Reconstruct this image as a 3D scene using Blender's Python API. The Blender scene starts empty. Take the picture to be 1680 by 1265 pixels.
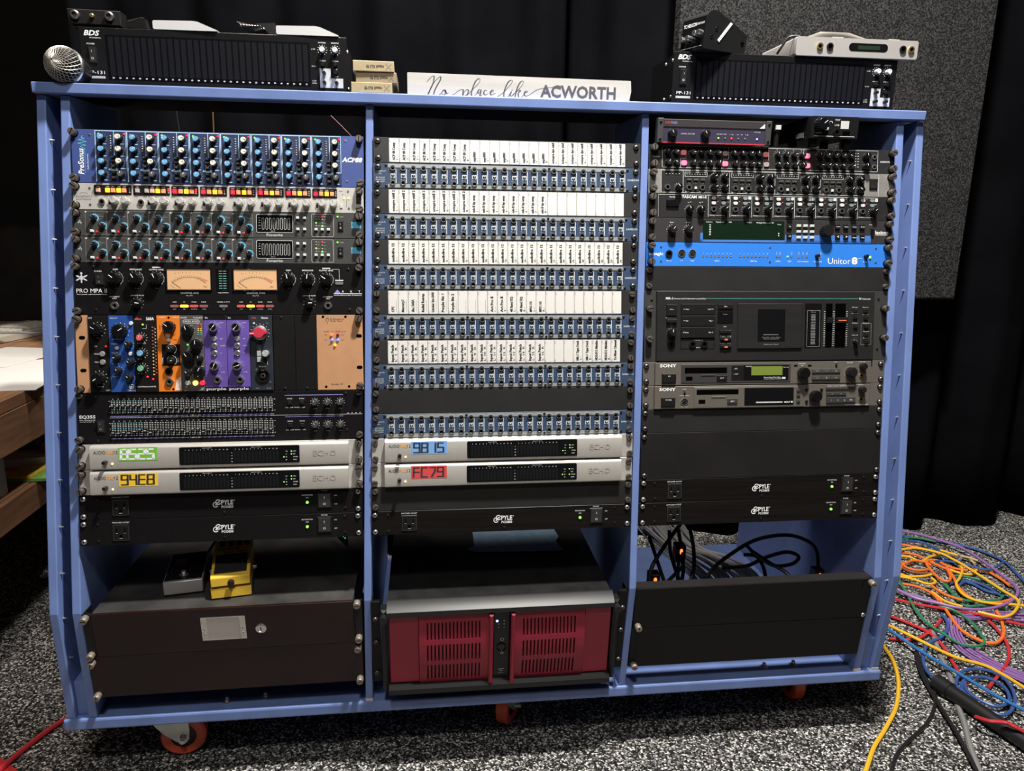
import bpy, math, random
from mathutils import Vector, Matrix
random.seed(7)
SC = bpy.context.scene
COL = SC.collection
# ---------------------------------------------------------------- camera, world, lamps, exposure
FLOOR = .483                      # height of the rack reference line above the floor
CAMPOS = Vector((.60044, -1.2631, .57271 + FLOOR))
YAW, PITCH, ROLL, FPX = .11914, .22815, .01459, 1209.85
def camera():
    cy, sy, cp, sp = math.cos(YAW), math.sin(YAW), math.cos(PITCH), math.sin(PITCH)
    fw = Vector((sy*cp, cy*cp, -sp)); rt = Vector((cy, -sy, 0)); up = rt.cross(fw)
    cr, sr = math.cos(ROLL), math.sin(ROLL)
    r, u = cr*rt + sr*up, -sr*rt + cr*up
    cd = bpy.data.cameras.new('camera'); co = bpy.data.objects.new('camera', cd); COL.objects.link(co)
    cd.sensor_fit = 'HORIZONTAL'; cd.sensor_width = 36; cd.lens = FPX/1680*36
    cd.clip_start = .02; cd.clip_end = 50
    co.matrix_world = Matrix(((r.x, u.x, -fw.x, CAMPOS.x), (r.y, u.y, -fw.y, CAMPOS.y), (r.z, u.z, -fw.z, CAMPOS.z), (0, 0, 0, 1)))
    SC.camera = co
camera()
W = bpy.data.worlds.new('world'); SC.world = W; W.use_nodes = True
W.node_tree.nodes['Background'].inputs[0].default_value = (1, .93, .9, 1)
W.node_tree.nodes['Background'].inputs[1].default_value = .012
def area(name, loc, target, size, power, col, sy=None):
    l = bpy.data.lights.new(name, 'AREA'); l.energy = power; l.size = size; l.color = col
    if sy: l.shape = 'RECTANGLE'; l.size_y = sy
    else: l.shape = 'DISK'
    o = bpy.data.objects.new(name, l); COL.objects.link(o); o.location = loc
    o.rotation_euler = (Vector(target) - Vector(loc)).to_track_quat('-Z', 'Y').to_euler()
    return o
area('ceiling_lamp_front', (1.06, -.44, 3.0), (.85, -.2, 0), .18, 118, (1, .96, .9))
area('ceiling_lamp_middle', (.45, -1.75, 3.0), (.6, -.6, 0), .3, 24, (1, .96, .9))
area('ceiling_lamp_rear', (.75, .60, 3.5), (.9, .5, 0), .25, 24, (1, .95, .9))
area('desk_fill_lamp', (.05, .62, 3.5), (-.4, .6, 0), .3, 26, (1, .86, .72))  # added fill light behind the rack, brightens the desk apron
area('ceiling_lamp_far', (.7, -2.8, 3.5), (.7, -2.3, 0), .6, 4, (1, .96, .9))
V = SC.view_settings
V.view_transform = 'Standard'; V.look = 'None'; V.exposure = .22; V.gamma = 1
try: V.use_curve_mapping = False
except Exception: pass
SC.display_settings.display_device = 'sRGB'

# ---------------------------------------------------------------- materials
MATS = {}
def mat(name, col=None, rough=.5, metal=0., noise=0., scale=60., bump=0., emit=0., spec=.5, stretch=None, bscale=None):
    if name in MATS: return MATS[name]
    m = bpy.data.materials.new(name); m.use_nodes = True
    nt = m.node_tree; b = nt.nodes['Principled BSDF']
    c = (*col, 1)
    b.inputs['Base Color'].default_value = c
    b.inputs['Roughness'].default_value = rough; b.inputs['Metallic'].default_value = metal
    b.inputs['Specular IOR Level'].default_value = spec
    if noise or bump:
        tc = nt.nodes.new('ShaderNodeTexCoord'); mp = nt.nodes.new('ShaderNodeMapping')
        nt.links.new(tc.outputs['Object'], mp.inputs[0])
        if stretch: mp.inputs['Scale'].default_value = stretch
        nz = nt.nodes.new('ShaderNodeTexNoise'); nz.inputs['Scale'].default_value = scale; nz.inputs['Detail'].default_value = 4
        nt.links.new(mp.outputs[0], nz.inputs['Vector'])
        if noise:
            rp = nt.nodes.new('ShaderNodeValToRGB')
            rp.color_ramp.elements[0].position = .3; rp.color_ramp.elements[1].position = .7
            rp.color_ramp.elements[0].color = tuple(x*(1-noise) for x in col) + (1,)
            rp.color_ramp.elements[1].color = tuple(min(1, x*(1+noise)) for x in col) + (1,)
            nt.links.new(nz.outputs['Fac'], rp.inputs[0]); nt.links.new(rp.outputs[0], b.inputs['Base Color'])
        if bump:
            n2 = nz
            if bscale:
                n2 = nt.nodes.new('ShaderNodeTexNoise'); n2.inputs['Scale'].default_value = bscale; n2.inputs['Detail'].default_value = 3
                nt.links.new(mp.outputs[0], n2.inputs['Vector'])
            bp = nt.nodes.new('ShaderNodeBump'); bp.inputs['Strength'].default_value = bump; bp.inputs['Distance'].default_value = .002
            nt.links.new(n2.outputs['Fac'], bp.inputs['Height']); nt.links.new(bp.outputs[0], b.inputs['Normal'])
    if emit:
        b.inputs['Emission Color'].default_value = c; b.inputs['Emission Strength'].default_value = emit
    MATS[name] = m
    return m
def led(name, col, s=6.):
    return mat(name, col, .3, emit=s)
mat('paint_blue', (.155, .228, .49), .42, noise=.10, scale=18, bump=.35, bscale=26, stretch=(1, 1, .5))
mat('raw_wood_edge', (.75, .68, .6), .7)
mat('black_panel', (.0065, .006, .0065), .42, noise=.12, scale=120, bump=.05, spec=.22)
mat('black_satin', (.020, .020, .020), .45, spec=.3, noise=.15, scale=14)
mat('black_steel', (.015, .014, .014), .4, spec=.25, noise=.2, scale=9)
mat('black_brushed', (.010, .0085, .008), .34, spec=.3, metal=.25, noise=.35, scale=90, stretch=(.05, 1.6, 1))
mat('black_rail', (.005, .005, .005), .5, spec=.2)
mat('black_plastic', (.009, .009, .009), .38, spec=.4)
mat('black_gloss', (.006, .006, .007), .12)
mat('black_hole', (.001, .001, .001), .9, spec=.02)
mat('dark_grey', (.055, .055, .053), .45, noise=.06, scale=50)
mat('mid_grey', (.22, .22, .22), .45)
mat('light_grey', (.62, .63, .63), .45)
mat('white_print', (.85, .86, .86), .5)
mat('dim_print', (.33, .33, .33), .5)
mat('steel', (.55, .54, .52), .32, metal=.9)
mat('dark_steel', (.20, .18, .165), .36, metal=.85)
mat('nickel', (.72, .70, .67), .25, metal=.95)
mat('brass', (.72, .52, .22), .3, metal=.9)
mat('thumb_bronze', (.17, .145, .125), .42, metal=.7)
mat('paper_white', (.66, .645, .615), .7, noise=.03, scale=25)
mat('ink', (.03, .03, .035), .6)
mat('ink_grey', (.18, .18, .2), .6)
mat('chassis', (.10, .10, .10), .45, metal=.6)

# ---------------------------------------------------------------- mesh builder (millimetres in, metres out)
TXT = {}
def glyphs(s, bold=0., shear=0., res=2):
    k = (s, bold, shear, res)
    if k in TXT: return TXT[k]
    c = bpy.data.curves.new('t', 'FONT'); c.body = s; c.size = 1; c.resolution_u = res; c.offset = bold; c.shear = shear
    c.fill_mode = 'BOTH'
    o = bpy.data.objects.new('t', c)
    me = o.to_mesh()
    vs = [(v.co.x, v.co.y) for v in me.vertices]; fs = [tuple(p.vertices) for p in me.polygons]
    o.to_mesh_clear(); bpy.data.objects.remove(o); bpy.data.curves.remove(c)
    if not vs: vs = [(0, 0)]
    x0 = min(v[0] for v in vs); x1 = max(v[0] for v in vs)
    TXT[k] = (vs, fs, x0, x1)
    return TXT[k]
class MB:
    def __init__(s): s.v = []; s.f = []; s.m = []; s.mats = []
    def mi(s, m):
        if m not in s.mats: s.mats.append(m)
        return s.mats.index(m)
    def add(s, vs, fs, m):
        o = len(s.v); s.v += vs; i = s.mi(m)
        for f in fs: s.f.append(tuple(a+o for a in f)); s.m.append(i)
        return s
    def box(s, x0, x1, y0, y1, z0, z1, m, ch=0.):
        c = ch
        vs = [(x0, y0, z0), (x1, y0, z0), (x1, y1, z0), (x0, y1, z0)]
        fs = [(3, 2, 1, 0)]
        if c:
            vs += [(x0, y0, z1-c), (x1, y0, z1-c), (x1, y1, z1-c), (x0, y1, z1-c), (x0+c, y0+c, z1), (x1-c, y0+c, z1), (x1-c, y1-c, z1), (x0+c, y1-c, z1)]
            for a in (0, 4):
                for i in range(4): fs.append((a+i, a+(i+1) % 4, a+4+(i+1) % 4, a+4+i))
            fs.append((8, 9, 10, 11))
        else:
            vs += [(x0, y0, z1), (x1, y0, z1), (x1, y1, z1), (x0, y1, z1)]
            for i in range(4): fs.append((i, (i+1) % 4, 4+(i+1) % 4, 4+i))
            fs.append((4, 5, 6, 7))
        return s.add(vs, fs, m)
    def quad(s, x0, x1, y0, y1, z, m): return s.add([(x0, y0, z), (x1, y0, z), (x1, y1, z), (x0, y1, z)], [(0, 1, 2, 3)], m)
    def line(s, x0, y0, x1, y1, w, z, m):
        d = math.hypot(x1-x0, y1-y0) or 1; nx, ny = -(y1-y0)/d*w/2, (x1-x0)/d*w/2
        return s.add([(x0-nx, y0-ny, z), (x1-nx, y1-ny, z), (x1+nx, y1+ny, z), (x0+nx, y0+ny, z)], [(0, 1, 2, 3)], m)
    def frame(s, x0, x1, y0, y1, w, z, m):
        s.quad(x0, x1, y0, y0+w, z, m); s.quad(x0, x1, y1-w, y1, z, m); s.quad(x0, x0+w, y0+w, y1-w, z, m); return s.quad(x1-w, x1, y0+w, y1-w, z, m)
    def lathe(s, cx, cy, prof, m, n=20, cap=True, capm=None, bottom=False):
        vs = []; fs = []
        for (r, z) in prof:
            for i in range(n): a = 2*math.pi*i/n; vs.append((cx+r*math.cos(a), cy+r*math.sin(a), z))
        for k in range(len(prof)-1):
            for i in range(n): fs.append((k*n+i, k*n+(i+1) % n, (k+1)*n+(i+1) % n, (k+1)*n+i))
        if bottom: fs.append(tuple(range(n-1, -1, -1)))
        o = len(s.v); s.add(vs, fs, m)
        if cap:
            i = s.mi(capm or m); s.f.append(tuple(o+(len(prof)-1)*n+j for j in range(n))); s.m.append(i)
        return s
    def cyl(s, cx, cy, z0, z1, r, m, r1=None, n=20, capm=None): return s.lathe(cx, cy, [(r, z0), (r if r1 is None else r1, z1)], m, n, True, capm)
    def disc(s, cx, cy, r, z, m, n=20): return s.add([(cx+r*math.cos(2*math.pi*i/n), cy+r*math.sin(2*math.pi*i/n), z) for i in range(n)], [tuple(range(n))], m)
    def ell(s, cx, cy, rx, ry, z, m, n=18, rot=0):
        c, q = math.cos(rot), math.sin(rot)
        return s.add([(cx+rx*math.cos(2*math.pi*i/n)*c-ry*math.sin(2*math.pi*i/n)*q, cy+rx*math.cos(2*math.pi*i/n)*q+ry*math.sin(2*math.pi*i/n)*c, z) for i in range(n)], [tuple(range(n))], m)
    def arc(s, cx, cy, r0, r1, a0, a1, z, m, n=16):
        vs = []; fs = []
        for i in range(n+1):
            a = math.radians(a0+(a1-a0)*i/n)
            vs += [(cx+r0*math.cos(a), cy+r0*math.sin(a), z), (cx+r1*math.cos(a), cy+r1*math.sin(a), z)]
        for i in range(n): fs.append((2*i, 2*i+1, 2*i+3, 2*i+2) if a1 > a0 else (2*i+2, 2*i+3, 2*i+1, 2*i))
        return s.add(vs, fs, m)
    def ticks(s, cx, cy, r0, r1, a0, a1, n, w, z, m):
        for i in range(n):
            a = math.radians(a0+(a1-a0)*i/max(1, n-1))
            s.line(cx+r0*math.cos(a), cy+r0*math.sin(a), cx+r1*math.cos(a), cy+r1*math.sin(a), w, z, m)
        return s
    def prism(s, pts, z0, z1, m, sidem=None):
        n = len(pts); A = sum(pts[i][0]*pts[(i+1) % n][1]-pts[(i+1) % n][0]*pts[i][1] for i in range(n))
        if A < 0: pts = pts[::-1]
        vs = [(x, y, z0) for x, y in pts]+[(x, y, z1) for x, y in pts]
        s.add(vs, [tuple(range(n, 2*n)), tuple(range(n-1, -1, -1))], m)
        return s.add(vs, [(i, (i+1) % n, n+(i+1) % n, n+i) for i in range(n)], sidem or m)
    def rbox(s, x0, x1, y0, y1, z0, z1, r, m, n=5):
        pts = []
        for cx, cy, a in ((x1-r, y0+r, -90), (x1-r, y1-r, 0), (x0+r, y1-r, 90), (x0+r, y0+r, 180)):
            for i in range(n+1): t = math.radians(a+90*i/n); pts.append((cx+r*math.cos(t), cy+r*math.sin(t)))
        return s.prism(pts, z0, z1, m)
    def rframe(s, x0, x1, y0, y1, r, w, z, m, n=5):
        o = []; i_ = []
        for cx, cy, a in ((x1-r, y0+r, -90), (x1-r, y1-r, 0), (x0+r, y1-r, 90), (x0+r, y0+r, 180)):
            for i in range(n+1):
                t = math.radians(a+90*i/n); o.append((cx+r*math.cos(t), cy+r*math.sin(t), z)); q = max(.01, r-w); i_.append((cx+q*math.cos(t), cy+q*math.sin(t), z))
        k = len(o)
        return s.add(o+i_, [(j, (j+1) % k, k+(j+1) % k, k+j) for j in range(k)], m)
    def text(s, t, x, y, h, m, al='L', rot=0., bold=0., shear=0., w=None, z=.3, res=2):
        vs, fs, x0, x1 = glyphs(t, bold, shear, res)
        k = h/.70; kx = k
        if w: kx = w/max(1e-6, x1-x0)
        tw = (x1-x0)*kx; ox = {'L': 0, 'C': -tw/2, 'R': -tw}[al]
        c, q = math.cos(rot), math.sin(rot); out = []
        for a, b in vs:
            p, r = (a-x0)*kx+ox, b*k
            out.append((x+p*c-r*q, y+p*q+r*c, z))
        return s.add(out, fs, m)
    def sweep(s, pts, r, m, n=8, closed=False, flat=1.):
        P = [Vector(p) for p in pts]; k = len(P); vs = []; fs = []; up = Vector((0, 0, 1)); prev = None
        for i in range(k):
            if closed: d = P[(i+1) % k]-P[i-1]
            else: d = P[min(k-1, i+1)]-P[max(0, i-1)]
            d.normalize()
            if prev is None: a = d.cross(up); a = a if a.length > .05 else d.cross(Vector((1, 0, 0)))
            else: a = prev-d*prev.dot(d)
            a.normalize(); prev = a; b = a.cross(d)
            rr = r[i] if isinstance(r, (list, tuple)) else r
            for j in range(n): t = 2*math.pi*j/n; q = P[i]+a*rr*math.cos(t)+b*rr*flat*math.sin(t); vs.append(tuple(q))
        K = k if closed else k-1
        for i in range(K):
            for j in range(n): i2 = (i+1) % k; fs.append((i*n+j, i*n+(j+1) % n, i2*n+(j+1) % n, i2*n+j))
        if not closed: fs += [tuple(range(n-1, -1, -1)), tuple((k-1)*n+j for j in range(n))]
        return s.add(vs, fs, m)
    def mesh(s, name, scale=.001):
        me = bpy.data.meshes.new(name)
        me.from_pydata([(x*scale, y*scale, z*scale) for x, y, z in s.v], [], s.f)
        for m in s.mats: me.materials.append(MATS[m])
        me.polygons.foreach_set('material_index', s.m)
        me.shade_smooth(); me.set_sharp_from_angle(angle=math.radians(38)); me.update()
        return me
    def obj(s, name, parent=None, loc=None, scale=.001, kind=None, label=None):
        o = bpy.data.objects.new(name, s.mesh(name, scale)); COL.objects.link(o)
        if parent: o.parent = parent
        if loc: o.location = loc
        if kind: o['kind'] = kind
        if label: o['label'] = label
        return o
def spline(pts, n=8, closed=False):
    P = [Vector(p) for p in pts]; k = len(P); out = []
    for i in range(k if closed else k-1):
        if closed: a, b, c, d = P[i-1], P[i], P[(i+1) % k], P[(i+2) % k]
        else: a, b, c, d = P[max(0, i-1)], P[i], P[i+1], P[min(k-1, i+2)]
        for j in range(n):
            t = j/n
            out.append(.5*((2*b)+(c-a)*t+(2*a-5*b+4*c-d)*t*t+(3*b-a-3*c+d)*t**3))
    if not closed: out.append(P[-1])
    return out
def thing(name, label, cat, mw=None, group=None):
    o = bpy.data.objects.new(name, None); COL.objects.link(o); o.empty_display_size = .02
    if mw is not None: o.matrix_world = mw
    o['label'] = label; o['category'] = cat
    if group: o['group'] = group
    return o
def tag(o, label, cat, group=None):
    o['label'] = label; o['category'] = cat
    if group: o['group'] = group
    return o
PARTS = {}
def reg(key, fn):
    if key not in PARTS:
        b = MB(); fn(b); PARTS[key] = b.mesh(key)
    return PARTS[key]
def inst(name, key, parent, x, y, z=0., rot=0.):
    o = bpy.data.objects.new(name, PARTS[key]); COL.objects.link(o); o.parent = parent
    o.location = (x*.001, y*.001, z*.001)
    if rot: o.rotation_euler = (0, 0, rot)
    return o
# ---------------------------------------------------------------- rack frame of reference
U = 44.45; UM = .04445
PER, T1, T2, SHEAR = .49857, .16135, .08799, .02157
LY, LZ = -.0189, -.1205
def umat(bay, u0, n, lower=False, roll=0., zoff=0.):
    if not lower:
        s = (16-u0-n)*UM; y, z = s*math.sin(T1), s*math.cos(T1); zm = z+n*UM/2
        R = Matrix.Rotation(math.pi/2-T1, 4, 'X')
    else:
        s = (u0+n)*UM; y, z = LY+s*math.sin(T2), LZ-s*math.cos(T2); zm = z+n*UM/2
        R = Matrix.Rotation(math.pi/2+T2, 4, 'X')
    return Matrix.Translation((bay*PER+SHEAR*zm, y, z+FLOOR)) @ R @ Matrix.Rotation(roll, 4, 'Z') @ Matrix.Translation((0, 0, zoff))
def rackunit(name, label, cat, bay, u0, n, group=None, lower=False, depth=170, pm='black_panel', screws=None, sx=(7, 475.6), roll=0., zoff=0., panel=True, chassis=True):
    t = thing(name, label, cat, umat(bay, u0, n, lower, roll, zoff), group)
    t['h'] = n*U
    if panel: MB().box(.3, 482.3, .4, n*U-.4, -3, 0, pm, .4).obj('face_panel', t)
    if chassis: MB().box(19, 463, 2, n*U-2, -depth, -3, 'chassis').obj('chassis', t)
    if screws:
        kind, ys = screws
        for y in ys:
            for x in sx: inst('mounting_screw', kind, t, x+random.uniform(-.6, .6), y, 0, random.uniform(0, 3))
    return t
# shared small parts
def _thumb(b):
    n = 20; prof = [(3.4, 0), (3.4, 3), (5.6, 3.2), (5.9, 4.2), (5.9, 12.4), (5.3, 13.2)]
    b.lathe(0, 0, prof, 'thumb_bronze', n); b.box(-5.2, 5.2, -.7, .7, 12.6, 13.35, 'black_hole')
    b.lathe(0, 0, [(6.4, 0), (6.4, 1.0)], 'black_rail', n)
reg('thumbscrew', _thumb)
def _phil(b):
    b.lathe(0, 0, [(5.6, 0), (5.6, .8)], 'black_rail', 18)
    b.lathe(0, 0, [(4.6, .8), (4.6, 2), (4.0, 3.4), (2.4, 4.3), (.6, 4.6)], 'dark_steel', 18)
    b.box(-2.4, 2.4, -.5, .5, 3.4, 4.75, 'black_hole'); b.box(-.5, .5, -2.4, 2.4, 3.4, 4.75, 'black_hole')
reg('panhead_screw', _phil)
def _slot(b):
    b.lathe(0, 0, [(5.4, 0), (5.4, 1), (5.2, 4.4), (4.7, 5.2)], 'thumb_bronze', 18); b.box(-4.6, 4.6, -.6, .6, 4.6, 5.35, 'black_hole')
reg('slot_screw', _slot)
def _silver(b):
    b.lathe(0, 0, [(5.8, 0), (5.8, .9)], 'black_rail', 18)
    b.lathe(0, 0, [(4.6, .9), (4.4, 2.2), (3.2, 3.4), (1.6, 3.9)], 'steel', 18); b.disc(0, 0, 1.5, 4.0, 'black_hole', 6)
reg('silver_screw', _silver)
def _tiny(b): b.lathe(0, 0, [(2.1, 0), (1.9, .8)], 'steel', 10); b.quad(-1.4, 1.4, -.25, .25, .9, 'black_hole')
reg('panel_screw', _tiny)
def _tinyb(b): b.lathe(0, 0, [(2.4, 0), (2.2, 1), (1.6, 1.4)], 'black_plastic', 10)
reg('black_panel_screw', _tinyb)
def knobmesh(key, r, h, body, cap=None, pointer='white_print', pw=.9, skirt=0., flute=0, top=.86, plen=(.1, .95)):
    def fn(b):
        pr = []
        if skirt: pr += [(r*skirt, 0), (r*skirt, h*.22), (r, h*.26)]
        else: pr += [(r, 0)]
        pr += [(r*.97, h*.8), (r*top, h)]
        b.lathe(0, 0, pr, body, 22, True, cap or body)
        if cap: b.lathe(0, 0, [(r*.98, h*.82), (r*top*1.0, h+.15)], cap, 22)
        if pointer: b.quad(-pw/2, pw/2, r*plen[0], r*plen[1]*top, h+.35, pointer)
        if flute:
            for i in range(flute):
                a = 2*math.pi*i/flute; x, y = r*.98*math.cos(a), r*.98*math.sin(a)
                b.cyl(x, y, h*.25, h*.9, r*.13, body, n=6)
    reg(key, fn)
def jackmesh(key, r=5.2, hole=3.0, h=2.4, ring='nickel', nut=False):
    def fn(b):
        n = 6 if nut else 18
        if nut: b.lathe(0, 0, [(r*1.2, 0), (r*1.2, h*.5), (hole, h*.5)], ring, 6, False)
        b.lathe(0, 0, [(r, 0), (r, h), (hole, h), (hole, .4)], ring, 18, True, 'black_hole')
    reg(key, fn)
def ledmesh(key, m, r=1.6, h=1.5): reg(key, lambda b: b.lathe(0, 0, [(r, 0), (r*.95, h*.6), (r*.5, h)], m, 10))
def btnmesh(key, w, hh, d, m, ch=.5, top=None):
    def fn(b):
        b.box(-w/2, w/2, -hh/2, hh/2, 0, d, m, ch)
        if top: b.quad(-w/2+ch*1.5, w/2-ch*1.5, -hh/2+ch*1.5, hh/2-ch*1.5, d+.1, top)
    reg(key, fn)
def rockermesh(key, w, hh, marks='white_print', body='black_plastic'):
    def fn(b):
        b.box(-w/2, w/2, -hh/2, hh/2, 0, 2, body, .6)
        x0, x1 = -w/2+2.2, w/2-2.2; y0, y1 = -hh/2+2.2, hh/2-2.2
        vs = [(x0, y0, 2), (x1, y0, 2), (x1, y1, 2), (x0, y1, 2), (x0, y0, 2.6), (x1, y0, 2.6), (x0, 0, 4), (x1, 0, 4), (x0, y1, 6.4), (x1, y1, 6.4)]
        b.add(vs, [(4, 5, 7, 6), (6, 7, 9, 8), (8, 9, 2, 3), (0, 1, 5, 4), (0, 4, 6, 8, 3), (1, 2, 9, 7, 5)], 'rocker_face')
        if marks:
            for t, (yy, zz) in (('I', (y1*.5, 5.35)), ('O', (y0*.5, 3.45))):
                b.text(t, 0, yy-hh*.07, hh*.14, marks, 'C', z=zz+.35)
    reg(key, fn)
mat('rocker_face', (.035, .035, .036), .25)
ledmesh('led_green', 'led_green') if led('led_green', (.22, .85, .06), 1.2) else 0
ledmesh('led_red', 'led_red') if led('led_red', (1, .012, .018), 1.7) else 0
ledmesh('led_yellow', 'led_yellow') if led('led_yellow', (1, .75, .12), 2.5) else 0
ledmesh('led_blue', 'led_blue') if led('led_blue', (.12, .2, 1), 5) else 0
ledmesh('led_orange', 'led_orange') if led('led_orange', (1, .3, .03), 3) else 0
mat('led_off_mat', (.3, .3, .29), .35); ledmesh('led_off', 'led_off_mat', 1.3, 1.1)
# ---------------------------------------------------------------- the setting
def structure(name, verts, faces, m):
    me = bpy.data.meshes.new(name); me.from_pydata(verts, [], faces); me.materials.append(MATS[m]); me.update()
    o = bpy.data.objects.new(name, me); COL.objects.link(o); o['kind'] = 'structure'; return o
def floor_material():
    m = bpy.data.materials.new('speckled_carpet'); m.use_nodes = True; nt = m.node_tree; b = nt.nodes['Principled BSDF']
    tc = nt.nodes.new('ShaderNodeTexCoord')
    ad = nt.nodes.new('ShaderNodeVectorMath'); ad.operation = 'ADD'
    wn = nt.nodes.new('ShaderNodeTexNoise'); wn.inputs['Scale'].default_value = 250
    wm = nt.nodes.new('ShaderNodeVectorMath'); wm.operation = 'SCALE'; wm.inputs['Scale'].default_value = .0035
    nt.links.new(tc.outputs['Object'], wn.inputs['Vector']); nt.links.new(wn.outputs['Color'], wm.inputs[0])
    nt.links.new(tc.outputs['Object'], ad.inputs[0]); nt.links.new(wm.outputs[0], ad.inputs[1])
    vo = nt.nodes.new('ShaderNodeTexVoronoi'); vo.inputs['Scale'].default_value = 300
    nt.links.new(ad.outputs[0], vo.inputs['Vector'])
    sp = nt.nodes.new('ShaderNodeSeparateColor'); nt.links.new(vo.outputs['Color'], sp.inputs[0])
    rp = nt.nodes.new('ShaderNodeValToRGB'); e = rp.color_ramp.elements
    e[0].position = 0; e[0].color = (.006, .006, .006, 1); e[1].position = 1; e[1].color = (.80, .78, .74, 1)
    for p, c in ((.40, .016), (.56, .07), (.74, .18), (.88, .42)):
        x = e.new(p); x.color = (c, c*.97, c*.93, 1)
    nt.links.new(sp.outputs[0], rp.inputs[0]); nt.links.new(rp.outputs[0], b.inputs['Base Color'])
    b.inputs['Roughness'].default_value = .85; b.inputs['Specular IOR Level'].default_value = .2
    bp = nt.nodes.new('ShaderNodeBump'); bp.inputs['Strength'].default_value = .6; bp.inputs['Distance'].default_value = .004
    nt.links.new(sp.outputs[1], bp.inputs['Height']); nt.links.new(bp.outputs[0], b.inputs['Normal'])
    MATS['speckled_carpet'] = m
floor_material()
mat('wall_dark', (.012, .010, .010), .8, noise=.2, scale=6)
mat('ceiling_dark', (.03, .03, .03), .9, noise=.1, scale=5)
mat('curtain_black', (.0045, .0045, .0055), .9, noise=.25, scale=5, bump=.1, bscale=300, spec=.0)
def board_material():
    m = bpy.data.materials.new('speckled_board'); m.use_nodes = True; nt = m.node_tree; b = nt.nodes['Principled BSDF']
    tc = nt.nodes.new('ShaderNodeTexCoord'); mp = nt.nodes.new('ShaderNodeMapping'); mp.inputs['Scale'].default_value = (1, 1, .22)
    nz = nt.nodes.new('ShaderNodeTexNoise'); nz.inputs['Scale'].default_value = 240; nz.inputs['Detail'].default_value = 3
    nt.links.new(tc.outputs['Object'], mp.inputs[0]); nt.links.new(mp.outputs[0], nz.inputs['Vector'])
    rp = nt.nodes.new('ShaderNodeValToRGB'); e = rp.color_ramp.elements
    e[0].position = .42; e[0].color = (.010, .010, .0105, 1); e[1].position = .72; e[1].color = (.075, .074, .074, 1)
    nt.links.new(nz.outputs['Fac'], rp.inputs[0]); nt.links.new(rp.outputs[0], b.inputs['Base Color']); b.inputs['Roughness'].default_value = .9
    b.inputs['Specular IOR Level'].default_value = .1
    bp = nt.nodes.new('ShaderNodeBump'); bp.inputs['Strength'].default_value = .35; bp.inputs['Distance'].default_value = .003
    nt.links.new(nz.outputs['Fac'], bp.inputs['Height']); nt.links.new(bp.outputs[0], b.inputs['Normal'])
    MATS['speckled_board'] = m
board_material()
structure('floor', [(-3, -3.2, 0), (4, -3.2, 0), (4, 3, 0), (-3, 3, 0)], [(0, 1, 2, 3)], 'speckled_carpet')
structure('ceiling', [(-3, -3.2, 3.6), (4, -3.2, 3.6), (4, 3, 3.6), (-3, 3, 3.6)], [(3, 2, 1, 0)], 'ceiling_dark')
structure('wall_back', [(-3, 3, 0), (4, 3, 0), (4, 3, 3.6), (-3, 3, 3.6)], [(0, 1, 2, 3)], 'wall_dark')
structure('wall_left', [(-3, -3.2, 0), (-3, 3, 0), (-3, 3, 3.6), (-3, -3.2, 3.6)], [(0, 1, 2, 3)], 'wall_dark')
structure('wall_right', [(4, -3.2, 0), (4, 3, 0), (4, 3, 3.6), (4, -3.2, 3.6)], [(3, 2, 1, 0)], 'wall_dark')
def curtain(label, x0, x1, y, amp, pitch, seed, lean=0.):
    rnd = random.Random(seed); n = int((x1-x0)/.012); vs = []; fs = []; nz = 14
    ph = [rnd.uniform(0, 6.28) for _ in range(4)]
    for k in range(nz+1):
        z = .012+3.5*k/nz; f = 1-.35*k/nz
        for i in range(n+1):
            x = x0+(x1-x0)*i/n; s = x/pitch*2*math.pi
            w = math.sin(s+ph[0]+.3*math.sin(k*.3))+.45*math.sin(s*.47+ph[1]+.06*k)+.3*math.sin(s*1.9+ph[2])
            vs.append((x+lean*(z-1.2), y+amp*f*w, z))
    for k in range(nz):
        for i in range(n): a = k*(n+1)+i; fs.append((a, a+1, a+n+2, a+n+1))
    me = bpy.data.meshes.new('curtain'); me.from_pydata(vs, [], fs); me.materials.append(MATS['curtain_black']); me.shade_smooth(); me.update()
    o = bpy.data.objects.new('curtain', me); COL.objects.link(o)
    md = o.modifiers.new('s', 'SOLIDIFY'); md.thickness = .004
    return tag(o, label, 'curtain', 'black curtains behind the rack')
curtain('black curtain hanging straight behind the left and middle bays of the rack', -.30, 1.0, .93, .022, .21, 3)
curtain('black curtain behind the right bay, partly covered by the speckled grey board', 1.02, 2.08, 1.0, .028, .26, 5)
curtain('black curtain in deep folds at the far right, above the heap of coloured cables', 2.1, 3.5, 1.0, .05, .30, 8)
b = MB(); b.box(1.285, 2.195, .34+FLOOR, 3.0, 0, .05, 'speckled_board', .006)
o = b.obj('acoustic_board', scale=1); o.matrix_world = Matrix.Translation((0, .85, 0)) @ Matrix.Rotation(math.pi/2, 4, 'X')
tag(o, 'dark grey speckled acoustic board hanging behind the right end of the rack', 'board')

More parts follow.
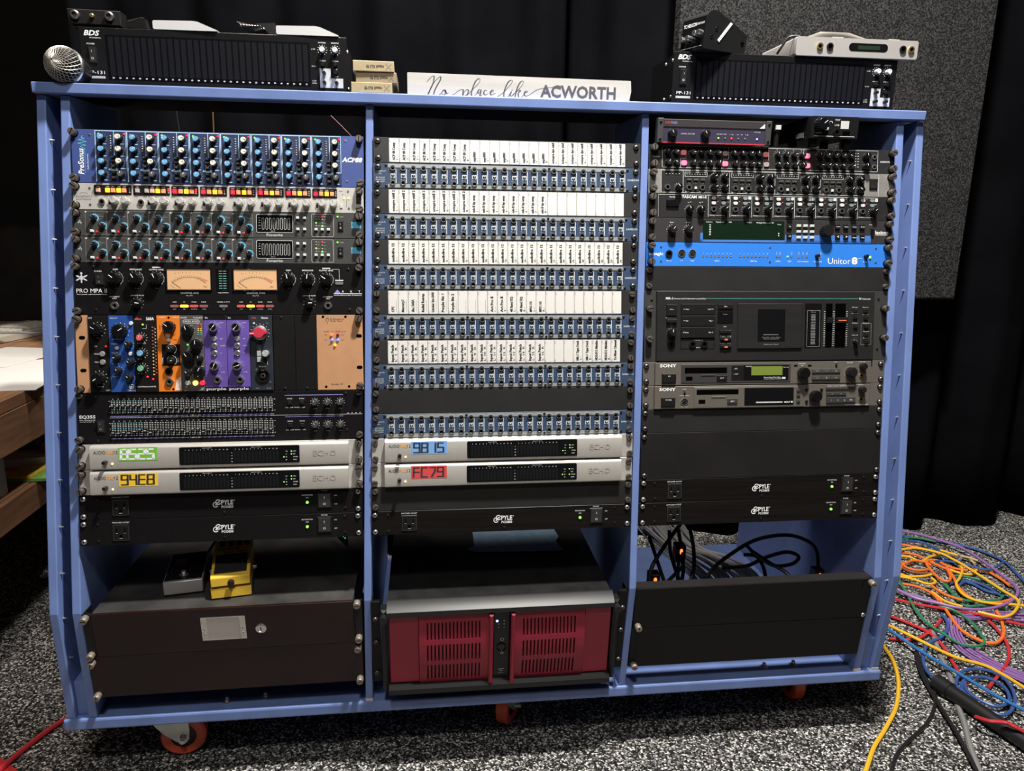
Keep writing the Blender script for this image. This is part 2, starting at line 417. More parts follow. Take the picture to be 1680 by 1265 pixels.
# ---------------------------------------------------------------- the blue rack cabinet
RX = Vector((.74, .25, 0))
rack = thing('equipment_rack', 'blue painted three bay equipment rack with leaning front on casters', 'rack', Matrix.Translation(RX))
def fy(z): return z*math.tan(T1)+.004 if z >= LZ else LY+.004+(LZ-z)*math.tan(T2)
def bevel(o, w=.0018, seg=2):
    m = o.modifiers.new('bevel', 'BEVEL'); m.width = w; m.segments = seg; m.limit_method = 'ANGLE'; m.angle_limit = math.radians(40)
def board(name, x0, x1, prof, m='paint_blue', parent=rack, bev=.0018):
    n = len(prof); vs = []
    for x in (x0, x1):
        for (y, z) in prof: vs.append((x+SHEAR*z-RX.x, y-RX.y, z+FLOOR-RX.z))
    A = sum(prof[i][0]*prof[(i+1) % n][1]-prof[(i+1) % n][0]*prof[i][1] for i in range(n))
    fs = [tuple(range(n)), tuple(range(2*n-1, n-1, -1))]+[(i, n+i, n+(i+1) % n, (i+1) % n) for i in range(n)]
    if A > 0: fs = [f[::-1] for f in fs]
    me = bpy.data.meshes.new(name); me.from_pydata(vs, [], fs); me.materials.append(MATS[m]); me.update()
    o = bpy.data.objects.new(name, me); COL.objects.link(o); o.parent = parent
    if bev: bevel(o, bev)
    return o
SIDE = [(fy(.756), .756), (fy(LZ), LZ), (fy(-.344), -.344), (.60, -.344), (.60, -.12), (.326, -.03), (.326, .756)]
board('side_board', -.0556, -.0406, SIDE); board('side_board', -.0180, -.0030, SIDE)
board('side_board', 1.4835, 1.4985, SIDE); board('side_board', 1.524, 1.539, SIDE)
board('divider', .4850, .4985, SIDE); board('divider', .9836, .9971, SIDE)
for a, c in ((.4850, .4985), (1.4835, 1.4985), (1.524, 1.539)):
    board('bare_edge', a, c, [(fy(-.338)-.0006, -.338), (fy(-.3439)-.0006, -.3439), (fy(-.3439)+.006, -.3439), (fy(-.338)+.003, -.338)], 'raw_wood_edge', bev=0)
ZF = -.270
for a, c in ((-.0406, -.018), (1.4985, 1.524)):
    board('filler_block', a+.0002, c-.0002, [(fy(ZF)+.010, ZF), (fy(-.344)+.010, -.344), (fy(-.344)+.05, -.344), (fy(ZF)+.05, ZF)])
board('base_board', -.062, 1.545, [(fy(-.344)-.004, -.344), (fy(-.344)-.004, -.367), (.62, -.367), (.62, -.344)], bev=.004)
def wbox(name, x0, x1, y0, y1, z0, z1, m, parent, o_=RX, bev=0.):
    b = MB(); c = o_
    b.box(x0-c.x, x1-c.x, y0-c.y, y1-c.y, z0-c.z, z1-c.z, m); ob = b.obj(name, parent, scale=1)
    if bev: bevel(ob, bev)
    return ob
wbox('front_rail', -.040, 1.549, .114, .150, .757+FLOOR, .7745+FLOOR, 'paint_blue', rack, bev=.002)
wbox('top_deck', -.0556+.0163, 1.539+.0163, .1502, .345, .762+FLOOR, .7745+FLOOR, 'black_rail', rack)
# steel rails behind the panel ears
def rail(bay, side, lower):
    x0 = bay*PER+(0 if side == 0 else .4676); x1 = x0+.015
    if not lower:
        z0, z1 = 0., 16*UM*math.cos(T1); ys = lambda z: z*math.tan(T1)+.0045
    else:
        z0, z1 = LZ-4*UM*math.cos(T2), LZ; ys = lambda z: LY+.0045+(LZ-z)*math.tan(T2)
    board('rack_rail', x0, x1, [(ys(z0), z0), (ys(z1), z1), (ys(z1)+.002, z1), (ys(z0)+.002, z0)], 'black_rail', bev=0)
    xa = x0 if side == 0 else x1-.002
    board('rack_rail', xa, xa+.002, [(ys(z0), z0), (ys(z1), z1), (ys(z1)+.03, z1), (ys(z0)+.03, z0)], 'black_rail', bev=0)
for bay in range(3):
    for side in (0, 1):
        rail(bay, side, False); rail(bay, side, True)
# screw tips poking into the gaps between the doubled side boards
tip = MB().lathe(0, 0, [(2.2, 0), (1.6, 3), (.3, 7)], 'steel', 8).mesh('screw_tip')
for i in range(13):
    z = -.30+i*.082
    for x, s in ((-.0406, 1), (1.524, -1)):
        o = bpy.data.objects.new('screw_tip', tip); COL.objects.link(o); o.parent = rack
        o.location = (x+SHEAR*z-RX.x, fy(z)+.013-RX.y, z+FLOOR); o.rotation_euler = (0, s*math.pi/2, 0)
# bolts on the base board
bolt = MB().lathe(0, 0, [(9, 0), (9, 1.5)], 'steel', 16).lathe(0, 0, [(5.5, 1.5), (5.5, 6)], 'steel', 6).lathe(0, 0, [(3.6, 6), (3.6, 11)], 'steel', 12).mesh('bolt')
for x, y in ((.215, .03), (.285, .036), (1.295, .035), (1.36, .037), (.735, .022)):
    o = bpy.data.objects.new('bolt', bolt); COL.objects.link(o); o.parent = rack; o.location = (x-RX.x, y-RX.y, -.344+FLOOR)
# casters
mat('caster_orange', (.62, .085, .035), .4, noise=.15, scale=40); mat('caster_zinc', (.5, .5, .46), .38, metal=.75, noise=.15, scale=30); mat('caster_core', (.012, .012, .012), .5)
def _wheel(b):
    b.lathe(0, 0, [(24, -12), (38, -13), (42, -10), (42.5, 0), (42, 10), (38, 13), (24, 12)], 'caster_orange', 40, False)
    b.lathe(0, 0, [(5, 11), (24, 9.5)], 'caster_core', 30, False); b.lathe(0, 0, [(24, -9.5), (5, -11)], 'caster_core', 30, False)
    b.lathe(0, 0, [(24, 9.5), (24, 12)], 'caster_orange', 30, False); b.lathe(0, 0, [(24, -12), (24, -9.5)], 'caster_orange', 30, False)
reg('wheel', _wheel)
def _fork(b):   # local: x forward, y up from the axle, z along the axle
    for s in (-1, 1):
        pts = [(-6, -9), (6, -9), (11, -2), (13, 18), (11, 42), (28, 45), (44, 55), (44, 64), (-60, 64), (-57, 52), (-46, 32), (-30, 12), (-14, -3)]
        if s == 1: b.prism(pts, 17, 19.5, 'caster_zinc')
        else: b.prism(pts, -19.5, -17, 'caster_zinc')
    b.box(-58, 42, 57, 66, -19.5, 19.5, 'caster_zinc'); b.box(-60, 40, 67, 73.2, -38, 38, 'caster_zinc')
reg('fork', _fork)
reg('axle_bolt', lambda b: b.lathe(0, 0, [(9, 19.5), (9, 21), (7, 21), (7, 27), (4.4, 27), (4.4, 31)], 'steel', 12).lathe(0, 0, [(3, -24), (3, 19.5)], 'steel', 10))
reg('brake_lever', lambda b: b.box(28, 78, 58, 60.5, -14, 14, 'caster_zinc'))
for (x, y, a, br) in ((.115, .075, 8, 1), (.765, .105, 62, 0), (1.412, .125, 92, 0), (.115, .54, 20, 0), (1.41, .54, 40, 0)):
    f = inst('caster', 'fork', rack, 0, 0); f.matrix_basis = Matrix.Translation((x-RX.x, y-RX.y, .0428)) @ Matrix.Rotation(math.radians(a), 4, 'Z') @ Matrix.Rotation(math.pi/2, 4, 'X')
    inst('wheel', 'wheel', f, 0, 0); inst('axle_bolt', 'axle_bolt', f, 0, 0)
    if br: inst('brake_lever', 'brake_lever', f, 0, 0)
# ================================================================ LEFT BAY
jackmesh('jack', 5.2, 3.1, 2.6); jackmesh('jack_small', 4.6, 2.9, 1.8, 'steel'); jackmesh('jack_nut', 6.2, 3.4, 3.4, 'nickel', True)
# ---- blue eight channel compressor
mat('acp_blue', (.045, .075, .24), .42, noise=.06, scale=20); mat('acp_navy', (.022, .034, .085), .4, noise=.08, scale=30); mat('acp_line', (.42, .60, .80), .5)
mat('cap_blue', (.13, .36, .62), .4); mat('cap_cream', (.72, .68, .56), .4); mat('cap_dark', (.09, .085, .08), .45); mat('logo_cyan', (.12, .45, .62), .5)
knobmesh('knob_blue', 4.7, 14, 'black_plastic', 'cap_blue', pw=.8, skirt=1.08); knobmesh('knob_cream', 4.7, 14, 'black_plastic', 'cap_cream', 'ink', pw=.8, skirt=1.08); knobmesh('knob_dark', 4.7, 12, 'black_plastic', 'cap_dark', pw=1., skirt=1.08)
btnmesh('button_flat', 6.6, 4.2, 5, 'black_plastic', .6, 'dark_grey')
def acp():
    t = rackunit('compressor_unit', 'blue compressor with rows of light blue and cream knobs, topmost in the left bay', 'audio processor', 0, 0, 2, pm='acp_blue', screws=('thumbscrew', (7, 82)), sx=(6, 476))
    p = MB(); L = MB()
    for i in range(8):
        x = 38+50.8*i
        p.box(x, x+50.2, 2.5, 87.5, 0, .8, 'acp_navy')
        L.quad(x, x+1.5, 2.5, 87.5, 1, 'acp_line'); L.quad(x, x+50, 86, 87.3, 1, 'acp_line'); L.quad(x+30, x+31, 24, 86, 1, 'acp_line')
        L.quad(x+31, x+50, 24, 24.8, 1, 'acp_line'); L.quad(x+49.2, x+50, 24, 86, 1, 'acp_line')
        for y in (65.5, 45.5, 25.5, 5.5):
            L.quad(x+13, x+18, y-1, y+.2, 1, 'acp_line'); L.text('%d' % (i+1), x+8, y, 1.5, 'acp_line', z=1.05, res=1)
            L.quad(x+40, x+47, y-.6, y+.2, 1, 'acp_line')
        for y in (74, 54, 34, 15):
            L.ticks(x+13, y, 6, 7.2, -40, 220, 9, .35, 1, 'acp_line')
            if y > 20: L.ticks(x+40.5, y, 6, 7.2, -40, 220, 9, .35, 1, 'acp_line')
        L.frame(x+25, x+36, 20.5, 33, .8, 1, 'acp_line'); L.quad(x+23, x+36, 21.5, 24, 1.05, 'acp_line')
        L.add([(x+20, 22.7, 1.05), (x+24, 20.5, 1.05), (x+24, 25, 1.05)], [(0, 1, 2)], 'acp_line')
    p.obj('channel_panel', t)
    L.text('PreSonus', 19, 14, 9, 'white_print', rot=math.pi/2, bold=.02, shear=.2, w=43)
    L.text('Audio Electronics', 26.5, 22, 2.6, 'white_print', rot=math.pi/2, w=26)
    L.quad(21, 21.6, 16, 56, .3, 'logo_cyan')
    z = [(22, 56), (14, 60), (24, 62), (10, 65), (25, 68), (11, 71), (22, 73), (16, 75), (19, 78)]
    for a, c in zip(z, z[1:]): L.line(*a, *c, .9, .3, 'logo_cyan')
    L.text('ACP88', 445, 44, 7.6, 'white_print', bold=.035, shear=.22, w=35)
    L.obj('lettering', t)
    R = random.Random(4)
    for i in range(8):
        x = 38+50.8*i
        for k, y in enumerate((74.5, 54.5, 34.5, 15)):
            inst('knob', 'knob_blue', t, x+13, y, 0, R.uniform(-1.6, 1.6))
            if k < 3: inst('knob', 'knob_cream', t, x+40.5, y+.5, 0, R.choice((-1.5, -1.2, -2.1, .2, -1.7)))
        inst('knob', 'knob_dark', t, x+41.5, 14.5, 0, R.uniform(-.7, .5))
        for y in (43, 36.5, 28, 17.5, 9): inst('button', 'button_flat', t, x+29.5, y, .8)
        for k in range(7): L2 = inst('indicator', 'led_off', t, x+25, 78-k*4, .8)
        inst('indicator', 'led_red', t, x+47, 82, .8); inst('indicator', 'led_green' if i != 1 else 'led_off', t, x+6.5, 81, .8)
    for x, y in ((30, 80), (33, 11), (452, 80.5), (453, 11)): inst('panel_screw', 'panel_screw', t, x, y)
acp()
# ---- silver eight channel preamp
mat('aud_silver', (.60, .585, .55), .34, metal=.35, noise=.04, scale=80); mat('aud_window', (.012, .009, .009), .3)
mat('lamp_pale', (.62, .38, .27), .5, emit=.12); mat('lamp_off', (.42, .40, .38), .5); led('lamp_yellow', (1, .52, .02), 1.5); led('lamp_red', (.95, .018, .05), 1.1); mat('lamp_orange', (.80, .27, .12), .5, emit=.3); mat('lamp_yellow_edge', (.5, .2, .02), .5, emit=.2)
for k, m in (('pale', 'lamp_pale'), ('off', 'lamp_off'), ('yellow', 'lamp_yellow'), ('red', 'lamp_red'), ('orange', 'lamp_orange')):
    def fn(b, m=m): b.box(-3.3, 3.3, -3.4, 3.4, 0, 3, m, .7); b.text('/', 0, -1.3, 2.4, 'ink_grey', 'C', z=3.1, res=1)
    reg('cap_'+k, fn)
knobmesh('knob_silver', 5.9, 14, 'light_metal', None, 'ink_grey', pw=.7, flute=12) if mat('light_metal', (.74, .73, .70), .34, metal=.45) else 0
reg('toggle', lambda b: b.box(-1.8, 1.8, -4, 4, 0, .6, 'black_plastic').box(-1.1, 1.1, -.2, 3, .6, 4, 'dark_steel', .3))
def aud():
    t = rackunit('preamp_unit', 'silver one unit preamp with red and yellow lit buttons and paired silver knobs', 'audio preamp', 0, 2, 1, pm='aud_silver', screws=('thumbscrew', (7, 38)), sx=(6, 476))
    win = [(35, 95), (98, 157), (160, 204), (207, 251), (255.5, 299), (302, 346), (349, 392), (395, 437)]
    kn = [(69, 86), (132, 149), (176, 195), (222, 241), (273, 292), (319, 339), (365, 385), (412, 431)]
    L = MB()
    for i, (a, c) in enumerate(win):
        MB().rbox(a, c, 25, 41.5, 0, .7, 1.6, 'aud_window').obj('button_window', t)
        if i < 2:
            xs = [a+7, a+22, a+31, a+40, a+49]; cs = (['pale', 'yellow', 'orange', 'yellow', 'orange'], ['off', 'off', 'pale', 'yellow', 'orange'])[i]; lx = a+57
        else:
            xs = [a+5.5, a+15, a+24.5, a+33.5]; cs = ['red', 'orange', 'yellow', 'orange']; lx = a+40
        for x, k in zip(xs, cs): inst('button', 'cap_'+k, t, x, 32.5, .7); L.quad(x-2.5, x+2.5, 38.2, 39.3, .9, 'dim_print')
        L.text('PHASE', xs[0]-2.5, 26.4, 1.2, 'dim_print', z=.9, res=1)
        for y in (36, 33, 29.5): inst('indicator', 'led_red' if i in (1, 2) and y > 30 else 'led_off', t, lx, y, .7)
        for x in kn[i]:
            L.arc(x, 15, 7, 7.5, -45, 225, .3, 'ink_grey', 14); L.text('GAIN', x-3, 4.2, 1.3, 'ink', z=.3, res=1); inst('knob', 'knob_silver', t, x, 15, 0, random.uniform(-.4, .9))
        if i < 2: inst('jack', 'jack', t, kn[i][0]-22, 13); L.text('D.I', kn[i][0]-24, 3, 2, 'ink', res=1)
        inst('toggle_switch', 'toggle', t, kn[i][0]-9.5, 13)
    L.text('audient', 5, 20.5, 4.6, 'ink_grey', shear=.35, w=27); L.text('ASP880', 5, 16.2, 2.2, 'ink_grey', w=25); L.arc(18, 15, 13, 13.5, 60, 120, .3, 'ink_grey')
    L.text('48kHz', 440, 37, 1.8, 'ink', res=1); L.text('96', 445, 31.5, 1.8, 'ink', res=1); L.line(453, 24, 453, 10, .4, .3, 'ink')
    L.obj('lettering', t)
    for x, y in ((28, 36), (28, 8.5), (456, 38), (457, 8.5)): inst('panel_screw', 'panel_screw', t, x, y)
    inst('indicator', 'led_yellow', t, 449, 26); inst('indicator', 'led_yellow', t, 457, 26)
    btnmesh('btn_outline', 4.6, 7, 1.5, 'light_metal', .4); inst('button', 'btn_outline', t, 444, 12)
    rockermesh('rocker_small', 9, 13, None); inst('power_switch', 'rocker_small', t, 474, 23)
aud()
# ---- two dark grey eight channel preamps
mat('oct_grey', (.048, .048, .046), .42, noise=.06, scale=60); mat('oct_blue', (.16, .50, .78), .45); mat('sticker_cyan', (.12, .50, .78), .5)
knobmesh('knob_oct', 4.3, 10, 'black_plastic', None, 'dim_print', pw=.6, skirt=1.1); btnmesh('button_pale', 5, 4, 5, 'light_grey', .5); btnmesh('button_lit', 5.4, 4.2, 5, 'light_grey', .5)
rockermesh('rocker_tiny', 9, 17)
def oct_(u, which):
    t = rackunit('preamp_unit', 'dark grey one unit preamp with blue ring knobs, %s of the matching pair' % which, 'audio preamp', 0, u, 1, 'matching dark grey preamps', pm='oct_grey', screws=('thumbscrew', (6, 38)), sx=(6, 476))
    L = MB(); A = MB()
    for i in range(8):
        x = 19.5+34.3*i
        L.frame(x, x+33.6, 2.6, 42, .35, .3, 'dim_print'); L.quad(x, x+2.6, 39.6, 42, .35, 'light_grey')
        A.arc(x+15, 30.5, 5.0, 6.8, -50, 130, .3, 'oct_blue', 18); A.ticks(x+15, 30.5, 6.9, 8.2, -50, 200, 9, .45, .3, 'oct_blue')
        A.arc(x+28, 17, 5.0, 6.8, -50, 130, .3, 'oct_blue', 18)
        L.text('Mic', x+4, 11.5, 1.6, 'dim_print', res=1); L.quad(x+22, x+31, 33, 33.5, .3, 'dim_print'); L.text('Line', x+22, 35, 1.6, 'dim_print', res=1); L.text('Level', x+22, 5, 1.6, 'light_grey', res=1); L.text('Inst', x+22, 29, 1.5, 'dim_print', res=1)
        inst('knob', 'knob_oct', t, x+15, 30.5, 0, random.uniform(-.5, 2.4)); inst('knob', 'knob_oct', t, x+28, 17, 0, random.uniform(-.4, 2))
        inst('button', 'button_pale', t, x+11, 8.5); inst('indicator', 'led_red' if (u == 4 or i not in (2, 3)) and not (u == 4 and i == 7) else 'led_off', t, x+18.5, 8)
    A.obj('ring_marking', t)
    MB().rbox(300, 361, 9.5, 40, 0, .6, 2.5, 'black_gloss').obj('meter_window', t)
    L.rframe(299.5, 361.5, 9, 40.5, 3, .7, .75, 'light_grey')
    for i in range(8):
        x = 311+6.2*i; L.rframe(x-1.9, x+1.9, 14.5, 34.5, 1.9, .45, .75, 'light_grey')
    for y in (34, 30, 26, 21, 16): L.quad(303.5, 306.5, y, y+.6, .75, 'light_grey')
    L.text('INPUTS', 324, 11, 1.5, 'light_grey', z=.75, res=1)
    L.text('Focusrite', 330, 3.2, 4.6, 'light_grey', 'C', bold=.012, w=27)
    L.rframe(393, 431, 3, 42.5, 2.5, .5, .3, 'light_grey')
    for x, y in ((370, 35), (381.5, 35), (370, 15.5), (381.5, 15.5), (401, 15.5), (411.5, 15.5), (422, 15.5)):
        inst('button', 'button_pale', t, x, y); L.text('44.1', x-2.5, y-9.5, 1.7, 'light_grey', res=1)
    for k, x, y in (('led_red', 411.5, 38), ('led_off', 401, 38), ('led_off', 411.5, 32.5), ('led_off', 401, 33.5), ('led_green', 401, 27), ('led_off', 411.5, 26.5), ('led_green', 411.5, 21.5), ('led_off', 401, 22)):
        inst('indicator', k, t, x, y); L.text('Sync', x+3, y-.6, 1.3, 'light_grey', res=1)
    inst('indicator', 'led_green', t, 438, 38); L.text('Power', 442, 37.2, 1.7, 'light_grey', res=1)
    inst('power_switch', 'rocker_tiny', t, 443, 21.5)
    MB().box(461.5, 478, 18.5, 29.5, 0, .3, 'sticker_cyan').obj('sticker', t)
    L.line(8, 21, 11, 27, .6, .3, 'light_grey'); L.line(11, 27, 13, 20, .6, .3, 'light_grey'); L.line(7, 23, 14, 23, .6, .3, 'light_grey')
    L.obj('lettering', t)
oct_(3, 'upper'); oct_(4, 'lower')
# ---- black two channel tube preamp with amber meters
mat('meter_amber', (.60, .36, .185), .5, emit=.14, noise=.04, scale=30); mat('meter_red', (.6, .05, .04), .5); mat('lozenge_red', (.50, .07, .06), .4, emit=.25); mat('lozenge_dim', (.28, .09, .09), .4); led('lozenge_amber', (1, .42, .04), 2.2); mat('lozenge_grey', (.16, .15, .15), .4)
mat('logo_purple', (.28, .24, .62), .5); mat('teal_dim', (.10, .30, .24), .4, emit=.15); mat('logo_lilac', (.62, .62, .68), .5)
knobmesh('knob_mpa', 9.0, 14, 'black_plastic', 'black_gloss', 'white_print', pw=1.3, skirt=1.12, flute=14, plen=(.05, 1.0)); knobmesh('knob_mpa_small', 7.0, 12, 'black_plastic', 'black_gloss', 'white_print', pw=1.2, skirt=1.12, plen=(-.1, 1.0))
rockermesh('rocker', 15, 20, 'dim_print')
def loz(k, m): reg(k, lambda b: b.rbox(-7, 7, -2.3, 2.3, 0, 1.4, 2.2, m))
for k in ('red', 'dim', 'amber', 'grey'): loz('loz_'+k, 'lozenge_'+k)
def mpa():
    t = rackunit('tube_preamp', 'black two channel tube preamp with two amber needle meters', 'audio preamp', 0, 5, 2, screws=('thumbscrew', (7, 82)), sx=(6, 476))
    L = MB()
    inst('power_switch', 'rocker', t, 41, 60.5); L.text('POWER', 33, 73, 2.6, 'white_print', w=12)
    for (x, y, a) in ((67, 62.5, .9), (100, 62.5, .5), (134, 62.5, .4), (354, 62, .2), (387, 62, -.1), (419, 62, 1.0)):
        L.arc(x, y, 11.5, 12.2, -50, 60, .3, 'dim_print', 14); L.ticks(x, y, 11.5, 13, -50, 230, 11, .5, .3, 'white_print')
        inst('knob', 'knob_mpa', t, x, y, 0, a)
    for i, (x, s) in enumerate(((67, 'GAIN'), (100, 'IMPEDANCE'), (134, 'OUTPUT LEVEL'), (354, 'GAIN'), (387, 'IMPEDANCE'), (419, 'OUTPUT LEVEL'))):
        L.text(s, x, 76.5, 2.5, 'white_print', 'C', bold=.01); L.text('( dB )' if i % 3 == 0 else 'Ohms', x, 45, 1.8, 'white_print', 'C', res=1)
        if i % 3 == 2: L.quad(x-7, x+7, 80.5, 82.5, .3, 'light_grey')
    for x, s in ((101, 1), (389, 1)):
        L.text('LOW CUT FILTER', x, 32.5, 2, 'white_print', 'C'); L.ticks(x, 20.5, 9.3, 10.6, -50, 230, 9, .5, .3, 'white_print'); inst('knob', 'knob_mpa_small', t, x, 20.5, 0, -1.7 if x < 200 else -1.55)
    for x in (64, 421):
        inst('jack', 'jack_nut', t, x, 16); L.text('INSTRUMENT', x, 30.5, 1.9, 'white_print', 'C'); L.text('INPUT', x, 27.5, 1.9, 'white_print', 'C')
    for (a, c, s) in ((151, 223, 'CHANNEL ONE'), (261.5, 334.5, 'CHANNEL TWO')):
        m = MB().box(a, c, 43.5, 78.5, 0, 1.2, 'meter_amber', .5)
        cx, cy = (a+c)/2, 22; z = 1.4
        m.arc(cx, cy, 43, 43.4, 62, 128, z, 'ink', 20); m.arc(cx, cy, 42.6, 43.7, 50, 62, z, 'meter_red', 8)
        m.ticks(cx, cy, 43.5, 46.5, 52, 128, 18, .4, z, 'ink'); m.ticks(cx, cy, 41, 43, 62, 128, 12, .35, z, 'ink_grey')
        m.line(cx-28, 56, cx-14, 46, .7, z, 'ink'); m.line(cx-31, 52, cx-24, 46, .4, z, 'ink_grey')
        m.text('VU', c-12, 47.5, 3, 'ink', z=z); m.line(cx+14, 65, cx+31, 58.5, .5, z, 'meter_red')
        for i, s2 in enumerate(('20', '10', '7', '5', '3', '2', '1', '0')): m.text(s2, cx-22+i*6, 70.5+1.5*math.sin(i/7*3.1), 1.8, 'ink', 'C', z=z, res=1)
        o = m.obj('needle_meter', t)
        f = MB(); 
        for q in ((a-2, a, 41.5, 80.5), (c, c+2, 41.5, 80.5), (a, c, 41.5, 43.5), (a, c, 78.5, 80.5)): f.box(*q, 0, 2.6, 'black_gloss', .5)
        f.obj('meter_bezel', o)
        L.text(s, cx, 36.5, 3, 'white_print', 'C', bold=.01); L.text('Meter Trim', cx, 32.5, 1.6, 'white_print', 'C', res=1)
        for i, k in enumerate(('dim', 'amber', 'red', 'dim') if a < 200 else ('red', 'amber', 'red', 'dim')):
            x = cx-27.5+i*16.2+2; inst('lozenge_button', 'loz_'+k, t, x, 15.3)
            L.text(('GAIN', 'HI', 'PLATE', 'PHASE')[i], x, 21.5, 1.9, 'white_print', 'C', res=1); L.text(('LOW', 'LED', 'NORMAL', 'NORM')[i], x, 9.5, 1.7, 'white_print', 'C', res=1)
    MB().box(232, 254, 42, 80, 0, 1, 'black_gloss', .4).obj('tube_meter', t)
    reg('bar_teal', lambda b: b.box(-2.6, 2.6, -.7, .7, 0, .5, 'teal_dim')); reg('bar_off', lambda b: b.box(-2.6, 2.6, -.7, .7, 0, .5, 'mid_grey'))
    for i in range(8):
        for x in (239.5, 246.5): inst('indicator', 'bar_teal' if i < 7 else 'bar_off', t, x, 46+i*4.2, 1)
    L.text('TUBE WARMTH', 243, 37.5, 1.8, 'white_print', 'C'); inst('lozenge_button', 'loz_grey', t, 243, 15.3); L.text('METERED OUTPUT', 243, 21.5, 1.8, 'white_print', 'C', res=1); L.text('OFF', 243, 9.5, 1.7, 'white_print', 'C', res=1)
    inst('lozenge_button', 'loz_grey', t, 441, 55.5); L.quad(434, 448, 59.5, 61.5, .3, 'light_grey'); L.line(441, 62, 441, 80, .4, .3, 'white_print'); L.line(429, 80, 441, 80, .4, .3, 'white_print')
    # insect emblem
    L.ell(12, 63, 2.3, 5, .3, 'logo_lilac'); L.ell(12, 70.5, 1.8, 2.2, .3, 'logo_lilac')
    for s in (-1, 1):
        L.ell(12+s*5.5, 65.5, 4.8, 1.3, .3, 'logo_lilac', rot=s*.45); L.ell(12+s*5.2, 60.5, 4.5, 1.2, .3, 'logo_lilac', rot=-s*.5)
    L.ell(12, 57, 1.2, 3, .3, 'logo_lilac')
    L.text('PRO MPA II', 3, 38, 7, 'white_print', w=49); L.text('TWO CHANNEL TUBE MICROPHONE PREAMP', 3, 34.3, 1.7, 'white_print', w=49)
    L.add([(432, 38, .3), (443, 38, .3), (437.5, 44.5, .3)], [(0, 1, 2)], 'logo_purple'); L.quad(431, 480, 37, 37.7, .3, 'white_print'); L.text('APPLIED RESEARCH AND TECHNOLOGY', 431, 33.6, 1.8, 'white_print', w=49)
    for s, x in (('A', 445), ('R', 460), ('T', 474)): L.text(s, x, 39, 4, 'white_print')
    L.obj('lettering', t)
    for x, y in ((32, 82), (33, 9), (457, 80), (458, 9)): inst('panel_screw', 'black_panel_screw', t, x, y)
mpa()
# ---- modular frame with copper ends, and its modules
mat('copper_face', (.47, .25, .13), .42, noise=.05, scale=40); mat('mod_black', (.008, .008, .008), .42, noise=.1, scale=60, spec=.25); mat('mod_blue', (.022, .075, .30), .38, noise=.05, scale=30); mat('mod_orange', (.72, .19, .02), .42, noise=.04, scale=30); mat('mod_grey', (.085, .082, .078), .42, noise=.06, scale=30); mat('mod_purple', (.115, .072, .32), .42, noise=.05, scale=30); mat('mod_slate', (.018, .024, .032), .42, noise=.06, scale=30)
MODULES = []
def frame500():
    t = rackunit('module_frame', 'three unit module frame with copper coloured ends and a blank black bay', 'rack frame', 0, 7, 3, panel=False, chassis=False, screws=('thumbscrew', (7, 126.5)), sx=(6, 476))
    e = MB().box(.3, 21.5, .4, 133, -3, 0, 'copper_face', .4)
    for y in (95, 39): e.rbox(6, 16, y-3, y+3, 0, .25, 2.9, 'black_hole')
    e.obj('end_plate', t)
    for y0, y1 in ((.4, 3), (130.6, 133)): MB().box(21.5, 327, y0, y1, -140, 0, 'black_panel').obj('frame_lip', t)
    MB().box(21.5, 460, .4, 133, -146, -141, 'chassis').obj('back_plate', t)
    for a, c in ((327.6, 364.6), (365, 402)):
        MB().box(a, c, .6, 132.8, -3, .2, 'mod_black', .5).obj('blank_panel', t)
    for x, y in ((342, 129), (346, 4), (384, 4)): inst('panel_screw', 'black_panel_screw', t, x, y)
    e = MB().box(402.4, 482.3, .4, 133, -3, .2, 'copper_face', .4); o = e.obj('end_plate', t)
    L = MB()
    for y in (96, 40): e = MB(); e.rbox(471, 481, y-3, y+3, .2, .4, 2.9, 'black_hole'); e.obj('slot_hole', t)
    for x, y in ((414, 130), (453, 130), (417, 6), (457, 6)): L.disc(x, y, 2.3, .4, 'black_hole', 12)
    L.text('Endangered', 426, 125, 2.6, 'ink', z=.5, w=24); L.text('Audio Rack', 426, 121.5, 2.4, 'ink', z=.5, w=22); L.arc(421.5, 125, 2.2, 2.9, -60, 230, .5, 'ink'); L.line(421, 122, 421.5, 118, .7, .5, 'ink')
    L.text('SLOT 1-5   SLOT 6-10', 415, 103, 2.1, 'ink', z=.5, w=38); L.text('+16V', 415, 97, 1.9, 'ink', z=.5); L.text('+16V', 444, 97, 1.9, 'ink', z=.5); L.text('-16V', 415, 88, 1.9, 'ink', z=.5); L.text('-16V', 444, 88, 1.9, 'ink', z=.5); L.text('+48V', 421, 79.5, 1.9, 'ink', z=.5)
    L.text('Smoko 10', 436, 9, 3.2, 'ink', 'C', z=.5, w=20)
    L.obj('lettering', t)
    ledmesh('lamp_red_big', 'lamp_red', 2.6, 3); ledmesh('lamp_dark_big', 'lamp_dark', 2.6, 3) if mat('lamp_dark', (.25, .01, .02), .25) else 0
    ledmesh('lamp_blue_big', 'lamp_blue', 2.6, 3) if led('lamp_blue', (.12, .2, .95), 1.2) else 0
    ledmesh('lamp_yellow_big', 'lamp_yellow', 2.4, 3)
    ledmesh('lamp_orange_big', 'lamp_orange2', 2.6, 3) if led('lamp_orange2', (1, .12, .03), 1.4) else 0
    for k, x, y in (('lamp_orange_big', 428, 98), ('lamp_dark_big', 439, 98), ('lamp_blue_big', 429, 89), ('lamp_blue_big', 439, 89), ('lamp_yellow_big', 434, 80)): inst('indicator', k, t, x, y, .2)
frame500()
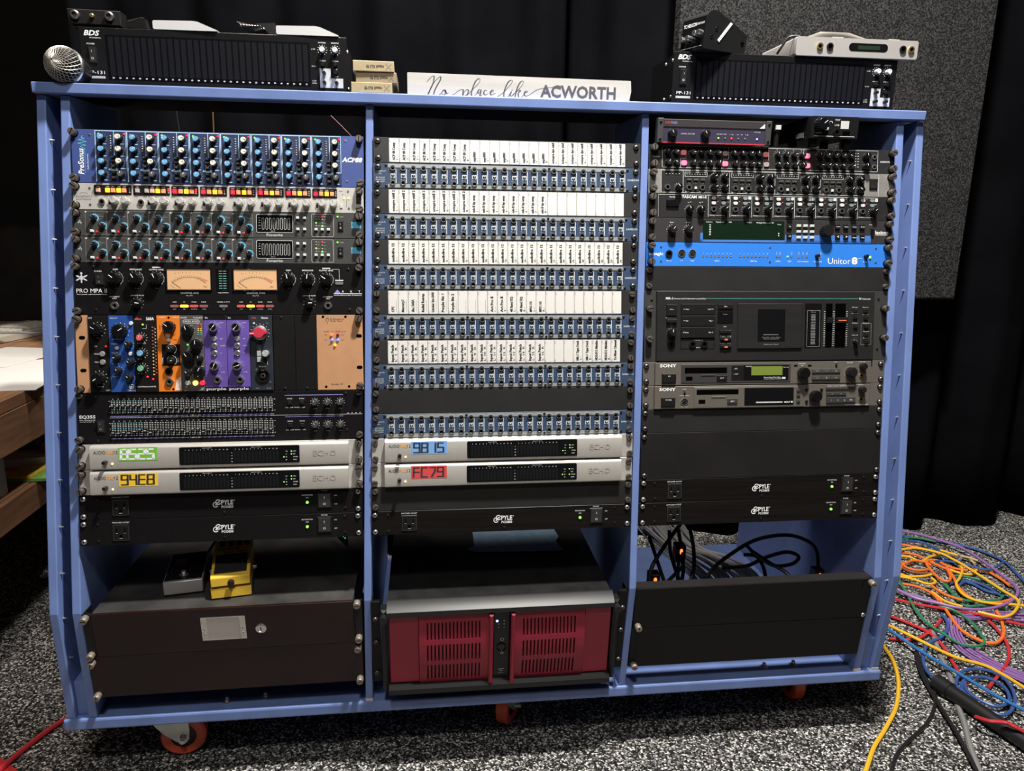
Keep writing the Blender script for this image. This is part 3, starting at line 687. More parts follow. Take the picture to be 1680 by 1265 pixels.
def module(name, label, x0, x1, pm, body_d=120):
    t = thing(name, label, 'audio module', umat(0, 7, 3) @ Matrix.Translation((0, 0, 0)), 'modules in the copper ended frame')
    MB().box(x0+.25, x1-.25, 1, 132.4, .1, 2.2, pm, .4).obj('face_panel', t)
    MB().box(x0+1, x1-1, 4, 129, -body_d, 0, 'chassis').obj('casing', t)
    return t, MB()
knobmesh('knob_big', 11, 15, 'black_plastic', 'black_gloss', 'white_print', pw=1.1, skirt=1.06, flute=16); knobmesh('knob_cp', 9, 15, 'black_plastic', 'black_gloss', 'white_print', pw=1., skirt=1.08, flute=14); knobmesh('knob_bar', 5.8, 12, 'black_plastic', None, 'white_print', pw=.9, top=.7)
mat('cap_red', (.68, .10, .10), .4); mat('cap_green', (.13, .38, .24), .4)
for k in ('red', 'green'): knobmesh('knob_'+k, 5.2, 14, 'black_plastic', 'cap_'+k, 'white_print', pw=.7, skirt=1.15)
knobmesh('knob_blue2', 5.2, 14, 'black_plastic', 'cap_blue', 'white_print', pw=.7, skirt=1.15)
reg('knob_chrome', lambda b: b.lathe(0, 0, [(7.6, 0), (7.6, 11), (7.1, 12), (5.7, 12), (5.5, 11.3)], 'nickel', 26, True, 'black_gloss').quad(-.6, .6, .3, 5.3, 11.7, 'white_print').quad(-.25, .25, -5.2, 0, 11.6, 'light_grey'))
reg('chrome_button', lambda b: b.lathe(0, 0, [(5, 0), (5, 2.5), (4.2, 3.2)], 'steel', 18).text('48', 0, -1.4, 2.6, 'ink', 'C', z=3.4))
reg('dark_button', lambda b: b.lathe(0, 0, [(4.6, 0), (4.6, 2), (4, 2.6)], 'mid_grey', 18))
reg('round_pale', lambda b: b.lathe(0, 0, [(3.4, 0), (3.4, 2), (2.8, 2.8)], 'light_grey', 16))
Z = 2.2
def mk(t, k, key, x, y, r=0.): return inst(k, key, t, x, y, Z, r)
t, L = module('preamp_module', 'black module with two large black knobs beside the copper end plate', 21.6, 55, 'mod_black')
for y, s in ((109, 1.), (26, 2.2)): L.ticks(38, y, 11.2, 13.2, -60, 240, 11, .6, Z+.3, 'white_print'); mk(t, 'knob', 'knob_cp', 38, y, s)
L.text('CP5', 23, 127, 2.6, 'white_print', z=Z+.3); L.text('MIC', 38, 93, 2, 'white_print', 'C', z=Z+.3); L.text('VOLUME', 38, 10, 2, 'white_print', 'C', z=Z+.3)
for y, s in ((79, '48V'), (66, 'PHASE'), (52, 'PAD')): L.text(s, 31, y, 2.2, 'white_print', z=Z+.3); mk(t, 'button', 'dark_button', 44, y+1) if y < 70 else mk(t, 'indicator', 'led_red', 50, 80)
L.text('CAPI', 47, 3.5, 2.4, 'light_grey', z=Z+.3); L.obj('lettering', t)
t, L = module('preamp_module', 'royal blue module with one large and five small black knobs', 55, 95.6, 'mod_blue')
L.ticks(75, 106, 13, 15, -60, 240, 11, .6, Z+.3, 'white_print'); mk(t, 'knob', 'knob_big', 75, 106, -1.)
for x, y, a in ((88, 83, .8), (68, 61, 1.7), (90, 52, .8), (70, 38, .4), (88, 26, .8)): L.ticks(x, y, 6.8, 8, -60, 240, 9, .4, Z+.3, 'white_print'); mk(t, 'knob', 'knob_bar', x, y, a)
for x, y in ((92.5, 119), (90, 67), (68, 77)): mk(t, 'button', 'round_pale', x, y)
for s, x, y in (('MERCURY', 58, 127), ('SATURATION', 60, 91), ('THRESH', 58, 83), ('RELEASE', 59, 68), ('ATTACK', 59, 49), ('RATIO', 60, 27)): L.text(s, x, y, 2, 'white_print', z=Z+.3)
L.rframe(85, 93, 7, 14.5, 2, 1, Z+.3, 'white_print'); L.text('m', 89, 9, 4, 'white_print', 'C', z=Z+.3, bold=.02); L.text('MERCURY', 89, 3, 2.2, 'white_print', 'C', z=Z+.3); L.obj('lettering', t)
t, L = module('compressor_module', 'narrow black module with red, blue and green capped knobs and lamp columns', 96, 133, 'mod_black')
for k, y, a in (('knob_red', 94.5, .2), ('knob_blue2', 68, -2.2), ('knob_green', 42, -2.2)): L.ticks(109, y, 7, 9.5, -60, 240, 11, .45, Z+.3, 'white_print'); mk(t, 'knob', k, 109, y, a)
L.text('dbx', 98, 125, 4, 'cap_red', z=Z+.3, bold=.02, w=12); L.text('560A', 117, 124.5, 5, 'white_print', z=Z+.3, bold=.02, w=13); L.text('COMPRESSOR/LIMITER', 98.5, 9, 2.3, 'white_print', z=Z+.3, w=31)
mat('led_dim_amber', (.55, .38, .10), .4, emit=.25); mat('led_dim_red', (.30, .06, .05), .4, emit=.1)
ledmesh('dot_amber', 'led_dim_amber', 1.3, 1); ledmesh('dot_red', 'led_dim_red', 1.3, 1)
for i in range(15): mk(t, 'indicator', 'dot_red' if i < 7 else 'dot_amber', 126.5, 112-i*5.8); L.text(str(20+i), 128.6, 111.3-i*5.8, 1.2, 'dim_print', z=Z+.3, res=1)
for i in range(14): mk(t, 'indicator', 'led_off' if i < 6 else 'dot_red', 131, 109-i*5.8)
mk(t, 'indicator', 'led_green', 111, 117); mk(t, 'indicator', 'led_red', 116, 27); mk(t, 'indicator', 'led_red', 125, 23)
for s, y in (('THRESHOLD', 84), ('RATIO', 57), ('OUTPUT', 32)): L.text(s, 101, y, 1.8, 'white_print', z=Z+.3)
L.line(110, 110, 117, 110, .4, Z+.3, 'white_print'); L.line(117, 110, 117, 117, .4, Z+.3, 'white_print'); L.obj('lettering', t)
t, L = module('reamp_module', 'bright orange module with black knobs and two jack sockets', 133.4, 172, 'mod_orange')
MB().box(141, 171.4, 46, 83, Z-.2, Z+.3, 'black_panel').obj('dark_plate', t); L.text('RADIAL', 143, 49, 2.4, 'white_print', rot=math.pi/2, z=Z+.5); L.text('REAMP', 168.5, 52, 1.8, 'dim_print', rot=math.pi/2, z=Z+.5)
for x, y, k, a in ((156, 113, 'knob_cp', .9), (157, 74.5, 'knob_bar', .3), (157, 55, 'knob_bar', -1.6)): L.arc(x, y, 8, 8.5, -60, 200, Z+.6, 'white_print') if k == 'knob_bar' else 0; mk(t, 'knob', k, x, y, a)
reg('round_orange', lambda b: b.lathe(0, 0, [(3.6, 0), (3.6, 2.4), (3, 3.2)], 'lamp_pale', 16))
mk(t, 'button', 'round_orange', 152, 98); mk(t, 'button', 'round_pale', 153, 90); mk(t, 'jack', 'jack_dark', 152, 36) if jackmesh('jack_dark', 6.5, 4, 2.6, 'black_plastic') is None else 0; mk(t, 'jack', 'jack_nut', 152, 18)
L.disc(154, 129, 1.9, Z+.3, 'black_hole'); L.disc(158, 5, 1.9, Z+.3, 'black_hole'); L.text('OPEN-X', 138, 128, 2.2, 'white_print', z=Z+.3); L.text('GAIN M', 160, 128, 2.2, 'white_print', z=Z+.3); L.text('BLEND', 140, 108, 2, 'ink', rot=math.pi/2, z=Z+.3); L.text('LIFT', 160, 98, 1.8, 'ink', z=Z+.3); L.text('SPEED', 160, 90, 1.8, 'ink', z=Z+.3)
mat('sticker_pink', (.78, .62, .54), .5); L.add([(160, 3, Z+.3), (171, 3, Z+.3), (171, 27, Z+.3), (164, 22, Z+.3)], [(0, 1, 2, 3)], 'sticker_pink'); L.text('X-Amp', 169, 7, 2.6, 'ink', rot=math.pi/2, z=Z+.5); L.obj('lettering', t)
t, L = module('channel_module', 'grey module crowded with black knobs and lit yellow and red buttons at its foot', 172.2, 211, 'mod_grey')
for x, y, k, a in ((186, 107, 'knob_cp', .3), (200, 82, 'knob_cp', 0), (186, 61, 'knob_cp', .6), (204, 58, 'knob_bar', .2), (203, 36, 'knob_cp', -.5), (184, 33, 'knob_bar', .7)): L.ticks(x, y, 10 if k == 'knob_cp' else 7, 11.3 if k == 'knob_cp' else 8, -60, 240, 9, .4, Z+.3, 'white_print'); mk(t, 'knob', k, x, y, a)
L.text('6X-500', 173.5, 127.5, 2.4, 'white_print', z=Z+.3); L.text('PreampEQ', 195, 127.5, 2.4, 'white_print', z=Z+.3); L.rframe(177, 205, 119, 125, 3, .4, Z+.3, 'white_print'); L.text('LINDELL AUDIO', 191, 121, 2.4, 'white_print', 'C', z=Z+.3)
L.frame(200.5, 208.5, 98, 119, .4, Z+.3, 'dim_print')
for i in range(6):
    for x in (202.5, 206.5): mk(t, 'indicator', ('dot_red', 'dot_red', 'dot_amber', 'dot_amber', 'dot_teal', 'dot_teal')[i], x, 116-i*3.2) if ledmesh('dot_teal', 'teal_dim', 1.3, 1) is None else 0
for x, m in ((182.5, 'light_grey'), (195, 'led_yellow'), (207, 'lamp_red')): reg('round_'+m, lambda b: b.lathe(0, 0, [(4.3, 0), (4.3, 2.4), (3.6, 3.2)], m, 16)); mk(t, 'button', 'round_'+m, x, 15.5)
mk(t, 'indicator', 'led_green', 184, 82); L.text('SF', 203, 3.5, 4, 'white_print', z=Z+.3, shear=.3); L.text('48V', 178, 8, 1.8, 'white_print', z=Z+.3); L.obj('lettering', t)
for x0, s in ((211.2, 'left'), (249.6, 'right')):
    t, L = module('preamp_module', 'violet module with two chrome rimmed knobs, %s of the violet pair' % s, x0, x0+38.2, 'mod_purple')
    MB().box(x0+.4, x0+37.8, 125, 132.4, Z-.2, Z+.3, 'black_panel').obj('dark_plate', t); L.text('Biz', x0+3, 127, 3, 'light_grey', z=Z+.5)
    for y, a in ((112, 2.4 if s == 'right' else -.7), (45, -1.2 if s == 'right' else -.4)): L.ticks(x0+17.5, y, 9.5, 11, -120, 120, 7, .45, Z+.3, 'light_grey'); mk(t, 'knob', 'knob_chrome', x0+17.5, y, a)
    for y, k in ((92, 'dark_button'), (80, 'chrome_button'), (67, 'chrome_button')): mk(t, 'button', k, x0+17.5, y)
    mk(t, 'jack', 'jack_nut', x0+20.5, 20.5)
    for q, y in (('GAIN', 119), ('48V', 91), ('SIGNAL', 79), ('Ø', 66), ('LEVEL', 33)): L.text(q, x0+27, y, 1.9, 'light_grey', z=Z+.3)
    MB().box(x0+.4, x0+37.8, 1, 7.8, Z-.2, Z+.3, 'black_panel').obj('dark_plate', t); L.text('purple', x0+2, 2.6, 4.6, 'light_grey', z=Z+.5, w=33, bold=.015); L.obj('lettering', t)
t, L = module('preamp_module', 'dark slate module with a big red pointer knob and combo socket', 288.2, 327, 'mod_slate')
mat('knob_crimson', (.52, .035, .07), .35)
def _red(b):
    b.lathe(0, 0, [(12.5, 0), (12.5, 3), (11, 3.6)], 'steel', 30)
    b.lathe(0, 0, [(9.8, 3.6), (9.6, 12), (8.6, 13.5)], 'knob_crimson', 28); b.prism([(-3.6, 6), (-1.6, 15.5), (1.6, 15.5), (3.6, 6), (3.6, -6), (1.6, -14), (-1.6, -14), (-3.6, -6)], 4, 13.3, 'knob_crimson'); b.quad(-.5, .5, 8, 15, 13.6, 'white_print')
reg('knob_red_pointer', _red)
L.ticks(306, 102, 14.5, 16.5, -70, 250, 15, .5, Z+.3, 'white_print'); mk(t, 'knob', 'knob_red_pointer', 306, 102, 1.65)
knobmesh('knob_grey', 6, 13, 'steel', 'cap_grey', 'white_print', pw=.8) if mat('cap_grey', (.36, .38, .38), .4) else 0
mk(t, 'knob', 'knob_grey', 316, 66, 1.2); btnmesh('key_grey', 6.5, 9, 4, 'cap_grey', .6); btnmesh('key_dark', 6.5, 9, 3, 'dark_grey', .6)
for y, k in ((76, 'key_dark'), (66, 'key_grey'), (55.5, 'key_grey')): mk(t, 'button', k, 303.5, y)
def _combo(b):
    b.lathe(0, 0, [(12.5, 0), (12.5, 2.2), (10, 2.4), (10, .5)], 'black_plastic', 28, True, 'black_gloss'); b.lathe(0, 0, [(4.6, .5), (4.2, 1.8), (2.4, 1.9), (2.4, .8)], 'dark_steel', 16, True, 'black_hole')
    for a in (.5, 2.6, 4.7): b.disc(7*math.cos(a), 7*math.sin(a), 1.3, .7, 'black_hole', 8)
    b.box(-2.5, 2.5, 8, 12, 2, 3.2, 'dark_steel')
reg('combo_socket', _combo); mk(t, 'combo_socket', 'combo_socket', 309, 27)
L.text('Novo', 309, 126.5, 3.4, 'white_print', z=Z+.3, bold=.015); L.text('AML', 292, 126.5, 3, 'cap_red', z=Z+.3); L.text('MIC/INST', 303, 42, 2, 'white_print', z=Z+.3); L.text('GAIN', 296, 4, 1.8, 'dim_print', z=Z+.3); L.text('AUDIO', 314, 4, 1.8, 'dim_print', z=Z+.3); L.line(317, 59, 317, 46, .4, Z+.3, 'white_print')
mk(t, 'indicator', 'round_white', 296, 118.5) if ledmesh('round_white', 'light_grey', 1.8, 1.6) is None else 0
for x, y in ((318, 118), (298, 37), (321, 15)): mk(t, 'panel_screw', 'panel_screw', x, y)
L.obj('lettering', t)
# ---- dual graphic equaliser
mat('eq_tick', (.50, .52, .50), .5); mat('eq_tick_cyan', (.20, .42, .48), .5)
reg('fader_cap', lambda b: b.box(-2.6, 2.6, -1.6, 1.6, 0, 6, 'black_plastic', .5).quad(-2.1, 2.1, -.35, .35, 6.15, 'white_print'))
knobmesh('knob_eq', 5.4, 9, 'dark_knob', None, 'light_grey', pw=.9, skirt=1.1) if mat('dark_knob', (.05, .05, .05), .45) else 0
btnmesh('button_eq', 7, 6, 3, 'black_plastic', .8)
def geq():
    t = rackunit('graphic_equaliser', 'black two unit graphic equaliser with two long rows of small sliders', 'equaliser', 0, 10, 2, screws=('thumbscrew', (9,)), sx=(5, 476))
    for x in (5, 476): inst('mounting_screw', 'slot_screw', t, x, 84)
    L = MB(); R = random.Random(2)
    FR = ['20', '25', '31.5', '40', '50', '63', '80', '100', '125', '160', '200', '250', '315', '400', '500', '630', '800', '1K', '1.25K', '1.6K', '2K', '2.5K', '3.15K', '4K', '5K', '6.3K', '8K', '10K', '12.5K', '16K', '20K']
    for row, (y0, y1) in enumerate(((54, 74.5), (14.5, 36))):
        for i in range(31):
            x = 59+i*8.8; n = 8
            for k in range(n):
                y = y0+(y1-y0)*k/(n-1); m = 'eq_tick_cyan' if i < 6 and k % 3 == 1 else 'eq_tick'
                L.quad(x-3.2, x-.7, y-.65, y+.65, .3, m); L.quad(x+.7, x+3.2, y-.65, y+.65, .3, m)
            L.quad(x-.5, x+.5, y0-1, y1+1, .35, 'black_hole')
            inst('slider', 'fader_cap', t, x, y0+(y1-y0)*(.62 if row == 0 and i < 6 else .32+R.uniform(-.12, .16)), .3)
            L.text(FR[i], x, y1+2.6, 1.5, 'white_print', 'C', res=1)
        for x in (53, 329): L.text('+12', x, y1-1, 1.6, 'white_print', 'C', res=1); L.text('0', x, (y0+y1)/2, 1.6, 'white_print', 'C', res=1); L.text('-12', x, y0, 1.6, 'white_print', 'C', res=1)
        yl = 47.5 if row == 0 else 8.5
        L.quad(54, 182, yl, yl+1, .3, 'logo_purple'); L.quad(207, 328, yl, yl+1, .3, 'logo_purple'); L.text('CHANNEL ONE' if row == 0 else 'CHANNEL TWO', 194.5, yl-.6, 2, 'white_print', 'C', res=1)
        L.quad(347, 448, (80 if row == 0 else 42), (81 if row == 0 else 42.8), .3, 'logo_purple')
        yk = 67.5 if row == 0 else 27.5
        for x in (355.5, 376.5): inst('button', 'button_eq', t, x, yk); L.text('RANGE' if x < 360 else 'BYPASS', x, yk+6, 1.9, 'white_print', 'C', res=1)
        L.text('6dB  12dB  BYPASS  CLIP', 348, yk-9.5, 1.7, 'white_print', w=34, res=1)
        for x in (399, 421, 443): L.ticks(x, yk, 6.8, 8.2, -50, 230, 9, .5, .3, 'white_print'); inst('knob', 'knob_eq', t, x, yk, 0, R.uniform(-.6, .6)); L.text('LEVEL', x, yk-12, 1.6, 'white_print', 'C', res=1)
    L.text('EQ355', 1.5+2, 45, 5.4, 'white_print', w=26, bold=.015); L.text('DUAL 31 BAND EQUALIZER', 3.5, 41, 1.6, 'white_print', w=26); L.text('CONSTANT Q', 3.5, 38.3, 1.4, 'white_print', w=24, res=1)
    L.quad(53, 482, 45.2, 45.7, .3, 'light_grey'); L.add([(454, 46, .3), (459, 46, .3), (456.5, 49, .3)], [(0, 1, 2)], 'logo_purple'); L.text('A   R   T', 462, 46.3, 2.2, 'white_print', w=17)
    L.obj('lettering', t)
    rockermesh('rocker_eq', 14, 23, 'dim_print'); inst('power_switch', 'rocker_eq', t, 38.5, 31)
    for x, y in ((31, 82), (32, 6), (453, 83), (454, 17)): inst('panel_screw', 'black_panel_screw', t, x, y)
geq()
# ---- champagne silver interfaces (left and middle bays)
mat('echo_silver', (.60, .575, .535), .36, metal=.45, noise=.03, scale=60); mat('echo_ear', (.56, .535, .50), .4, metal=.4); mat('echo_line', (.36, .34, .32), .4, metal=.4)
for k, c in (('green', (.17, .47, .05)), ('yellow', (.86, .52, .02)), ('lblue', (.17, .36, .72)), ('red', (.62, .06, .06))): mat('sticker_'+k, c, .55)
mat('fire_orange', (.85, .38, .08), .5); led('amber_dot', (1, .62, .2), 2.5)
ledmesh('amber_led', 'amber_dot', 1.7, 1.5); ledmesh('dot_green', 'led_green', 1.1, .8)
knobmesh('knob_tiny', 3.4, 11, 'black_plastic', None, None)
SEG = {'8': 'abcdefg', '5': 'afgcd', '2': 'abged', '9': 'abcdfg', '4': 'fgbc', 'E': 'adefg', '1': 'bc', 'F': 'aefg', 'C': 'adef', '7': 'abc'}
def seg(b, code, x0, y0, h, w, m, z):
    n = len(code); cw = w/n; u = cw*.74; t = 4.2 if code == '8525' else 3.5
    for i, ch in enumerate(code):
        x = x0+i*cw; y1 = y0+h; ym = y0+h*.52; k = .8
        L = {'a': (x-k+1, y1, x+u+k, y1), 'd': (x-k, y0, x+u+k, y0), 'g': (x-k, ym, x+u+k, ym), 'f': (x+.6, ym, x+.9, y1+k), 'b': (x+u, ym, x+u+.4, y1+k), 'e': (x, y0-k, x+.4, ym), 'c': (x+u, y0-k, x+u, ym)}
        if ch == '7': L['b'] = (x+u-1, ym, x+u+.4, y1+k); L['c'] = (x+u*.35, y0-k, x+u-1, ym+.5)
        for s in SEG[ch]: b.line(*L[s], t if s in 'bcef' else t*.62, z, m)
def echo(bay, u, code, colour, m, ink, extra=False):
    t = rackunit('audio_interface', 'champagne silver audio interface with %s %s sticker' % (colour, code), 'audio interface', bay, u, 1, 'champagne silver audio interfaces', pm='echo_ear', screws=('thumbscrew' if bay == 0 else 'slot_screw', (8, 37)), sx=(6, 476))
    b = MB(); x0, x1 = 24, 458.5
    # gently rounded front shell
    pr = [(1.2, 0), (1.2, 9), (3, 12), (7, 13.2), (37, 13.2), (41, 12), (43.3, 9), (43.3, 0)]
    vs = [(x, y, z) for x in (x0, x1) for (y, z) in pr]; n = len(pr)
    b.add(vs, [(i, n+i, n+i+1, i+1) for i in range(n-1)]+[tuple(range(n)), tuple(range(2*n-1, n-1, -1))], 'echo_silver')
    b.obj('front_shell', t)
    z = 13.3
    MB().rbox(171, 374, 7, 38, 12.5, z+.5, 2.5, 'black_gloss').obj('display_window', t)
    L = MB(); zz = z+.3
    L.text('AUDIO', 30.5, 29, 5.8, 'ink', z=zz, w=19.5); L.text('FIRE', 51, 29, 5.6, 'fire_orange', z=zz, w=12.5, bold=.02); L.text('12', 64, 29, 5.6, 'ink', z=zz, w=6)
    L.obj('lettering', t)
    s = MB().box(71, 135, 16.5, 39.5, z-.1, z+.25, m); seg(s, code, 75, 19.6, 16.6, 57, ink, z+.45); s.obj('sticker', t)
    D = MB(); zd = z+.75
    for a in (181, 265):
        for i in range(12): D.text(str(i+1), a+i*6.4, 31.8, 1.9, 'white_print', 'C', z=zd, res=1)
    D.text('ANALOG INPUTS', 217, 35.2, 1.4, 'light_grey', 'C', z=zd, res=1); D.text('ANALOG OUTPUTS', 300, 35.2, 1.4, 'light_grey', 'C', z=zd, res=1)
    for i, q in enumerate(('-6', '-12', '-24', '-42')): D.text(q, 258.5, 26-i*5.2, 1.8, 'white_print', 'C', z=zd, res=1)
    for i in range(4): D.text(('192', '96', '48', '44')[i], 350, 26.5-i*5, 1.8, 'white_print', z=zd, res=1); D.text(('1394', 'INT', 'WORD', 'SPDIF')[i], 363, 26.5-i*5, 1.8, 'white_print', z=zd, res=1)
    for x in list(range(178, 254, 6))+list(range(262, 338, 6)): D.quad(x, x+4.2, 10, 29.5, z+.6, 'meter_dim')
    D.obj('display_print', t)
    for x, y in ((360, 27.3), (360, 22.3 if code != 'FC79' else 17.3), (347, 17.3)): inst('indicator', 'dot_green', t, x, y, z+.6)
    E = MB(); E.text('ECHO', 417, 17.5, 10, 'echo_line', 'C', w=40, z=z+.25); E.text('ECHO', 417.4, 17.9, 9.2, 'echo_silver', 'C', w=38.4, z=z+.45); E.obj('emblem', t)
    inst('knob', 'knob_tiny', t, 50, 15, z-.3); inst('indicator', 'amber_led', t, 60.5, 12, z-.2)
mat('meter_dim', (.010, .011, .012), .2)
echo(0, 12, '8525', 'green', 'sticker_green', 'white_print'); echo(0, 13, '94E8', 'yellow', 'sticker_yellow', 'ink'); echo(1, 12, '9815', 'light blue', 'sticker_lblue', 'ink'); echo(1, 13, 'FC79', 'red', 'sticker_red', 'ink')
# ---- power conditioners
def _outlet(b):
    b.box(-14, 14, -14.5, 14.5, 0, 1.6, 'black_plastic', .5); z = 1.75
    b.rframe(-13, 13, -13.5, 13.5, 3, .5, z, 'dark_grey')
    b.quad(-7.6, -5.8, 0, 8, z, 'black_hole'); b.quad(5.8, 7.6, 0, 8, z, 'black_hole'); b.disc(0, -6, 3, z, 'black_hole', 12); b.quad(-3, 3, -9, -6, z, 'black_hole')
    for x in (-6.7, 6.7): b.quad(x-1.4, x+1.4, -.9, -.2, z+.05, 'light_grey')
    b.quad(-2.6, 2.6, -10, -9.4, z+.05, 'light_grey')
reg('outlet', _outlet); rockermesh('rocker_power', 25, 29); ledmesh('led_green_big', 'led_green', 2.6, 2.6)
def pyle(bay, u, where, pm='black_brushed'):
    t = rackunit('power_conditioner', 'black power conditioner with outlet, %s' % where, 'power conditioner', bay, u, 1, 'black power conditioners', pm=pm, screws=('silver_screw', (7, 38)), sx=(7, 475))
    inst('outlet', 'outlet', t, 68, 21.5); inst('power_switch', 'rocker_power', t, 415.5, 24); inst('indicator', 'led_green_big', t, 385, 21)
    L = MB(); L.text('SWITCHED OUTLET', 68, 38.4, 2.4, 'white_print', 'C', w=29); L.text('PROTECTION', 385, 33, 2.2, 'white_print', 'C', w=19); L.text('ON', 385, 28.5, 2.2, 'white_print', 'C'); L.text('POWER', 415.5, 40.4, 2, 'white_print', 'C', w=11)
    L.text('ON', 432.5, 31, 2.2, 'white_print'); L.text('OFF', 432.5, 15.5, 2.2, 'white_print')
    L.obj('lettering', t); L = MB()
    L.text('PYLE', 236.5, 21.5, 8, 'white_print', bold=.025, w=20.5); L.text('®', 257.5, 27.5, 2.4, 'white_print'); L.text('PCO850', 237, 15.5, 4, 'white_print', bold=.025, w=20)
    for k, (cx, cy) in enumerate(((227, 21.5), (231.5, 26))): L.arc(cx, cy, 3.4, 5, 20, 330, .3, 'white_print', 18); L.ell(cx+.8, cy, 1.8, 1.2, .3, 'white_print', rot=.5)
    L.obj('logo', t)
    for x, y in ((30, 37), (30.5, 8), (451, 38), (452, 9), (242, 7.5)): inst('panel_screw', 'black_panel_screw', t, x, y)
    return t
pyle(0, 14, 'upper of two at the bottom of the left bay', 'black_panel'); pyle(0, 15, 'lowest in the left bay above the pedals', 'black_panel')
pyle(1, 15, 'the only one in the middle bay'); pyle(2, 14, 'upper of two at the bottom of the right bay'); pyle(2, 15, 'lowest in the right bay above the loose cables')
# ================================================================ MIDDLE BAY
mat('strip_black', (.020, .020, .020), .45, noise=.15, scale=20); mat('pb_blue', (.034, .058, .112), .42, noise=.05, scale=30); mat('pb_silver', (.36, .38, .38), .36, metal=.35); mat('pb_white', (.52, .55, .57), .45)
def cards():
    return [('ACP 88 Comp', [(' ACP 88 Comp', str(i+1)) for i in range(8)]+[('asp880', str(i+1)) for i in range(8)]+[('octopre dyn mkII', str(i+1)) for i in range(8)]),
            ('octopre mkII 2', [('octopre mkII 2', str(i+1)) for i in range(8)]+[('mh-8 hp amp', str(i+1)) for i in range(8)]+[('', '')]*8),
            ('audiofire 12', [('audiofire 12', str(i+1)) for i in range(24)]),
            ('Mercury7', [('CP5', '-'), ('Mercury7', '-'), ('dbx 560A', '-'), ('Radial Reamp', '-'), ('Lindel 6x-500', '-'), ('Purple Biz 1', '-'), ('Purple Biz 2', '-'), ('', '-'), ('', '-'), ('', '-'), ('Art Pro II', '1'), ('Art Pro II', '2'), ('48 Band EQ', 'L'), ('48 Band EQ', 'R'), ('MPX1 FX', 'L'), ('MPX1 FX', 'R')]+[('', '')]*8),
            ('Input Patch', [('Input Patch', 'L  %d  R' % (i+1)) for i in range(16)]+[('', '')]*3+[('MR-1 Tape Deck', 'L'), ('MR-1 Tape Deck', 'R'), ('MDS-E12 Minidisc', 'L'), ('MDS-E12 Minidisc', 'R'), ('To Mixer Channel', '')])]
WHERE = ['reading ACP 88 Comp, topmost in the middle bay', 'reading octopre and mh-8 hp amp', 'reading audiofire 12 across all cards', 'reading Mercury7 and Purple Biz', 'reading Input Patch']
CW = 17.75
reg('label_card', lambda b: b.box(-CW/2+.24, CW/2-.24, 1.6, 42.6, 0, .6, 'paper_white'))
def strip(u, k, scr):
    t = rackunit('label_strip', 'black strip with white cards %s' % WHERE[k], 'label strip', 1, u, 1, 'card strips above the patch bays', pm='strip_black', screws=(scr, (8, 37)), sx=(8, 474), chassis=False)
    x0 = 27.5; L = MB()
    for i, (a, c) in enumerate(cards()[k][1]):
        x = x0+CW*(i+.5); inst('label_card', 'label_card', t, x, 0)
        z = .8
        L.line(x-CW/2+.9, 2, x-CW/2+.9, 9, .35, z, 'ink'); L.line(x-CW/2+.9, 35, x-CW/2+.9, 42, .35, z, 'ink'); L.text('%d a' % (i+1), x-CW/2+3.2, 3, 1.6, 'ink_grey', rot=math.pi/2, z=z, res=1); L.text('%d b' % (i+1), x-CW/2+3.2, 36, 1.6, 'ink_grey', rot=math.pi/2, z=z, res=1)
        fade = 'ink'; L.line(x-CW/2+.9, 9, x-CW/2+.9, 35, .22, z, 'ink_grey')
        if a: L.text(a.strip(), x+1.6, 4.5, 4.4, fade, rot=math.pi/2, z=z, bold=.045, w=min(37, 2.6*len(a.strip())+2))
        if c == '-': L.line(x+5.6, 5, x+5.6, 26, .5, z, 'ink_grey')
        elif len(c) > 2: L.text(c, x+7.2, 5.5, 3.6, 'ink', rot=math.pi/2, z=z, w=26, bold=.02)
        elif c:
            L.text(c, x+7.2, 6, 3.6, 'ink', rot=math.pi/2, z=z, bold=.02); L.line(x+6, 9.5, x+6, 13.5, .5, z, 'ink_grey')
            if (k == 0 and i >= 16) or k == 1: L.line(x+6, 19, x+6, 30, .5, z, 'ink_grey')
    L.obj('lettering', t)
reg('patch_switch', lambda b: b.box(-4, 4, -3.6, 3.6, 0, .5, 'pb_white').box(-2.6, 2.6, -1.5, 1.5, .5, 1.0, 'black_hole').box(-1, 1, -1.3, 1.3, .5, 2.4, 'steel', .3))
jackmesh('patch_jack', 4.9, 3.1, 2.8, 'nickel')
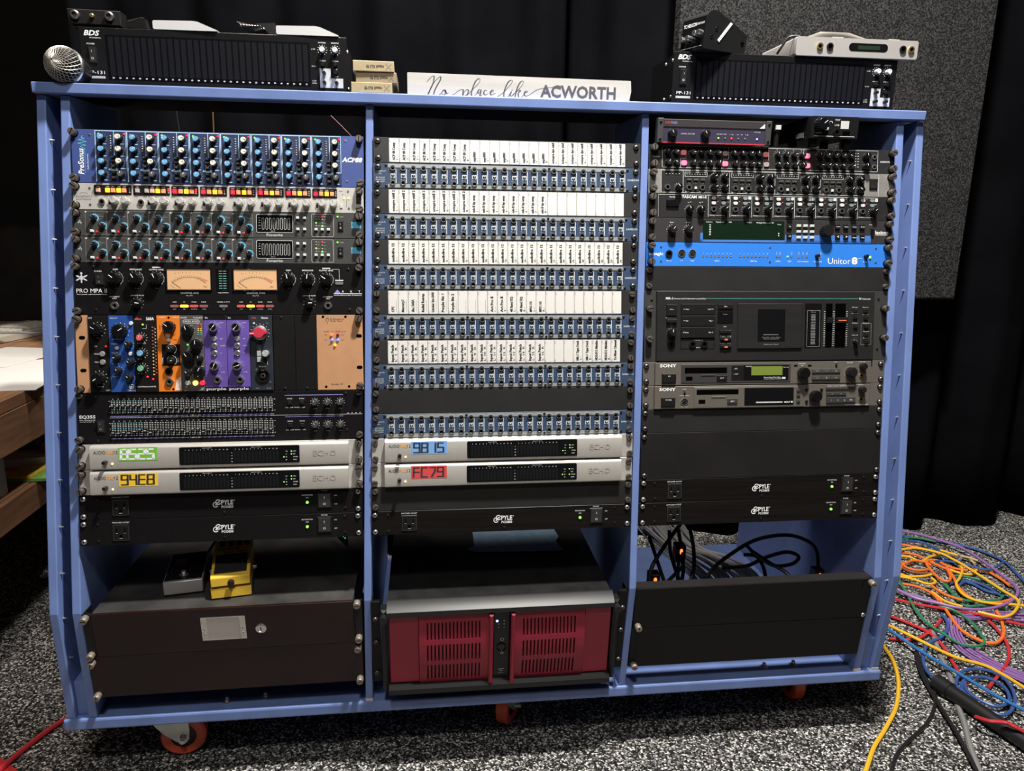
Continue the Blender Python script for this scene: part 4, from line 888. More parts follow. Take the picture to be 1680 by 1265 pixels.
def patch(u, k, where, scr):
    t = rackunit('patch_bay', 'blue patch bay with two jack rows, %s' % where, 'patch bay', 1, u, 1, 'blue patch bays', pm='pb_blue', screws=(scr, (8, 37)), sx=(8, 474), depth=110)
    for y0, y1 in ((36.5, 42.8), (1.6, 7.8)): MB().box(26, 456, y0, y1, 0, .6, 'pb_silver').obj('trim_strip', t)
    L = MB()
    for i in range(24):
        x = 34.5+i*18.0
        L.quad(x+5, x+6.3, 10, 34, .3, 'pb_white'); L.quad(x+3, x+5, 10, 11, .3, 'pb_white')
        L.text(str(i+1), x-4.5, 28, 1.7, 'pb_white', z=.3, res=1); L.text(str(i+25), x-4.8, 15, 1.7, 'pb_white', z=.3, res=1)
        inst('jack', 'patch_jack', t, x, 35.5); inst('jack', 'patch_jack', t, x, 9.5); inst('switch', 'patch_switch', t, x+.2, 22.3)
    L.text('S-patch', 8, 29, 2.6, 'pb_white', w=14); L.text('plus', 10, 25, 2.2, 'pb_white'); L.text('48 POINT', 5, 17.5, 2.4, 'pb_white', w=16); L.text('BALANCED', 5, 14, 2.4, 'pb_white', w=16); L.text('PATCHBAY', 5, 10.5, 2.4, 'pb_white', w=16)
    L.text('SAMSON', 459, 21, 3.2, 'pb_white', bold=.02, w=21); L.obj('lettering', t)
    for x in (23, 170, 314, 459):
        for y in (40, 4.4): inst('panel_screw', 'black_panel_screw', t, x, y, .6 if 26 < x < 456 else 0)
for k in range(5):
    sc = 'panhead_screw' if k < 3 else 'slot_screw'
    strip(2*k, k, sc)
    patch(2*k+1, k, 'directly under the %s cards' % ('ACP 88 Comp', 'octopre mkII 2', 'audiofire 12', 'Mercury7', 'Input Patch')[k], sc)
patch(11, 5, 'alone between the blank panel and the 9815 interface', 'slot_screw')
def blank(bay, u, n, label, scr='slot_screw', lower=False, pm='black_satin', ys=None, sx=(7, 475), roll=0., zoff=0.):
    return rackunit('blank_panel', label, 'blank panel', bay, u, n, 'black blank panels', lower=lower, pm=pm, screws=(scr, ys or ((8, 37) if n == 1 else (8, n*U-8))), sx=sx, chassis=False, roll=roll, zoff=zoff)
blank(1, 10, 1, 'plain black panel between two patch bays in the middle bay')
blank(1, 14, 1, 'plain black panel under the red FC79 interface')
# ================================================================ RIGHT BAY
# ---- black compressor with rows of small knobs
mat('sam_black', (.020, .020, .021), .4); mat('btn_pink', (.95, .12, .25), .4, emit=1.0); mat('btn_pink_dim', (.62, .17, .18), .4, emit=.25); mat('btn_dim', (.30, .24, .24), .4)
knobmesh('knob_s', 5.2, 9, 'black_plastic', None, 'white_print', pw=.8, skirt=1.2); knobmesh('knob_m', 6.0, 11, 'black_plastic', 'black_gloss', 'white_print', pw=.9, skirt=1.2)
def pinkb(k, m): reg(k, lambda b: b.rbox(-5.2, 5.2, -4.4, 4.4, 0, 2.4, 3, m).rframe(-3.4, 3.4, -2.4, 2.4, 2, .6, 2.55, 'lamp_pale'))
for k, m in (('pink', 'btn_pink'), ('pinkdim', 'btn_pink_dim'), ('dim', 'btn_dim')): pinkb('pb_'+k, m)
def samson():
    t = rackunit('compressor_unit', 'black four channel compressor with pink lit buttons, uppermost rack unit of the right bay', 'audio processor', 2, 0, 1, pm='sam_black', screws=('thumbscrew', (8, 37)), sx=(8, 475))
    L = MB(); R = random.Random(9)
    L.rframe(24.5, 448, 3, 42.3, 2, .6, .3, 'light_grey')
    for x in (70, 152, 230, 299): L.line(x, 20, x, 42, .5, .3, 'light_grey'); L.line(x, 20, x-10, 20, .5, .3, 'light_grey'); L.line(x-10, 3, x-10, 20, .5, .3, 'light_grey')
    top = [34, 50, 82, 98, 114, 130, 162, 178, 193, 208, 247, 263, 279, 295, 329, 344, 360, 375, 392]
    for i, x in enumerate(top):
        L.ticks(x, 30, 6.6, 7.8, -50, 230, 9, .4, .3, 'light_grey'); inst('knob', 'knob_s', t, x, 30, 0, R.uniform(-1.5, 1.5))
        inst('knob', 'knob_s', t, x+2, 11.5, 0, R.uniform(-1.5, 1.5)); L.text('dB', x-2, 39, 1.5, 'light_grey', res=1)
    for x, y, k in ((65, 30, 'pinkdim'), (66, 11.5, 'pink'), (145, 30, 'dim'), (145, 11.5, 'pink'), (224, 30, 'pinkdim'), (225, 12, 'dim'), (305.5, 29.5, 'pink'), (306, 11.5, 'pink')): inst('lit_button', 'pb_'+k, t, x, y)
    for i in range(6):
        for x in (403, 408): inst('indicator', 'led_off', t, x, 36-i*5)
    for x, y in ((423, 30.5), (423, 11.5)): inst('knob', 'knob_m', t, x, y, 0, .4)
    for x, y in ((441, 30.5), (441, 12)): inst('jack', 'jack_small', t, x, y)
    L.text('SAMSON', 453, 20.5, 3, 'light_grey', bold=.02, w=19); L.text('S-com', 8, 21, 3, 'light_grey', w=13); L.obj('lettering', t)
samson()
# ---- silver headphone amp with black cells
mat('beh_silver', (.40, .385, .36), .36, metal=.55, noise=.06, scale=60, stretch=(.1, 1, 1)); mat('beh_black', (.016, .016, .016), .4)
btnmesh('btn_bar', 9, 3.6, 2.5, 'dark_grey', .5); btnmesh('btn_sq', 4.4, 4.4, 3, 'light_grey', .5); rockermesh('rocker_beh', 16, 20, None)
def behr():
    t = rackunit('headphone_amp', 'silver ended headphone amplifier with four black cells of knobs and sockets', 'headphone amplifier', 2, 1, 1, pm='beh_silver', screws=('thumbscrew', (8, 37)), sx=(8, 475))
    MB().box(24, 424, 2, 42.4, 0, .5, 'beh_black').obj('black_plate', t)
    L = MB(); z = .7
    L.frame(24, 424, 2, 42.4, .6, z, 'light_grey'); L.line(66, 2, 66, 42, .6, z, 'light_grey')
    for a in (155, 244, 334): L.line(a, 2, a, 42, .6, z, 'light_grey')
    inst('jack', 'jack', t, 36, 11.5, .5); L.ticks(57, 11, 7.2, 8.6, -50, 230, 11, .5, z, 'white_print'); inst('knob', 'knob_m', t, 57, 11, .5, .5)
    for i in range(5): inst('indicator', 'led_off', t, 34+i*6, 35.5, .5)
    for i in range(4):
        x = 66+89.4*i
        L.frame(x+3, x+46, 31.5, 39.5, .6, z, 'light_grey')
        for k in range(8): inst('indicator', 'led_off', t, x+7+k*5, 35.5, .5)
        for k in range(3): inst('button', 'btn_bar', t, x+11+k*13, 25.5, .5); L.text('L  MUTE', x+7+k*13, 19, 1.4, 'white_print', z=z, res=1)
        inst('jack', 'jack', t, x+11, 11.5, .5); inst('jack', 'jack', t, x+36.5, 11.5, .5); inst('button', 'btn_sq', t, x+23.5, 10.5, .5)
        for kx, ky in ((57.5, 30.5), (78.5, 31), (59, 12), (79, 12)): L.ticks(x+kx, ky, 7.2, 8.6, -50, 230, 11, .5, z, 'white_print'); inst('knob', 'knob_m', t, x+kx, ky, .5, random.uniform(-1.2, 1))
        L.text('PHONES', x+4, 3.4, 1.5, 'white_print', z=z, res=1); L.text('OUT', x+31, 3.4, 1.5, 'white_print', z=z, res=1)
    inst('power_switch', 'rocker_beh', t, 441, 24); L.line(452, 2, 452, 42, .4, .3, 'white_print')
    for a, c in (((456, 12), (478, 12)), ((478, 12), (467, 32)), ((467, 32), (456, 12))): L.line(*a, *c, .5, .3, 'dim_print')
    L.arc(466.5, 19, 3, 3.5, 0, 300, .3, 'dim_print'); L.text('HA4700', 5, 26, 2.4, 'dim_print', w=17); L.text('POWERPLAY PRO', 4, 22, 1.7, 'dim_print', w=18); L.text('BEHRINGER', 455, 8, 2, 'dim_print', w=22)
    L.obj('lettering', t)
behr()
# ---- eight channel black headphone amp
mat('mh8_black', (.017, .017, .018), .4); mat('pill_pale', (.56, .57, .56), .4); mat('pill_dark', (.20, .23, .24), .4)
for k in ('pale', 'dark'): reg('pill_'+k, lambda b: b.rbox(-4.2, 4.2, -2.9, 2.9, 0, 2.2, 2.6, 'pill_'+k))
def mh8():
    t = rackunit('headphone_amp', 'black eight channel headphone amplifier with eight sockets in a row', 'headphone amplifier', 2, 2, 1, pm='mh8_black', screws=('thumbscrew', (8, 37)), sx=(8, 475))
    L = MB(); L.quad(20, 452, 42.3, 43, .3, 'light_grey'); L.quad(20, 20.6, 2, 43, .3, 'dim_print')
    btnmesh('btn_power_wide', 24, 12, 4, 'black_gloss', 1.2); inst('power_switch', 'btn_power_wide', t, 47, 27); L.text('POWER', 47, 37, 2.3, 'white_print', 'C')
    L.text('TASCAM', 65, 36.5, 5, 'white_print', bold=.02, w=28); L.text('MH-8', 97, 36.5, 4.6, 'white_print', bold=.01, w=15)
    for x in (79, 101): L.ticks(x, 16, 7, 8.4, -50, 230, 11, .5, .3, 'white_print'); inst('knob', 'knob_m', t, x, 16, 0, .3); L.text('OL', x-3, 28, 2, 'white_print', res=1); inst('indicator', 'led_off', t, x+3, 29)
    for i in range(8):
        x = 115.5+42.2*i; L.quad(x, x+.7, 3, 42.5, .3, 'light_grey')
        inst('jack', 'jack', t, x+10.5, 17); L.ticks(x+31, 17, 7, 8.4, -50, 230, 11, .5, .3, 'white_print'); inst('knob', 'knob_m', t, x+31, 17, 0, -.8)
        for y in (37.5, 28.5): inst('button', 'pill_pale', t, x+10.5, y); inst('button', 'pill_dark', t, x+29.5, y)
        L.box(x+36, x+41, 36, 41, .1, .3, 'white_print') if False else L.quad(x+36, x+41, 36, 41, .3, 'white_print'); L.text(str(i+1), x+38.5, 37, 3, 'ink', 'C', z=.5)
        L.text('PHONES', x+3, 5, 2, 'white_print', w=10); L.quad(x+14, x+33, 5.6, 6, .3, 'white_print')
        for y in (39, 31): inst('indicator', 'dot_red', t, x+19, y)
        L.text('STEREO', x+34, 30, 1.3, 'white_print', res=1)
    L.obj('lettering', t)
mh8()
# ---- dark effects processor with blue stripe
mat('lex_grey', (.030, .028, .030), .42, noise=.05, scale=40); mat('lex_blue', (.055, .17, .50), .42); mat('lcd_dark', (.006, .016, .008), .15); mat('key_pale', (.52, .55, .50), .45)
knobmesh('knob_lex', 7, 12, 'black_plastic', None, 'white_print', pw=1., skirt=1.15, flute=12); knobmesh('knob_wheel', 10.5, 15, 'black_plastic', None, None, top=.92, flute=20)
btnmesh('key_rub', 9.5, 9, 3.5, 'black_plastic', .9); btnmesh('key_small', 8.6, 4.6, 3, 'key_pale', .6)
def lex():
    t = rackunit('effects_processor', 'dark effects processor with green black display and blue lower stripe', 'audio processor', 2, 3, 1, pm='lex_grey', screws=('thumbscrew', (8, 37)), sx=(8, 475))
    MB().box(102, 441, 1.2, 5.6, 0, .5, 'lex_blue').box(102, 107, 1.2, 18, 0, .5, 'lex_blue').box(268, 441, 1.2, 16, 0, .5, 'lex_blue').obj('blue_stripe', t)
    MB().box(107, 266, 6, 41, 0, .8, 'lcd_dark', .2).obj('display', t)
    L = MB(); z = 1.0
    for x in (47, 79): L.ticks(x, 22.5, 8.8, 10.4, -50, 230, 11, .5, .3, 'white_print'); inst('knob', 'knob_lex', t, x, 22.5, 0, -.6); L.text('Input' if x < 60 else 'Output', x, 35.5, 2.4, 'white_print', 'C')
    L.text('Headroom', 113, 37, 2, 'white_print', z=z); L.text('Digital In  Edit', 132, 37, 2, 'white_print', z=z); L.text('MIDI', 157, 37, 2, 'white_print', z=z); L.text('MPX 1', 192, 36.5, 2.6, 'white_print', z=z); L.text('Multiple Processor FX', 211, 36.5, 2.6, 'white_print', z=z, w=34); L.text('Tempo', 252, 34, 1.9, 'white_print', z=z)
    for k in range(7): L.quad(119, 122, 14+k*3, 15.2+k*3, z, 'white_print')
    for k in range(2): L.quad(254, 256, 13+k*4, 15+k*4, z, 'white_print')
    for y, s in ((31, 'Tap'), (13, 'A/B')): inst('button', 'key_rub', t, 275.5, y); L.text(s, 275.5, y-1, 2.2, 'white_print', 'C', z=3.9)
    for i in range(3):
        for y in (33, 22, 11): inst('button', 'key_small', t, 294.5+i*13.2, y)
    inst('jog_wheel', 'knob_wheel', t, 347, 23)
    for i, s in enumerate(('Value', 'Options', 'Program', 'Edit')): inst('button', 'key_rub', t, 372+i*16.7, 32); L.text(s, 372+i*16.7, 31, 2, 'white_print', 'C', z=3.9, w=8)
    for i, s in enumerate(('<', '>', 'System', 'Store')): inst('button', 'key_rub', t, 372.5+i*16.7, 13); L.text(s, 372.5+i*16.7, 10.8, 5 if i < 2 else 2, 'white_print', 'C', z=3.9, bold=.02)
    btnmesh('rocker_slim', 6, 13, 3, 'black_gloss', .8); inst('power_switch', 'rocker_slim', t, 443, 22); L.text('Power', 441, 36, 2, 'white_print', 'C')
    L.text('lexicon', 450, 19.5, 6, 'white_print', bold=.02, w=26); L.quad(450, 476, 17.2, 18, .3, 'white_print'); L.obj('lettering', t)
lex()
# ---- bright blue MIDI interface
mat('uni_blue', (.028, .19, .68), .4, noise=.03, scale=30); reg('lamp_hole', lambda b: b.lathe(0, 0, [(2.1, 0), (2.0, .5), (1.4, .6), (1.2, .2)], 'steel', 12, True, 'mid_grey'))
def _din(b):
    b.lathe(0, 0, [(7.4, 0), (7.4, 1.2), (6, 1.4), (6, .3)], 'steel', 24, True, 'black_plastic')
    for k in range(5): a = math.pi*(k/4); b.disc(3.6*math.cos(a), 3.6*math.sin(a)-.6, .8, .5, 'steel', 8)
reg('din_socket', _din); knobmesh('pushbutton', 3.6, 8, 'black_plastic', None, None)
def uni():
    t = rackunit('midi_interface', 'bright blue one unit interface with two round sockets and green power lamp', 'midi interface', 2, 4, 1, pm='uni_blue', screws=('thumbscrew', (8, 37)), sx=(8, 475))
    L = MB(); L.text('emagic', 5, 20.5, 6, 'white_print', bold=.02, w=27)
    inst('jack', 'jack_dark', t, 43, 23.5); inst('din_socket', 'din_socket', t, 67.5, 24.5); inst('din_socket', 'din_socket', t, 88, 24.5)
    for s, x in (('Clic. In', 43), ('In 8', 67.5), ('Out 8', 88), ('MIDI In', 136), ('MIDI Out', 208), ('SMPTE', 256), ('VITC', 279), ('Communication', 306), ('Patch Mode', 336), ('Power', 432)): L.text(s, x, 9.5, 2.4, 'white_print', 'C')
    for i in range(8):
        for a in (109, 181): inst('indicator', 'lamp_hole', t, a+i*7.7, 19.5); L.text(str(i+1), a+i*7.7, 23.5, 2.2, 'white_print', 'C', res=1)
    for x in (253, 259.5, 283, 297, 305.5, 313, 341): inst('indicator', 'lamp_hole', t, x, 19.5); L.text('Sync', x+1, 23.5, 2, 'white_print', rot=math.pi/2, res=1)
    inst('indicator', 'led_green', t, 275, 19.5); inst('button', 'pushbutton', t, 333, 21); inst('button', 'pushbutton', t, 432, 21); inst('indicator', 'led_green_big', t, 441, 19.5)
    L.text('Unitor', 356, 6.5, 11.5, 'white_print', w=46); L.text('8', 404, 6.5, 12.5, 'white_print', bold=.045, w=12); L.text('MK II', 418, 16.5, 2, 'white_print', w=7); L.obj('lettering', t)
    for x, y in ((28, 36), (28, 10), (240, 37), (240, 10), (453, 37), (453, 10)): inst('panel_screw', 'panel_screw', t, x, y)
uni()
blank(2, 5, 1, 'plain black panel between the bright blue interface and the cassette deck')
# ---- cassette deck
mat('deck_black', (.018, .018, .018), .36, noise=.12, scale=60, stretch=(.1, 1.5, 1)); mat('deck_key', (.010, .010, .010), .35); mat('teal_line', (.10, .40, .38), .5); mat('orange_dim', (.5, .12, .05), .4, emit=.4)
mat('deck_ear', (.038, .038, .037), .42); btnmesh('key_deck', 12, 5, 2.5, 'deck_key', .6); btnmesh('key_round', 8.5, 7, 3, 'deck_key', 1.2)
def deck():
    t = rackunit('cassette_deck', 'large black three unit cassette deck with square cassette window', 'cassette deck', 2, 6, 3, pm='deck_ear', screws=('thumbscrew', (43, 99)), sx=(9, 474), depth=240)
    MB().box(22, 453, 1.5, 131.8, 0, 6, 'deck_black', 1).obj('front_plate', t)
    z = 6; L = MB(); q = z+.3
    L.text('MR-1', 39, 116.5, 4, 'white_print', z=q, bold=.02, w=13); L.text('Discrete Head Professional Cassette Deck', 54, 116.8, 2.4, 'white_print', z=q, w=63); L.quad(119, 419, 117.8, 118.5, q, 'teal_line'); L.text('Nakamichi', 427, 116.5, 2.6, 'white_print', z=q, w=17); L.text('N', 421, 116.3, 4, 'white_print', z=q, bold=.02)
    def key(x0, x1, y0, y1, d=2., m='deck_key', name='key'): return MB().box(x0, x1, y0, y1, z, z+d, m, .7).obj(name, t)
    key(40, 60, 86, 107, 3, name='power_key'); L.text('Power', 50, 97, 2, 'white_print', 'C', z=z+3.2)
    L.text('Timer', 38, 81, 2, 'white_print', z=q, w=22); key(40, 60, 73, 79, 4, name='timer_switch'); L.text('Rec', 50, 71.5, 2, 'white_print', 'C', z=q)
    L.ticks(50, 55, 8, 9.4, -50, 230, 9, .4, q, 'dim_print'); inst('knob', 'knob_lex', t, 50, 55, z); L.text('Pitch', 50, 66, 2, 'dim_print', 'C', z=q); inst('jack', 'jack_dark', t, 50, 34, z)
    for i, (y0, y1, a, c) in enumerate(((88, 108, '<< Rew', 'Fwd >>'), (66.5, 86.5, '<< Rev', 'Play >'), (45, 65, 'II Pause', 'Rec O'))): key(68, 134, y0, y1, 2.5); L.text(a, 72, (y0+y1)/2-1, 2.4, 'white_print', z=z+2.7); L.text(c, 130, (y0+y1)/2-1, 2.4, 'white_print', 'R', z=z+2.7)
    MB().frame(68, 134, 24, 44, .8, z+.3, 'black_hole').obj('socket_outline', t); inst('jack', 'jack_dark', t, 91, 33, z); inst('jack', 'jack_dark', t, 114, 33, z); L.text('L - Line Input - R', 102, 40, 1.8, 'white_print', 'C', z=q); L.text('Line In', 102, 26, 1.8, 'white_print', 'C', z=q)
    key(139, 169, 99, 108, 2.5); L.text('Eject', 154, 102.5, 2.2, 'white_print', 'C', z=z+2.7); MB().box(139, 169, 72, 93, z, z+.6, 'black_gloss').obj('counter_window', t); L.text('Counter', 154, 88, 1.8, 'dim_print', 'C', z=z+.8)
    L.text('Reset', 154, 65, 2, 'white_print', 'C', z=q); key(143, 165, 53, 59, 3)
    for y in (47, 33): L.text('Tape  EQ', 144, y, 2, 'white_print', z=q, w=22); key(144, 166, y-7, y-2, 4); MB().box(152, 158, y-7, y-4, z+4, z+4.4, 'orange_dim').obj('lit_mark', t)
    MB().box(178, 306, 24, 109, z, z+3, 'deck_black', 1.2).obj('cassette_door', t)
    MB().box(217, 271, 38, 98, z+3, z+3.5, 'black_gloss').obj('cassette_window', t)
    L.text('Discrete Head', 244, 31, 2.2, 'dim_print', 'C', z=z+3.4, w=28); L.text('Direct Drive   Double Capstan', 244, 44.5, 1.7, 'dim_print', 'C', z=z+3.8, w=36); L.text('Discrete 3-Head System', 244, 41.5, 1.7, 'dim_print', 'C', z=z+3.8, w=30); L.quad(228, 258, 50, 50.6, z+3.8, 'dim_print')
    MB().box(312, 345, 25, 109, z, z+.5, 'black_gloss').obj('level_meter', t)
    L.frame(316, 342, 27, 96, .5, z+.8, 'dim_print'); L.text('Peak Level', 328.5, 92, 1.6, 'dim_print', 'C', z=z+.8)
    for i in range(20): L.quad(324, 333, 32+i*2.9, 32.9+i*2.9, z+.8, 'dim_print')
    for x0, x1, n in ((354, 367, 1), (373, 394, 2)):
        MB().box(x0, x1, 25, 109, z-.1, z+.2, 'black_hole').obj('fader_slot', t)
        for y in range(29, 96, 4): L.quad(x0-4, x0-1, y, y+.7, q, 'white_print'); L.quad(x1+1, x1+4, y, y+.7, q, 'white_print')
        for k in range(n): key(x0+1+k*10, x0+11.5+k*10 if n == 2 else x1-1, 72-k*0, 82, 7, 'black_plastic', 'fader')
    MB().box(376, 392, 75.5, 77.5, z+7, z+7.3, 'orange_dim').obj('lit_mark', t)
    for x, y in ((413, 95), (434, 95), (413, 83), (414, 65), (435, 81), (436, 65), (437, 49), (437, 36)): inst('button', 'key_round', t, x, y, z); L.text('Monitor', x, y+6, 1.7, 'white_print', 'C', z=q, w=12)
    L.ticks(414, 36, 7, 8.2, -50, 230, 9, .4, q, 'dim_print'); inst('knob', 'knob_oct', t, 414, 36, z, .6); L.frame(426, 447, 30, 71, .4, q, 'dim_print')
    L.text('Output Level', 414, 48, 1.7, 'white_print', 'C', z=q); L.obj('lettering', t)
    for x, y in ((14, 116), (464, 118), (464, 22)): inst('panel_screw', 'black_panel_screw', t, x, y)
deck()
# ---- two bronze grey minidisc decks
mat('sony_bronze', (.185, .168, .145), .38, metal=.45, noise=.04, scale=60); mat('sony_dark', (.040, .040, .040), .4); mat('lcd_green', (.15, .20, .035), .35, emit=.10); mat('sony_ear', (.165, .152, .135), .4, metal=.4); mat('sony_key', (.06, .058, .055), .4)
knobmesh('knob_jog', 10, 14, 'black_plastic', 'black_gloss', None, top=.95, flute=18); knobmesh('knob_lvl', 9, 13, 'black_plastic', None, None, skirt=1.0, flute=20); knobmesh('knob_ph', 6, 11, 'black_plastic', None, None, flute=10); jackmesh('jack_brass', 4.6, 2.8, 2, 'brass')
btnmesh('power_key', 27, 17, 4, 'black_plastic', 1.2)
def sony(u, upper):
    t = rackunit('minidisc_deck', ('bronze grey minidisc deck with a green lit display' if upper else 'bronze grey minidisc deck with a dark display and round socket'), 'minidisc deck', 2, u, 1, 'minidisc decks', pm='sony_ear', screws=('panhead_screw', (8, 37)), sx=(7, 475))
    MB().box(22, 452, .8, 43.6, 0, 5, 'sony_bronze', .8).obj('front_plate', t)
    z = 5; q = z+.3; L = MB()
    L.text('SONY', 31, 35, 5.6, 'white_print', z=q, bold=.03, w=32); inst('power_key', 'power_key', t, 48, 14.5, z); L.text('I/O' if upper else 'POWER', 48, 17, 2.4, 'white_print', 'C', z=z+4.2)
    if upper:
        MB().box(72, 288, 4.5, 39.5, z, z+1, 'sony_dark', .8).obj('transport_panel', t)
        z1 = z+1
        MB().box(79, 161, 23, 33.5, z1-.2, z1+.2, 'black_hole').obj('disc_slot', t); MB().box(110, 138, 18.4, 20, z1, z1+1.2, 'sony_key', .4).obj('slot_lip', t)
        MB().box(81, 94, 9.5, 17, z1, z1+.3, 'black_hole').obj('sensor_window', t); MB().box(141, 161, 9.5, 18, z1, z1+2, 'black_plastic', .5).obj('eject_key', t); L.text('EJECT', 151, 12.6, 2, 'white_print', 'C', z=z1+2.3)
        MB().box(170, 194, 9, 36.5, z1, z1+.4, 'black_plastic').obj('label_plate', t); L.text('-- REC', 174, 30, 2, 'white_print', z=z1+.7); L.text('-- PLAY', 174, 20, 2, 'white_print', z=z1+.7)
        o = MB().box(194, 283, 9, 37, z1, z1+.5, 'black_gloss').obj('display', t)
        MB().box(209, 271, 18, 35, z1+.5, z1+.7, 'lcd_green').obj('lit_screen', o)
        L.text('Recording Mini Disc', 234, 13, 2.2, 'white_print', z=z1+.8, w=34); L.text('HI DENSITY LINEAR CONVERTER', 234, 10, 1.7, 'white_print', z=z1+.8, w=34); L.quad(270, 277, 10.5, 14.5, z1+.8, 'light_grey'); L.text('MONITOR', 198, 34, 1.7, 'white_print', z=z1+.8); L.text('REC  SYNC', 273, 32, 1.5, 'white_print', z=z1+.8)
        inst('jog_wheel', 'knob_jog', t, 311, 21.5, z); L.text('PUSH ENTER', 311, 38.5, 1.8, 'white_print', 'C', z=q); L.text('AMS', 311, 34.8, 1.8, 'white_print', 'C', z=q)
        btnmesh('key_sony', 18.6, 7.6, 3, 'sony_key', .7)
        for i in range(3):
            for y in (25, 12): inst('button', 'key_sony', t, 340+i*19.2, y, z)
        for i, s in enumerate(('<<', '>', '||', 'o', '[]', '>>')): L.text(s, 340+(i % 3)*19.2, (24 if i < 3 else 11), 2.2, 'white_print', 'C', z=z+3.3)
        L.ticks(408, 22, 11, 12, -50, 230, 19, .4, q, 'white_print'); inst('knob', 'knob_lvl', t, 408, 22, z); inst('knob', 'knob_ph', t, 433, 33, z); inst('jack', 'jack_brass', t, 432, 15.5, z)
        btnmesh('led_slit', 7, 2, 1, 'black_hole', .2); inst('indicator', 'led_slit', t, 298, 36, z); inst('indicator', 'led_slit', t, 326, 36, z); L.text('REC LEVEL', 408, 39.5, 1.8, 'white_print', 'C', z=q); L.text('PHONE LEVEL', 433, 41, 1.5, 'white_print', 'C', z=q); inst('toggle_switch', 'toggle', t, 380, 36, z); L.text('INPUT', 380, 41, 1.5, 'white_print', 'C', z=q)
    else:
        MB().box(98, 314, 1.6, 41, z, z+1.6, 'sony_bronze', .8).obj('transport_panel', t)
        z1 = z+1.6
        MB().box(103, 185, 27, 36.5, z1-.2, z1+.2, 'black_hole').obj('disc_slot', t); MB().box(132, 160, 21.5, 23, z1, z1+1.2, 'sony_bronze', .4).obj('slot_lip', t)
        MB().box(107, 120, 10, 17.5, z1, z1+.3, 'black_hole').obj('sensor_window', t); MB().box(163, 183, 9.5, 19, z1, z1+2, 'sony_dark', .5).obj('eject_key', t); L.text('EJECT', 173, 12.8, 2.2, 'white_print', 'C', z=z1+2.3)
        MB().box(197, 295, 5.5, 38.5, z1, z1+.5, 'black_gloss').obj('display', t)
        for i in range(28): L.quad(220+i*1.9, 221.2+i*1.9, 9.8, 12.2, z1+.8, 'white_print')
        L.text('MDLP', 276, 9.6, 2.8, 'white_print', z=z1+.8, bold=.02, w=12); L.quad(289.5, 293.5, 9.6, 12.6, z1+.8, 'light_grey')
        btnmesh('key_sq', 7, 4.6, 2, 'sony_dark', .5)
        for y in (32.5, 23, 12): inst('button', 'key_sq', t, 304.5, y, z1)
        inst('din_socket', 'din_socket', t, 80, 14, z); inst('toggle_switch', 'toggle', t, 80, 31, z); L.text('INPUT', 80, 36.5, 1.7, 'white_print', 'C', z=q); L.text('ANALOG  DIGITAL', 80, 25, 1.6, 'white_print', 'C', z=q); L.text('KEYBOARD', 80, 4, 1.6, 'white_print', 'C', z=q)
        inst('jog_wheel', 'knob_jog', t, 337, 21.5, z)
        for x, y in ((321.5, 33.5), (352, 33.5), (322, 11)): knobmesh('dot_key', 2.8, 2.4, 'black_plastic', None, None); inst('button', 'dot_key', t, x, y, z)
        MB().box(361, 420, 33, 38, z, z+2, 'sony_dark', .6).obj('key_bar', t); MB().box(362, 402, 22, 28, z, z+2.4, 'sony_dark', .6).obj('key_bar', t); MB().box(362, 421, 7.5, 18.5, z, z+2.8, 'sony_dark', .8).obj('key_bar', t)
        for i, s in enumerate(('>', 'II', '[]', 'REC')): L.text(s, 371+i*13.5, 11.8, 2.4, 'white_print', 'C', z=z+3.1)
        L.text('<<', 373, 23.8, 2.2, 'white_print', 'C', z=z+2.7); L.text('>>', 391, 23.8, 2.2, 'white_print', 'C', z=z+2.7); L.text('DISPLAY  SCROLL  REPEAT  PLAY MODE', 364, 39.4, 1.6, 'white_print', z=q, w=54)
        inst('knob', 'knob_ph', t, 433, 32.5, z); inst('jack', 'jack_brass', t, 433, 14, z); L.text('PHONE LEVEL', 433, 41, 1.5, 'white_print', 'C', z=q); L.text('MINIDISC RECORDER/PLAYER MDS-E12', 400, 2.6, 1.8, 'white_print', z=q, w=48)
    L.obj('lettering', t)
sony(9, True); sony(10, False)
blank(2, 11, 1, 'plain black panel directly under the lower minidisc deck', 'panhead_screw', pm='black_satin')
blank(2, 12, 2, 'tall plain black panel above the two power conditioners of the right bay', 'panhead_screw', pm='black_steel')
